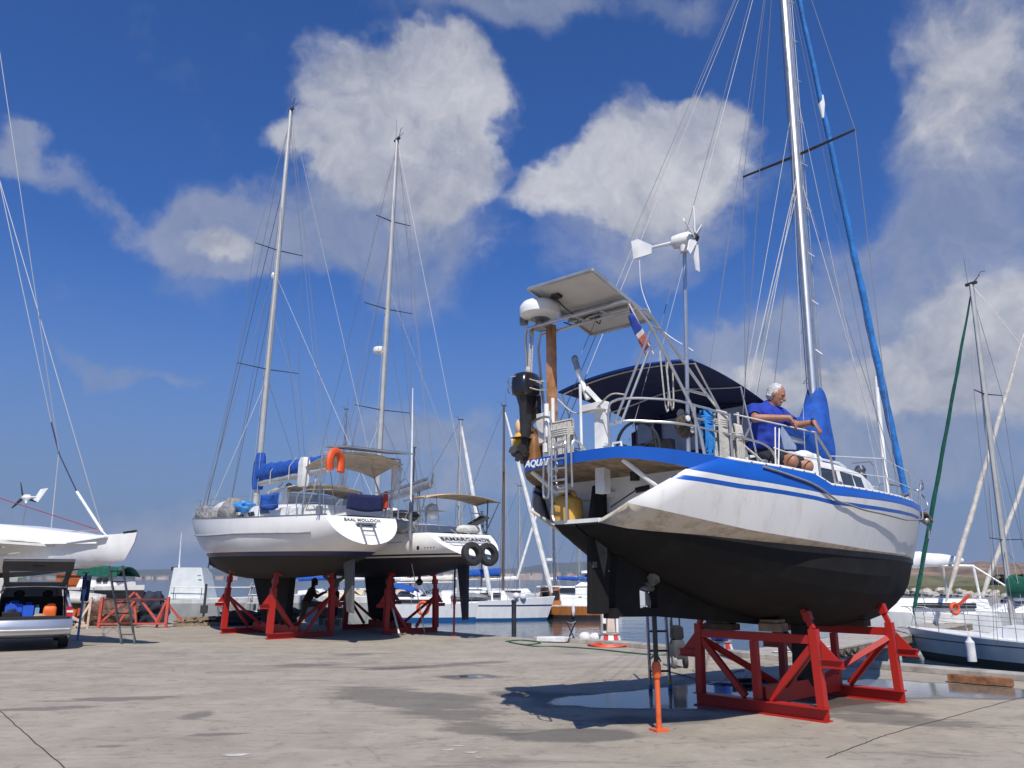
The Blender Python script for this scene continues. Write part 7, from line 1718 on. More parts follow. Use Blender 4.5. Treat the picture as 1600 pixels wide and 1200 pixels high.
wb = thing('moored_yacht', 'white yacht with peach cockpit covers and an orange lifebuoy, beyond the grey yacht', 'sailboat', (21.5, 32.0, -.5), math.radians(160), AFL)
e = boat_hull(wb, 10, 3.3, .7, WP, DECKW, .8, .9, .25); house(wb, -2.0, 2.4, 1.2, .8, .7, 1.2, .9, .1, WHITE); stanchions(wb, e, [.04, .2, .36, .52, .68, .84, .95], .6, .016)
panes(wb, [[(-1.5, 1.18, 1.1), (.8, 1.02, 1.1), (.7, 1.04, .9), (-1.5, 1.2, .9)]])
mb = MB(); mb.grid(lambda u, v: (lerp(-3.8, -1.8, u), lerp(-1.0, 1.0, v), 1.55 - .4 * abs(2*v-1) ** 2.2 - .3 * (2*u-1) ** 2), 6, 8); mb.build('cockpit_cover', mat('peach_canvas', (.66, .48, .36), .85), wb, solid=.02)
mb = MB(); mb.grid(lambda u, v: (lerp(.3, 1.6, u), lerp(-.9, .9, v), 1.75 - .4 * abs(2*v-1) ** 2.2 - .5 * u * u), 5, 8); mb.build('sprayhood', NAVY, wb, solid=.02)
mb = MB(); mb.tube([(2.4, .3, .9), (2.5, .25, 2.6)], .05, 6); mb.tube([(2.5, .25, 2.6), (.9, .9, 1.3)], .04, 6); mb.build('gantry', WHITE2, wb)
for k, (px, Y, lb) in enumerate(((1492, 31, 'orange ring lifebuoy on the stern rail beyond the grey yacht'),)):
    mb = MB(); mb.tube([(.0, .19 * math.cos(q), .19 * math.sin(q)) for q in np.linspace(0, 2*math.pi, 20, endpoint=False)], .065, 8, closed=True); o = mb.build('lifebuoy_ring', ORANGE, None, loc=at(px, 951, Y), rz=1.9); tag(o, lb, 'lifebuoy', 'orange ring lifebuoys')
mb = MB(); q0 = V3(at(1498, 942, 31.5)); mb.prism([q0, q0 + V3((.42, 0, .34)), q0 + V3((.52, 0, .26)), q0 + V3((.1, 0, -.08))], (0, .03, 0)); mb.tube([q0 + V3((-.2, 0, -.2)), q0 + V3((.55, 0, .4))], .014, 5); tag(mb.build('flag', mat('flag_red', (.55, .07, .04), .8)), 'small red flag on a staff above the orange lifebuoy', 'flag')
for lb, p0, p1, Y, hull in (('beige furled genoa of the boat at the right edge, nearer one', (1478, 940), (1606, 500), 29, None), ('beige furled genoa farther right, rising behind the grey yacht mast', (1528, 950), (1640, 640), 33, None)):
    a0, a1 = V3(at(*p0, Y)), V3(at(*p1, Y)); mb = MB(); pts = [lerp(a0, a1, t) + V3((.015 * math.sin(9 * t * 3), 0, 0)) for t in np.linspace(0, 1, 24)]
    mb.tube(pts, [interp(i / 23, [0, .1, .6, 1], [.03, .095, .08, .03]) * (1 + .07 * math.sin(i * 2.3)) for i in range(24)], 8); tag(mb.build('furled_genoa', mat('genoa_beige', (.56, .52, .46), .85, var=.15, bump=.5, bscale=8)), lb, 'furled sail', 'beige furled sails at the right')
# jetty
JW = mat('jetty_planks', (.33, .30, .26), .85, var=.25, scale=6, streak=(.20, .18, .155))
ja, jb = V3((5.6, 18.6, -.12)), V3((17.5, 32.0, -.12)); jd = unit(jb - ja); js = V3((jd[1], -jd[0], 0))
jt = thing('wooden_jetty', 'grey plank jetty on pontoons running out to the right behind the cradle', 'jetty')
mb = MB(); L = np.linalg.norm(jb - ja); n = int(L / .16)
for i in range(n):
    c = ja + jd * (i + .5) * .16 + V3((0, 0, random.uniform(-.006, .006))); mb.beam(c - js * .75, c + js * .75, .145, .035)
mb.build('planking', JW, jt)
mb = MB()
for s in (-.7, .7): mb.beam(ja + js * s - V3((0, 0, .12)), jb + js * s - V3((0, 0, .12)), .08, .2)
mb.build('side_beam', OLDWOOD, jt)
for k in range(5):
    c = ja + jd * (1.9 + 3.2 * k) - V3((0, 0, .50)); mb = MB(); mb.beam(c - js * .62, c + js * .62, 1.0, .5); mb.build('pontoon_float', mat('float_white', (.58, .60, .60), .7, var=.15), jt, bevel=.03)
mb = MB()
for k in range(3): mb.tube(smooth_path([ja + jd * (.4 + .9 * k) + js * .4 + V3((0, 0, .04)), ja + jd * (.7 + .9 * k) + js * .1 + V3((0, 0, .05)), ja + jd * (1.0 + .9 * k) + js * .5 + V3((0, 0, .05)), ja + jd * (1.2 + .9 * k) + js * .74 + V3((0, 0, .03)), ja + jd * (1.3 + .9 * k) + js * .8 - V3((0, 0, .25))], 5), .02, 5)
tag(mb.build('rope', ROPEW), 'white mooring rope lying in bights on the plank jetty', 'rope')
mb = MB()
for k in range(4): mb.tube([ja + jd * (2.4 + .5 * k) + js * .82 - V3((0, 0, .05 + .12 * math.sin(t * 3.14))) + jd * t * .5 for t in np.linspace(0, 1, 8)], .035, 6)
tag(mb.build('tyre_chain', RUBBER), 'black hose hung as a bumper along the jetty side', 'bumper')
# ---------------------------------------------------------------- fishing boat at left, grey hulls along the quay
fb = thing('fishing_boat', 'grey fishing boat with tall tapered wheelhouse moored at the left quay', 'fishing boat', (-13.0, 33.6, 0), math.radians(3), AFL)
e = boat_hull(fb, 6.2, 2.3, .75, FG, DECKW, .85, .5, .12)
house(fb, -1.2, .35, .78, .70, .8, 2.05, .35, .08, mat('wheelhouse_pale', (.62, .66, .66), .5, var=.06), 'wheelhouse'); panes(fb, [[(-1.14, -.55, 1.75), (-1.14, .55, 1.75), (-1.18, .6, 1.2), (-1.18, -.6, 1.2)]])
mb = MB(); mb.tube([(-1.0, -.4, 2.05), (-1.05, -.4, 3.5)], [.035, .012], 6); mb.build('antenna', WHITE2, fb); mb = MB(); mb.tube([(.0, .2, 2.05), (.05, .2, 2.4)], .03, 6); mb.tube([(.35, -.2, 2.05), (.5, -.2, 2.2)], .03, 6); mb.box((-1.2, -.3, 2.0), (.25, .2, .16)); mb.build('lamps', DARKM, fb)
mb = MB(); mb.tube([(-1.1, -.95, 1.25), (2.2, -.85, 1.25)], .018, 6); [mb.tube([(x, -.95 + .03 * x, .8), (x, -.95 + .03 * x, 1.25)], .016, 6) for x in (-.9, .2, 1.2, 2.1)]; mb.build('hand_rail', DALU, fb)
mb = MB(); mb.box((.0, -.80, 1.72), (.14, .02, .03)); mb.build('name_plate', DARKM, fb)
f2 = thing('fishing_boat', 'long grey open fishing boat moored behind the red cradle posts', 'fishing boat', (-7.9, 34.2, 0), math.radians(182), AFL)
e = boat_hull(f2, 5.6, 2.2, .85, FG, DECKW, .85, .5, .15); mb = MB(); mb.box((1.6, -.0, 1.25), (.5, .6, .6)); mb.build('hauler', GREYP, f2, bevel=.05); mb = MB(); mb.box((1.35, 1.12, .62), (.3, .03, .12)); mb.build('registration_plate', mat('plate_orange', (.6, .12, .05), .6), f2)
p = at(318, 960, 31.0); mb = MB(); mb.tube([(0, 0, -1), (0, 0, 1.4)], .05, 8); mb.box((0, 0, .45), (.25, .12, .3)); tag(mb.build('mooring_post', DARKM, None, loc=(p[0], p[1], 0)), 'dark iron mooring post at the quay edge by the grey fishing boat', 'mooring post')
lb_ = thing('motorboat', 'white motorboat with black side window behind the car at the left edge', 'motorboat', (-17.6, 26.5, .35), heading(.75, -.66)); e = boat_hull(lb_, 6.5, 2.4, 1.0, WP, DECKW, .85, 1.0, .3, zb=-.35)
house(lb_, -2.4, 1.6, 1.0, .7, 1.0, 1.75, .8, .1, WHITE); panes(lb_, [[(.6, -.80, 1.55), (1.0, -.74, 1.55), (1.1, -.76, 1.25), (.6, -.84, 1.25)]])
stanchions(lb_, e, [.4, .6, .8, .95], .6, .016); mb = MB(); mb.tube([(-1.2, -.9, 1.7), (-1.2, -.7, 2.5), (-1.2, .7, 2.5), (-1.2, .9, 1.7)], .03, 6); mb.build('radar_arch', STEEL, lb_)
# ---------------------------------------------------------------- far shore
def ridge(name, pts, base, depth, m, n=140, rough=.12, seed=3, label=None):
    rnd = np.random.RandomState(seed); xs = np.linspace(pts[0][0], pts[-1][0], n); zs = np.interp(xs, [p[0] for p in pts], [p[2] for p in pts]); ys = np.interp(xs, [p[0] for p in pts], [p[1] for p in pts])
    rows = []; k = 9
    nz_ = rnd.rand(k + 1, n)
    for _ in range(2): nz_ = (nz_ + np.roll(nz_, 1, 1) + np.roll(nz_, -1, 1)) / 3
    for i in range(k + 1):
        f = i / k; prof = math.sin(f * math.pi / 2) ** .8
        rows.append([(xs[j], ys[j] + depth * f, base + (zs[j] - base) * prof * (1 + rough * (nz_[i, j] - .5) * 2 * (1 if i else 0))) for j in range(n)])
    mb = MB(); mb.loft(rows, open_ring=True, cap=False); return mb.build(name, m)
def scrub_mat(name, a, b, c, scale):
    m = bpy.data.materials.new(name); m.use_nodes = True; t, n, L = tree_nodes(m); bs = t.nodes['Principled BSDF']; bs.inputs['Roughness'].default_value = .95
    tc = n('ShaderNodeTexCoord'); q = n('ShaderNodeTexNoise'); q.inputs['Scale'].default_value = scale; q.inputs['Detail'].default_value = 8; q.inputs['Roughness'].default_value = .7; L(tc.outputs['Object'], q.inputs['Vector'])
    r = n('ShaderNodeValToRGB'); L(q.outputs['Fac'], r.inputs[0]); el = r.color_ramp.elements; el[0].position = .35; el[0].color = (*a, 1); el[1].position = .68; el[1].color = (*c, 1); e2 = el.new(.52); e2.color = (*b, 1); L(r.outputs[0], bs.inputs['Base Color']); return m
FARM = scrub_mat('far_hill_scrub', (.03, .045, .025), (.05, .065, .035), (.10, .10, .07), .012)
struct(ridge('far_hills', [(-4400, 3000, 20), (-2600, 3000, 34), (-1700, 3000, 46), (-1250, 3000, 52), (-900, 3000, 40), (-500, 3000, 38), (-200, 3000, 36), (60, 3000, 52), (180, 3000, 74), (330, 3000, 80), (460, 3000, 62), (700, 3000, 34), (1100, 3000, 26), (3200, 3000, 14)], -.9, 900, FARM, 260, .12, 5))
struct(ridge('shore_flat', [(-4400, 2450, 8), (-1700, 2450, 16), (-900, 2450, 12), (0, 2430, 9), (700, 2430, 8), (2600, 2430, 5)], -.9, 350, scrub_mat('shore_scrub', (.04, .055, .03), (.10, .10, .06), (.24, .20, .15), .015), 240, .3, 8))
TOWNW = [mat('town_white', (.62, .58, .52), .8, var=.1), mat('town_cream', (.55, .44, .33), .8, var=.1), mat('town_pink', (.48, .33, .27), .8, var=.1)]; TROOF = mat('town_roof', (.30, .13, .08), .8, var=.2); TWIN = mat('town_window', (.06, .06, .07), .4)
rnd = random.Random(11)
for i in range(130):
    x = rnd.choice((rnd.uniform(-340, 340), rnd.uniform(-340, 330), rnd.uniform(-1500, -400), rnd.uniform(-340, 330))); y = 2405 + rnd.uniform(-10, 60); w = rnd.uniform(9, 30); h = rnd.uniform(6, 15) * (1.2 if abs(x) < 330 else .55); dd = rnd.uniform(8, 12)
    t = thing('distant_house', 'tiny pale house in the town on the far shore', 'house', (x, y, 1.0), rnd.uniform(-.2, .2), 'houses on the far shore')
    mb = MB(); mb.box((0, 0, h / 2 - 1), (w, dd, h + 2)); mb.build('wall', rnd.choice(TOWNW), t)
    if i % 3 == 0: mb = MB(); mb.box((0, 0, h + .3), (w + .3, dd + .3, .6)); mb.build('roof', TOWNW[1], t)
    else: mb = MB(); mb.prism([(-w/2 - .4, -dd/2 - .4, h), (-w/2 - .4, dd/2 + .4, h), (-w/2 - .4, 0, h + 2.2)], (w + .8, 0, 0)); mb.build('roof', TROOF, t)
    mb = MB(); nwin = max(2, int(w / 4))
    for fl in range(max(1, int(h / 3.2))):
        for k in range(nwin): mb.box((-w/2 + (k + .5) * w / nwin, -dd/2 - .05, 1.8 + 3.1 * fl), (1.2, .1, 1.4))
    mb.build('windows', TWIN, t)
# quarry mound, bank and breakwater at right
QM = scrub_mat('quarry_rock', (.10, .075, .055), (.22, .15, .105), (.36, .28, .21), .09)
struct(ridge('quarry_hill', [(60, 215, 1.5), (96, 215, 1.9), (106, 210, 2.6), (112, 205, 4.7), (118, 205, 5.1), (126, 203, 4.4), (129, 200, 5.0), (132, 200, 6.2), (138, 200, 6.0), (160, 200, 6.6), (260, 200, 5)], -.9, 60, QM, 260, .16, 12))
struct(ridge('quarry_slope', [(40, 150, .8), (60, 150, 1.1), (80, 148, 1.5), (96, 146, 2.0), (108, 144, 1.6), (125, 142, 1.4), (200, 140, 1.6)], -.9, 40, scrub_mat('bank_grass', (.07, .075, .03), (.13, .125, .055), (.20, .17, .10), .25), 160, .25, 21))
RK = mat('breakwater_rock', (.42, .38, .33), .9, var=.25, scale=1.5, bump=.8, bscale=3)
rnd = random.Random(5)
rock_me = []
for k in range(5):
    mb = MB(); rg = []
    for i in range(7):
        a = math.pi * (.03 + .94 * i / 6) - math.pi / 2; rg.append([(math.cos(a) * math.cos(2*math.pi*j/9) * (1 + rnd.uniform(-.2, .2)), math.cos(a) * math.sin(2*math.pi*j/9) * (1 + rnd.uniform(-.2, .2)), .7 * math.sin(a) * (1 + rnd.uniform(-.15, .15))) for j in range(9)])
    mb.loft(rg, smooth=False); o = mb.build('rock', RK); rock_me.append(o.data); bpy.data.objects.remove(o)
for i in range(150):
    t = i / 149; x = lerp(36, 130, t) + rnd.uniform(-.4, .4); y = lerp(112, 104, t) + rnd.uniform(-1.2, 1.2); s_ = rnd.uniform(.45, 1.0)
    o = bpy.data.objects.new('rock', rnd.choice(rock_me)); COL.objects.link(o); o.location = (x, y, -.8 + rnd.uniform(0, .75)); o.scale = (s_, s_, s_ * rnd.uniform(.8, 1.1)); o.rotation_euler = (rnd.uniform(-.3, .3), rnd.uniform(-.3, .3), rnd.uniform(0, 6)); tag(o, 'pale rock in the breakwater on the right shore', 'rock', 'breakwater rocks')
mb = MB(); mb.prism([(34, 113, -.9), (140, 103.5, -.9), (200, 140, -.9), (40, 151, -.9)], (0, 0, 1.5)); struct(mb.build('shore_bank', MATS.get('bank') or bpy.data.materials['bank_grass']))
# bushes on the right shore
LEAF = [mat('leaf_dark', (.030, .055, .016), .8, var=.3), mat('leaf_mid', (.060, .090, .028), .8, var=.3)]
def bush(label, c, r, h, n=700):
    t = thing('bush', label, 'bush', c, 0, 'bushes on the right shore'); mb = MB()
    rr = random.Random(int(c[0] * 10)); cl = [(rr.uniform(-.7, .7) * r, rr.uniform(-.5, .5) * r, rr.uniform(.25, .85) * h, rr.uniform(.3, .5)) for _ in range(9)]
    for i in range(n):
        q = rr.choice(cl); a, b_ = rr.uniform(0, 6.28), math.acos(rr.uniform(-1, 1)); rad = q[3] * r * rr.uniform(.5, 1) ** .4
        p = V3((q[0] + rad * math.sin(b_) * math.cos(a), q[1] + rad * math.sin(b_) * math.sin(a), max(.05, q[2] + rad * .8 * math.cos(b_)))); u = unit((rr.uniform(-1, 1), rr.uniform(-1, 1), rr.uniform(-1, 1))); v = unit(np.cross(u, (rr.random(), rr.random(), 1))); s_ = rr.uniform(.09, .2) * r * .5
        mb.add([p - u * s_ - v * s_ * .5, p + u * s_ - v * s_ * .5, p + u * s_ * .8 + v * s_, p - u * s_ * .8 + v * s_], [(0, 1, 2, 3)], i % 2)
    mb.build('foliage', LEAF, t)
    mb = MB()
    for k in range(4): mb.tube([(0, 0, -.3), (rr.uniform(-.4, .4) * r, rr.uniform(-.3, .3) * r, h * .6)], [.08, .03], 5)
    mb.build('stem', OLDWOOD, t)
for i, (px, py, Y, r, h) in enumerate(((1575, 925, 125, 2.8, 4.4), (1592, 925, 122, 2.2, 3.8), (1561, 928, 128, 2.0, 2.6), (1530, 928, 132, 1.8, 1.6), (1610, 926, 120, 2.4, 4.0), (1440, 926, 140, 1.6, 1.3), (1488, 925, 138, 1.8, 1.5))):
    bush(['tall dark bush right of the grey yacht mast on the far bank', 'dark bush at the right edge above the green sail cover', 'low bush left of the tall dark bush', 'small bush on the grassy bank under the sand mound', 'bush cut off by the right edge of the picture', 'low scrub bush above the white boom cover', 'low scrub on the bank between the furled sails'][i], (at(px, py, Y)[0], Y, at(px, py, Y)[2] - .3), r, h * .68)

# ---------------------------------------------------------------- sea air between the quay and the far shore
def haze():
    mb = MB(); mb.prism([(-5200, -60, -3.4), (5200, -60, -3.4), (5200, 4300, -3.4), (-5200, 4300, -3.4)], (0, 0, 96)); o = mb.build('haze', [])
    m = bpy.data.materials.new('sea_haze'); m.use_nodes = True; t = m.node_tree; t.nodes.remove(t.nodes['Principled BSDF'])
    v = t.nodes.new('ShaderNodeVolumePrincipled'); v.inputs['Color'].default_value = (.70, .82, 1.0, 1); v.inputs['Density'].default_value = .00017; v.inputs['Anisotropy'].default_value = .2
    t.links.new(v.outputs[0], t.nodes['Material Output'].inputs['Volume']); o.data.materials.append(m); o['kind'] = 'stuff'; return o
haze()
# ================================================================ people
SKIN = mat('skin_tanned', (.34, .155, .095), .55, var=.12, scale=14); HAIRG = mat('hair_grey', (.50, .50, .49), .8, var=.25, scale=40); SHIRT = mat('shirt_royal_blue', (.010, .035, .32), .85, var=.18, scale=12, bump=.5, bscale=12)
SHORT = mat('shorts_dark', (.014, .013, .024), .85, var=.2, scale=14); SKIND = mat('skin_brown', (.20, .10, .065), .6, var=.1); EYE = mat('eye_dark', (.03, .025, .02), .3)
PS = thing('person', 'grey-haired man in blue T-shirt and dark shorts kneeling on deck, forearms over the lifeline', 'person', wpt(-1.02, .95, 2.735), heading(.672, -.74) - .24)
def man():
    lo, hi = (-.42, -.54, -.02), (.72, .76, 1.12)
    hp = V3((-.02, .0, .30))
    ch, nk, hd = V3((.06, .0, .66)), V3((.10, .015, .82)), V3((.17, .05, .925))
    shR, shL = V3((.05, -.195, .735)), V3((.08, .19, .725))
    elR, wrR = V3((.22, -.36, .60)), V3((.47, -.10, .585))
    elL, wrL = V3((.25, .25, .57)), V3((.45, .31, .575))
    hipR, hipL = V3((-.02, -.10, .22)), V3((-.02, .10, .22))
    knR, knL = V3((.37, -.02, .125)), V3((.27, .33, .105))
    akR, akL = V3((-.07, -.17, .06)), V3((-.13, .12, .06))
    S = SDF(lo, hi, .0075)
    # torso, neck, head
    S.ell(hp, (.15, .18, .13), .04); S.cone(hp, ch, .135, .145, .05); S.ell(ch + V3((0, 0, .02)), (.12, .185, .15), .05); S.cone(shR, shL, .075, .075, .05); S.cone(ch + V3((.0, 0, .1)), hd - V3((.02, 0, .06)), .062, .055, .03)
    fw = unit(V3((.78, .42, -.42))); up = unit(V3((.33, .18, .93))); lf = unit(np.cross(up, fw)); up = np.cross(fw, lf); Rm = np.stack([fw, lf, up], 1)
    def H(x, y, z): return hd + fw * x + lf * y + up * z
    S.ell(hd + up * .012, (.098, .077, .112), .02, Rm); S.ell(H(.030, 0, -.055), (.068, .055, .068), .03, Rm); S.ell(H(.075, 0, -.098), (.026, .03, .02), .02, Rm)
    S.cone(H(.092, 0, .012), H(.118, 0, -.030), .011, .016, .012); S.cone(H(.084, -.035, .022), H(.084, .035, .022), .014, .014, .012)
    S.cone(H(.088, -.022, -.066), H(.088, .022, -.066), .008, .008, .008)
    for s in (1, -1): S.ell(H(-.005, s * .080, -.010), (.022, .010, .032), .008, Rm); S.ell(H(.066, s * .034, -.022), (.022, .022, .018), .015, Rm)
    # arms
    for sh, el, wr in ((shR, elR, wrR), (shL, elL, wrL)):
        S.cone(sh, el, .058, .045, .03); S.cone(el, wr, .046, .031, .02)
        d = unit(wr - el)
        side = unit(np.cross(d, (0, 0, 1)))
        dn = unit(d * .45 + V3((0, 0, -.9))); p0 = wr + dn * .045
        S.ell(wr + dn * .05, (.022, .044, .05), .02, np.stack([unit(np.cross(side, dn)), side, dn], 1))
        for k, (o, l) in enumerate(((-.033, .062), (-.011, .075), (.011, .072), (.032, .056))):
            b0 = wr + dn * .09 + side * o; b1 = b0 + dn * l * .5 + d * .004; b2 = b1 + (dn * .8 - d * .5) * l * .5
            S.cone(b0 - dn * .015, b1, .0115, .0105, .004); S.cone(b1, b2, .0105, .009, .003)
        sg = 1 if sh[1] < 0 else -1
        t0 = wr + dn * .035 - side * .040 * -sg; t1 = t0 + (dn * .7 - side * .5 * -sg) * .035; S.cone(wr + dn * .02, t0, .016, .014, .01); S.cone(t0, t1 + dn * .02, .013, .010, .005)
    # legs folded under
    for hj, kn, ak in ((hipR, knR, akR), (hipL, knL, akL)):
        S.cone(hj, kn, .105, .072, .04); S.ell(kn, (.066, .062, .066), .03); S.cone(kn - V3((.0, 0, .02)), ak, .062, .042, .03); S.cone(ak, ak + V3((-.17, 0, -.02)), .042, .028, .03)
        for k in range(4): S.cone(ak + V3((-.16, -.03 + .02 * k, -.03)), ak + V3((-.205, -.03 + .02 * k, -.035)), .012, .010, .004)
    S.mesh('body', SKIN, PS)
    # T-shirt
    T = SDF(lo, hi, .0085)
    T.ell(hp + V3((0, 0, .03)), (.168, .198, .12), .05); T.cone(hp, ch, .155, .162, .06); T.ell(ch + V3((.005, 0, .02)), (.138, .198, .158), .05); T.cone(shR, shL, .080, .080, .05)
    T.cone(ch + V3((.0, 0, .12)), nk - V3((.01, 0, .01)), .078, .072, .03)
    for sh, el in ((shR, elR), (shL, elL)): T.cone(sh, lerp(sh, el, .72), .073, .073, .03)
    T.ell(hp + V3((.13, .0, .12)), (.07, .12, .05), .05); T.ell(hp + V3((.10, -.05, .22)), (.06, .10, .03), .03)
    T.cone(nk + V3((.015, 0, .0)), nk + V3((.06, .02, .10)), .058, .07, 0, True)
    for sh, el in ((shR, elR), (shL, elL)): T.cone(lerp(sh, el, .84), lerp(sh, el, 1.2), .062, .062, 0, True)
    T.folds(.0032, 34, (.8, .3, .9), 1.0).mesh('shirt', SHIRT, PS)
    G = SDF(lo, hi, .0085)
    G.ell(hp - V3((.01, 0, .06)), (.172, .20, .12), .04)
    for hj, kn in ((hipR, knR), (hipL, knL)): G.cone(hj, lerp(hj, kn, .80), .122, .094, .04)
    for hj, kn in ((hipR, knR), (hipL, knL)): G.cone(lerp(hj, kn, .94), lerp(hj, kn, 1.3), .085, .085, 0, True)
    G.folds(.003, 38, (.6, .8, .3), 2.0).mesh('shorts', SHORT, PS)
    A = SDF(hd - .16, hd + .16, .005)
    A.ell(H(-.018, 0, .028), (.094, .083, .106), .0, Rm); A.ell(H(-.03, .0, -.03), (.070, .084, .06), .02, Rm)
    A.ell(H(.085, 0, -.05), (.095, .11, .085), .0, Rm, True); A.ell(H(.10, 0, .04), (.055, .06, .075), 0, Rm, True); A.cone(H(.035, -.2, -.03), H(.035, .2, -.03), .03, .03, 0, True)
    A.folds(.0022, 150, (.5, .8, .6), .5).mesh('hair', HAIRG, PS)
    B_ = SDF(hd - .16, hd + .16, .005); B_.cone(H(.098, -.026, -.050), H(.098, .026, -.050), .008, .008, .004); B_.cone(H(.088, -.035, .031), H(.088, -.012, .030), .006, .006, .003); B_.cone(H(.088, .035, .031), H(.088, .012, .030), .006, .006, .003); B_.mesh('moustache_and_brows', HAIRG, PS)
    mb = MB()
    for s in (1, -1): mb.ball(H(.087, s * .033, .004), (.009, .012, .007), 8, 6)
    mb.build('eyes', EYE, PS)
    mb = MB(); d = unit(wrL - elL); c = lerp(elL, wrL, .93); _, a_, b2 = frame(d); mb.tube([c + .036 * (math.cos(q) * a_ + math.sin(q) * b2) for q in np.linspace(0, 2*math.pi, 16, endpoint=False)], .009, 6, closed=True); mb.lathe([(.018, 0), (.018, .01)], c + V3((0, 0, .036)), (0, 0, 1), 10); mb.build('watch', BLACK, PS)
man()
def standing(label, loc, rz, J, mats, h=.013, hair=None, capm=None, extra=None):
    """J: joints in metres. Body, top, trousers from the same skeleton."""
    t = thing('person', label, 'person', loc, rz); lo = V3((-.75, -.6, -.03)); hi = V3((.85, .6, 2.1))
    S = SDF(lo, hi, h); hd = V3(J['head']); ch = V3(J['chest']); hp = V3(J['hip']); nk = V3(J['neck'])
    S.cone(hp, ch, .11, .12, .05); S.ell(ch, (.10, .15, .15), .05); S.cone(ch, nk, .06, .05, .03); S.cone(nk, hd - V3((0, 0, .04)), .05, .05, .02); S.ell(hd, (.085, .075, .105), .02); S.ell(hd + V3((.085, 0, -.015)), (.02, .014, .02), .012); S.ell(hd + V3((.04, 0, -.07)), (.05, .045, .05), .02)
    for s in ('L', 'R'):
        sh, el, wr = V3(J['sh' + s]), V3(J['el' + s]), V3(J['wr' + s]); S.cone(ch + V3((0, 0, .06)), sh, .06, .055, .04); S.cone(sh, el, .05, .04, .02); S.cone(el, wr, .04, .028, .02)
        d = unit(wr - el); S.ell(wr + d * .05, (.035, .03, .04), .02)
        sd_ = unit(np.cross(d, (0, .3, 1)))
        for k in range(4): b0 = wr + d * .075 + sd_ * (-.024 + .016 * k); S.cone(b0, b0 + d * .05 + V3((0, 0, -.02)), .010, .009, .004)
        S.cone(wr + d * .03, wr + d * .06 + sd_ * .045, .012, .010, .006)
        hj, kn, ak = V3(J['hp' + s]), V3(J['kn' + s]), V3(J['ak' + s]); S.cone(hj, kn, .085, .058, .04); S.cone(kn, ak, .056, .038, .02); fd = V3(J.get('ft' + s, (.16, 0, -.04))); S.cone(ak - V3((.02, 0, .02)), ak + fd, .045, .035, .03)
    S.mesh('body', mats[0], t)
    T = SDF(lo, hi, h); T.cone(hp, ch, .135, .14, .05); T.ell(ch, (.118, .165, .165), .05)
    for s in ('L', 'R'):
        sh, el, wr = V3(J['sh' + s]), V3(J['el' + s]), V3(J['wr' + s]); T.cone(ch + V3((0, 0, .06)), sh, .07, .068, .04); T.cone(sh, el, .064, .055, .02); T.cone(el, lerp(el, wr, .8), .054, .043, .02)
    T.cone(nk, hd, .055, .07, 0, True); T.mesh('top', mats[1], t)
    G = SDF(lo, hi, h); G.ell(hp - V3((0, 0, .03)), (.14, .165, .12), .04)
    for s in ('L', 'R'):
        hj, kn, ak = V3(J['hp' + s]), V3(J['kn' + s]), V3(J['ak' + s]); G.cone(hj, kn, .105, .075, .04); G.cone(kn, lerp(kn, ak, .88), .075, .056, .03)
    G.mesh('trousers', mats[2], t)
    A = SDF(hd - .3, hd + .3, .01)
    if hair: 
        A.ell(hd + V3((-.02, 0, .025)), (.098, .09, .105), 0)
        if hair == 'long': A.cone(hd + V3((-.05, 0, 0)), hd + V3((-.07, 0, -.2)), .075, .05, .03)
        A.ell(hd + V3((.10, 0, -.05)), (.09, .09, .10), 0, None, True); A.mesh('hair', mats[3], t)
    if capm:
        A.ell(hd + V3((0, 0, .04)), (.10, .092, .085), 0); A.cone(hd + V3((.06, -.04, .03)), hd + V3((.16, 0, .02)), .02, .015, .03); A.mesh('cap', capm, t)
    return t
g = ground(487, 984); sc_ = 1
KH = mat('khaki_trousers', (.23, .17, .10), .9, var=.2, scale=10); BRN = mat('brown_top', (.075, .035, .028), .85, var=.2, scale=10); HB_ = mat('hair_black', (.012, .010, .010), .6)
wp_ = standing('dark-haired woman in brown top and khaki trousers, one foot raised, holding a phone', (g[0] - .15, g[1], 0), .15,
    dict(head=(.17, 0, 1.50), neck=(.12, 0, 1.36), chest=(.07, 0, 1.17), hip=(-.10, 0, .84), shL=(.10, .16, 1.27), elL=(.20, .22, 1.03), wrL=(.46, .12, 1.14), shR=(.10, -.16, 1.27), elR=(.26, -.20, 1.03), wrR=(.50, -.04, 1.18),
         hpL=(-.08, .09, .80), knL=(.36, .10, .80), akL=(.40, .10, .42), ftL=(.16, 0, -.05), hpR=(-.10, -.09, .80), knR=(-.14, -.10, .44), akR=(-.34, -.10, .06), ftR=(.15, 0, -.03)), (SKIND, BRN, KH, HB_), hair='long')
mb = MB(); mb.box((0, 0, 0), (.012, .08, .16)); w = Matrix.Rotation(.15, 4, 'Z') @ Vector((.60, -.01, 1.24)); o = mb.build('phone', BLACK, None, bevel=.004, loc=(g[0] - .15 + w[0], g[1] + w[1], 0 + w[2]), rz=.15); tag(o, 'black phone held up by the woman in the brown top', 'phone')
g2 = ground(519, 980); 
standing('person in white cap and pale top with dark trousers, arms raised to the hull', (g2[0] - .05, g2[1] + .2, .28), math.radians(-80),
    dict(head=(.0, 0, 1.50), neck=(.0, 0, 1.37), chest=(0, 0, 1.17), hip=(0, 0, .86), shL=(.0, .18, 1.28), elL=(.08, .36, 1.38), wrL=(.12, .52, 1.50), shR=(0, -.18, 1.28), elR=(.08, -.34, 1.40), wrR=(.12, -.44, 1.60),
         hpL=(0, .09, .82), knL=(.03, .10, .44), akL=(0, .11, .06), hpR=(0, -.09, .82), knR=(.03, -.10, .44), akR=(0, -.11, .06)), (SKIND, mat('pale_top', (.50, .44, .36), .85), SHORT, HB_), hair=None, capm=mat('cap_white', (.74, .73, .70), .8))
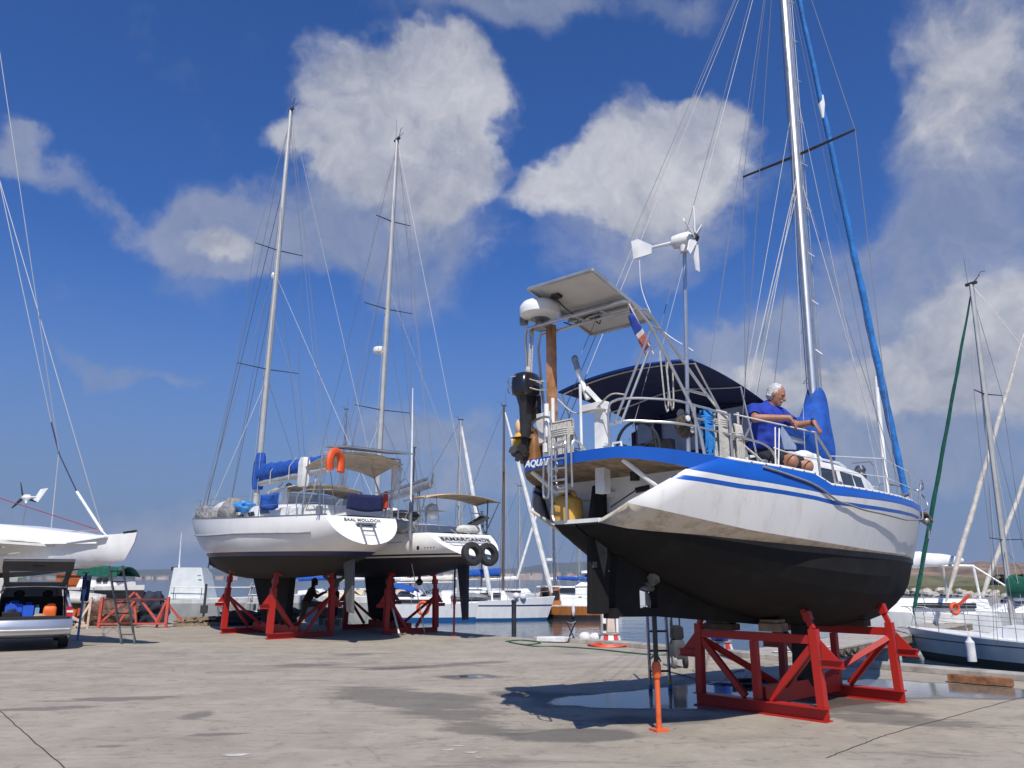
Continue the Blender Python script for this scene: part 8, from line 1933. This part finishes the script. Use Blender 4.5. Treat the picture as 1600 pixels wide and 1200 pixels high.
gst = thing('step_stool', 'low grey step stool under the person in the white cap', 'step stool', (g2[0] - .05, g2[1] + .2, 0), .1)
mb = MB(); mb.box((0, 0, .255), (.62, .42, .04)); mb.build('tread', DALU, gst)
for x in (-.26, .26):
    for y in (-.17, .17): mb = MB(); mb.tube([(x * 1.1, y * 1.1, 0), (x, y, .236)], .02, 6); mb.build('leg', DALU, gst)
# ================================================================ things carried by the near yacht
MM = Matrix.Rotation(RZM, 4, 'Z'); MM.translation = MY.location
def ow(L, s, z): return tuple(MM @ Vector((L, -s, z)))
# outboard motor on the bracket
ob = thing('outboard_motor', 'black outboard motor clamped beside the wooden post on the stern', 'outboard motor', ow(-3.2, -.76, 3.62), RZM + .25, None)
mb = MB(); rg = []
for z, a, b, dx in ((0, .7, .75, .0), (.03, .95, .95, 0), (.12, 1, 1, 0), (.22, .98, .95, .01), (.27, .80, .75, .02), (.285, .4, .4, .02)):
    rg.append([(dx + .19 * a * math.copysign(abs(math.cos(q)) ** .6, math.cos(q)), .125 * b * math.copysign(abs(math.sin(q)) ** .6, math.sin(q)), z + .04 * math.cos(q) * .3) for q in np.linspace(0, 2*math.pi, 20, endpoint=False)])
mb.loft(rg); cw = mb.build('cowling', mat('cowl_black', (.014, .014, .016), .22, coat=.4), ob, sharp=50)
mb = MB(); mb.box((.08, -.128, .17), (.10, .006, .03)); mb.build('cowl_stripe', mat('decal_grey', (.45, .45, .47), .4), cw)
mb = MB(); mb.loft([[(x * w, y * w2, z) for x, y in ((-.07, -.05), (.06, -.05), (.09, 0), (.06, .05), (-.07, .05), (-.1, 0))] for z, w, w2 in ((.0, 1.5, 1.4), (-.12, 1.0, 1.0), (-.45, .75, .75), (-.62, .8, .8))]); mb.prism([(-.17, -.10, -.50), (.12, -.05, -.50), (.12, .05, -.50), (-.17, .10, -.50)], (0, 0, .012)); mb.lathe([(.02, -.16), (.045, -.08), (.045, .10), (.03, .16)], (0, 0, -.66), (1, 0, 0), 10); mb.prism([(-.06, -.008, -.68), (.08, -.008, -.68), (.02, -.008, -.82), (-.04, -.008, -.82)], (0, .016, 0)); mb.build('leg', BLACK, ob)
mb = MB()
for k in range(3):
    t = 2.094 * k + .5; dr = V3((0, math.cos(t), math.sin(t))); tg = V3((.5, -math.sin(t), math.cos(t))) * .035; c = V3((-.17, 0, -.66)); mb.prism([c + dr * .02 - tg, c + dr * .09 - tg * 1.5, c + dr * .115, c + dr * .09 + tg * 1.5, c + dr * .02 + tg], (-.012, 0, 0))
mb.build('propeller', mat('prop_black', (.03, .03, .03), .4), ob)
mb = MB(); mb.box((.14, 0, -.12), (.10, .18, .30)); mb.tube([(.1, .0, .02), (.34, .08, .14), (.42, .10, .28)], [.02, .022, .024], 8); mb.build('clamp_and_tiller', BLACK, ob, bevel=.01)
mb = MB(); mb.box((.17, -.06, .0), (.05, .04, .09)); mb.build('kill_switch', mat('switch_red', (.6, .02, .02), .4), ob)
ln = MB(); gy = V3(ow(-3.2, -.76, 3.62)); gp_ = V3(ow(-3.14, -.72, 4.42))
for k in range(4):
    o_ = V3((.02 * math.sin(k * 2), .02 * math.cos(k * 2), 0)); ln.tube([gp_ + o_, lerp(gp_, gy, .6) + o_ * 1.5 + V3((.01 * k, 0, -.04))], .007, 5)
ln.tube([lerp(gp_, gy, .6), gy + V3((0, 0, .28))], .009, 5); ln.ball(lerp(gp_, gy, .05), (.03, .03, .05), 8, 6); ln.ball(lerp(gp_, gy, .62), (.035, .035, .06), 8, 6)
for z in (.08, .18): ln.tube([V3(MM.to_3x3() @ Vector((0, 0, 0))) + gy + V3((.21 * math.cos(q), .15 * math.sin(q), z + .03 * math.sin(q * 2))) for q in np.linspace(0, 2*math.pi, 20, endpoint=False)], .007, 5, closed=True)
tag(ln.build('lifting_tackle', ROPEW), 'rope tackle hoisting the black outboard under the stern arch', 'tackle')
for c, m, lb, sc in (((-3.1, -.78, 2.86), mat('jerrycan_brown', (.22, .10, .035), .5), 'brown jerry can on the stern platform behind the outboard leg', (.18, .24, .36)), ((-3.02, -.32, 2.18), mat('jerrycan_yellow', (.58, .34, .07), .5, var=.12), 'big yellow jerry can strapped inside the open stern', (.25, .33, .31)), ):
    jerrycan('jerry_can', lb, m, ow(*c), RZM + .1, sc)
jb_ = MB(); jb_.beam(V3(ow(-3.16, -.42, 2.36)), V3(ow(-3.02, -.24, 2.50)), .035, .03); tag(jb_.build('strap', BLACK), 'black strap round the strut and yellow jerry can', 'strap')
lj = thing('life_jacket', 'yellow and black life jacket hanging below the outboard propeller', 'life jacket', ow(-3.24, -.84, 2.96), RZM)
mb = MB(); mb.ball((0, 0, .12), (.07, .08, .13), 10, 7); mb.build('foam', mat('jacket_yellow', (.65, .36, .03), .7), lj); mb = MB(); mb.ball((-.03, .0, .02), (.06, .09, .06), 10, 6); mb.build('strap', BLACK, lj)
lj2 = MB(); lj2.ball((0, 0, 0), (.045, .06, .09), 10, 7); tag(lj2.build('cloth', mat('cloth_peach', (.65, .45, .28), .8), None, loc=ow(-3.22, -.86, 3.28)), 'peach cloth tucked beside the outboard leg', 'cloth')
# rope hanks
def hank(label, c, m, w, h, n=9, rz=RZM, r=.012):
    mb = MB(); rr = random.Random(n * 7 + int(c[0] * 100))
    for k in range(n):
        x = (k / (n - 1) - .5) * w; l = h * rr.uniform(.82, 1.0); dx = rr.uniform(-.02, .02)
        mb.tube(smooth_path([(x, .02, -.01), (x + dx, .035, -l * .5), (x + dx * 1.5, .025, -l * .95), (x + dx * 1.5 + .012, 0, -l), (x + dx * 1.5 + .012, -.025, -l * .95), (x + dx, -.035, -l * .5), (x, -.02, -.01), (x, 0, .02)], 3), r, 6)
    for k in range(4): mb.tube([(w * .55 * math.cos(q), .045 * math.sin(q), -.08 - .022 * k) for q in np.linspace(0, 2*math.pi, 16, endpoint=False)], r, 6, closed=True)
    return tag(mb.build('rope_hank', m, None, loc=c, rz=rz), label, 'rope', 'rope hanks on the stern rail')
hank('bright blue rope hank hanging on the starboard rail', ow(-2.42, 1.10, 3.28), mat('rope_blue', (.02, .20, .55), .8, var=.3, scale=50), .13, .48)
hank('white rope hank right of the blue one on the starboard rail', ow(-2.24, 1.16, 3.26), ROPEW, .16, .52, 11)
hank('white rope hank wound round the rail nearest the kneeling man', ow(-2.04, 1.21, 3.14), ROPEW, .11, .44, 8)
hank('grey white rope hank at the port stern rail beside the ladder', ow(-3.18, -.22, 3.24), ROPEW, .30, .44, 14, RZM + 1.57)
# brown holder with three white discs on the rail
hd_ = thing('float_holder', 'brown net bag with three white discs hanging under the starboard rail', 'net bag', ow(-2.62, .98, 3.10), RZM)
mb = MB(); mb.ball((0, 0, 0), (.15, .08, .13), 14, 9); mb.build('bag', mat('net_bag_brown', (.06, .05, .04), .9, var=.4, scale=40, bump=1.0, bscale=60), hd_)
for x, z in ((-.06, .06), (.01, -.05), (.085, -.01)): mb = MB(); mb.lathe([(.031, 0), (.031, .015), (.02, .02)], (x, -.072, z), (-.1, -1, .0), 14); mb.build('disc', FW, hd_)
mb = MB(); mb.ball((0, 0, 0), (.11, .10, .10), 12, 8); tag(mb.build('buoy', mat('buoy_pink', (.55, .07, .10), .5), None, loc=ow(-2.62, .90, 2.47)), 'pink buoy lodged behind the cut edge of the starboard hull side', 'buoy')
# ensign on its staff under the panel
fl = thing('flag', 'faded blue, white and red ensign hanging limp from the stern arch', 'flag', ow(-3.0, .74, 4.28), RZM)
mb = MB(); mb.tube([(-.10, .04, .10), (.16, -.05, -.42)], .009, 6); mb.build('staff', WHITE2, fl)
FLB, FLW, FLR = mat('flag_blue', (.02, .05, .30), .8), mat('flag_white', (.62, .58, .56), .8), mat('flag_pink_red', (.50, .14, .11), .8)
mb = MB()
mb.grid(lambda u, v: (lerp(-.09, .10, v) + .02 * math.sin(5 * u) , .03 - .05 * v + .03 * math.sin(7 * u + v * 3), lerp(.06, -.26, v) - u * (.10 + .10 * v)), 8, 8)
n = len(mb.f); mb.m = [0 if (i % 8) < 4 else (1 if (i % 8) < 5 else 2) for i in range(n)]
mb.build('cloth', [FLB, FLW, FLR], fl, solid=.004)
# loose lines
mb = MB(); mb.tube(smooth_path([ow(-3.05, -.40, 3.55), ow(-3.1, -.1, 3.34), ow(-3.12, .2, 3.33), ow(-3.2, .5, 3.42), ow(-3.15, .66, 3.40)], 6), .009, 5)
tag(mb.build('rope', ROPEW), 'white line slung in a bight across the stern rail', 'rope')
mb = MB()
for k, (L, s, z, dz) in enumerate(((-2.92, .93, 3.85, .55), (-2.86, .95, 3.82, .5))): mb.tube(smooth_path([ow(L, s, z), ow(L + .05, s, z - dz), ow(L + .1, s, z - dz - .02), ow(L + .12, s, z - .1)], 4), .008, 5)
tag(mb.build('rope', ROPEW), 'pale rope loops hanging from the starboard arch leg', 'rope')
mb = MB(); mb.tube(smooth_path([ow(-1.98, 1.20, 3.3), ow(-2.0, 1.22, 3.0), ow(-1.85, 1.28, 2.86), ow(-1.75, 1.32, 2.78)], 4), .013, 5); tag(mb.build('rope', ROPEW), 'white rope tail lying on the rail below the hanks', 'rope')
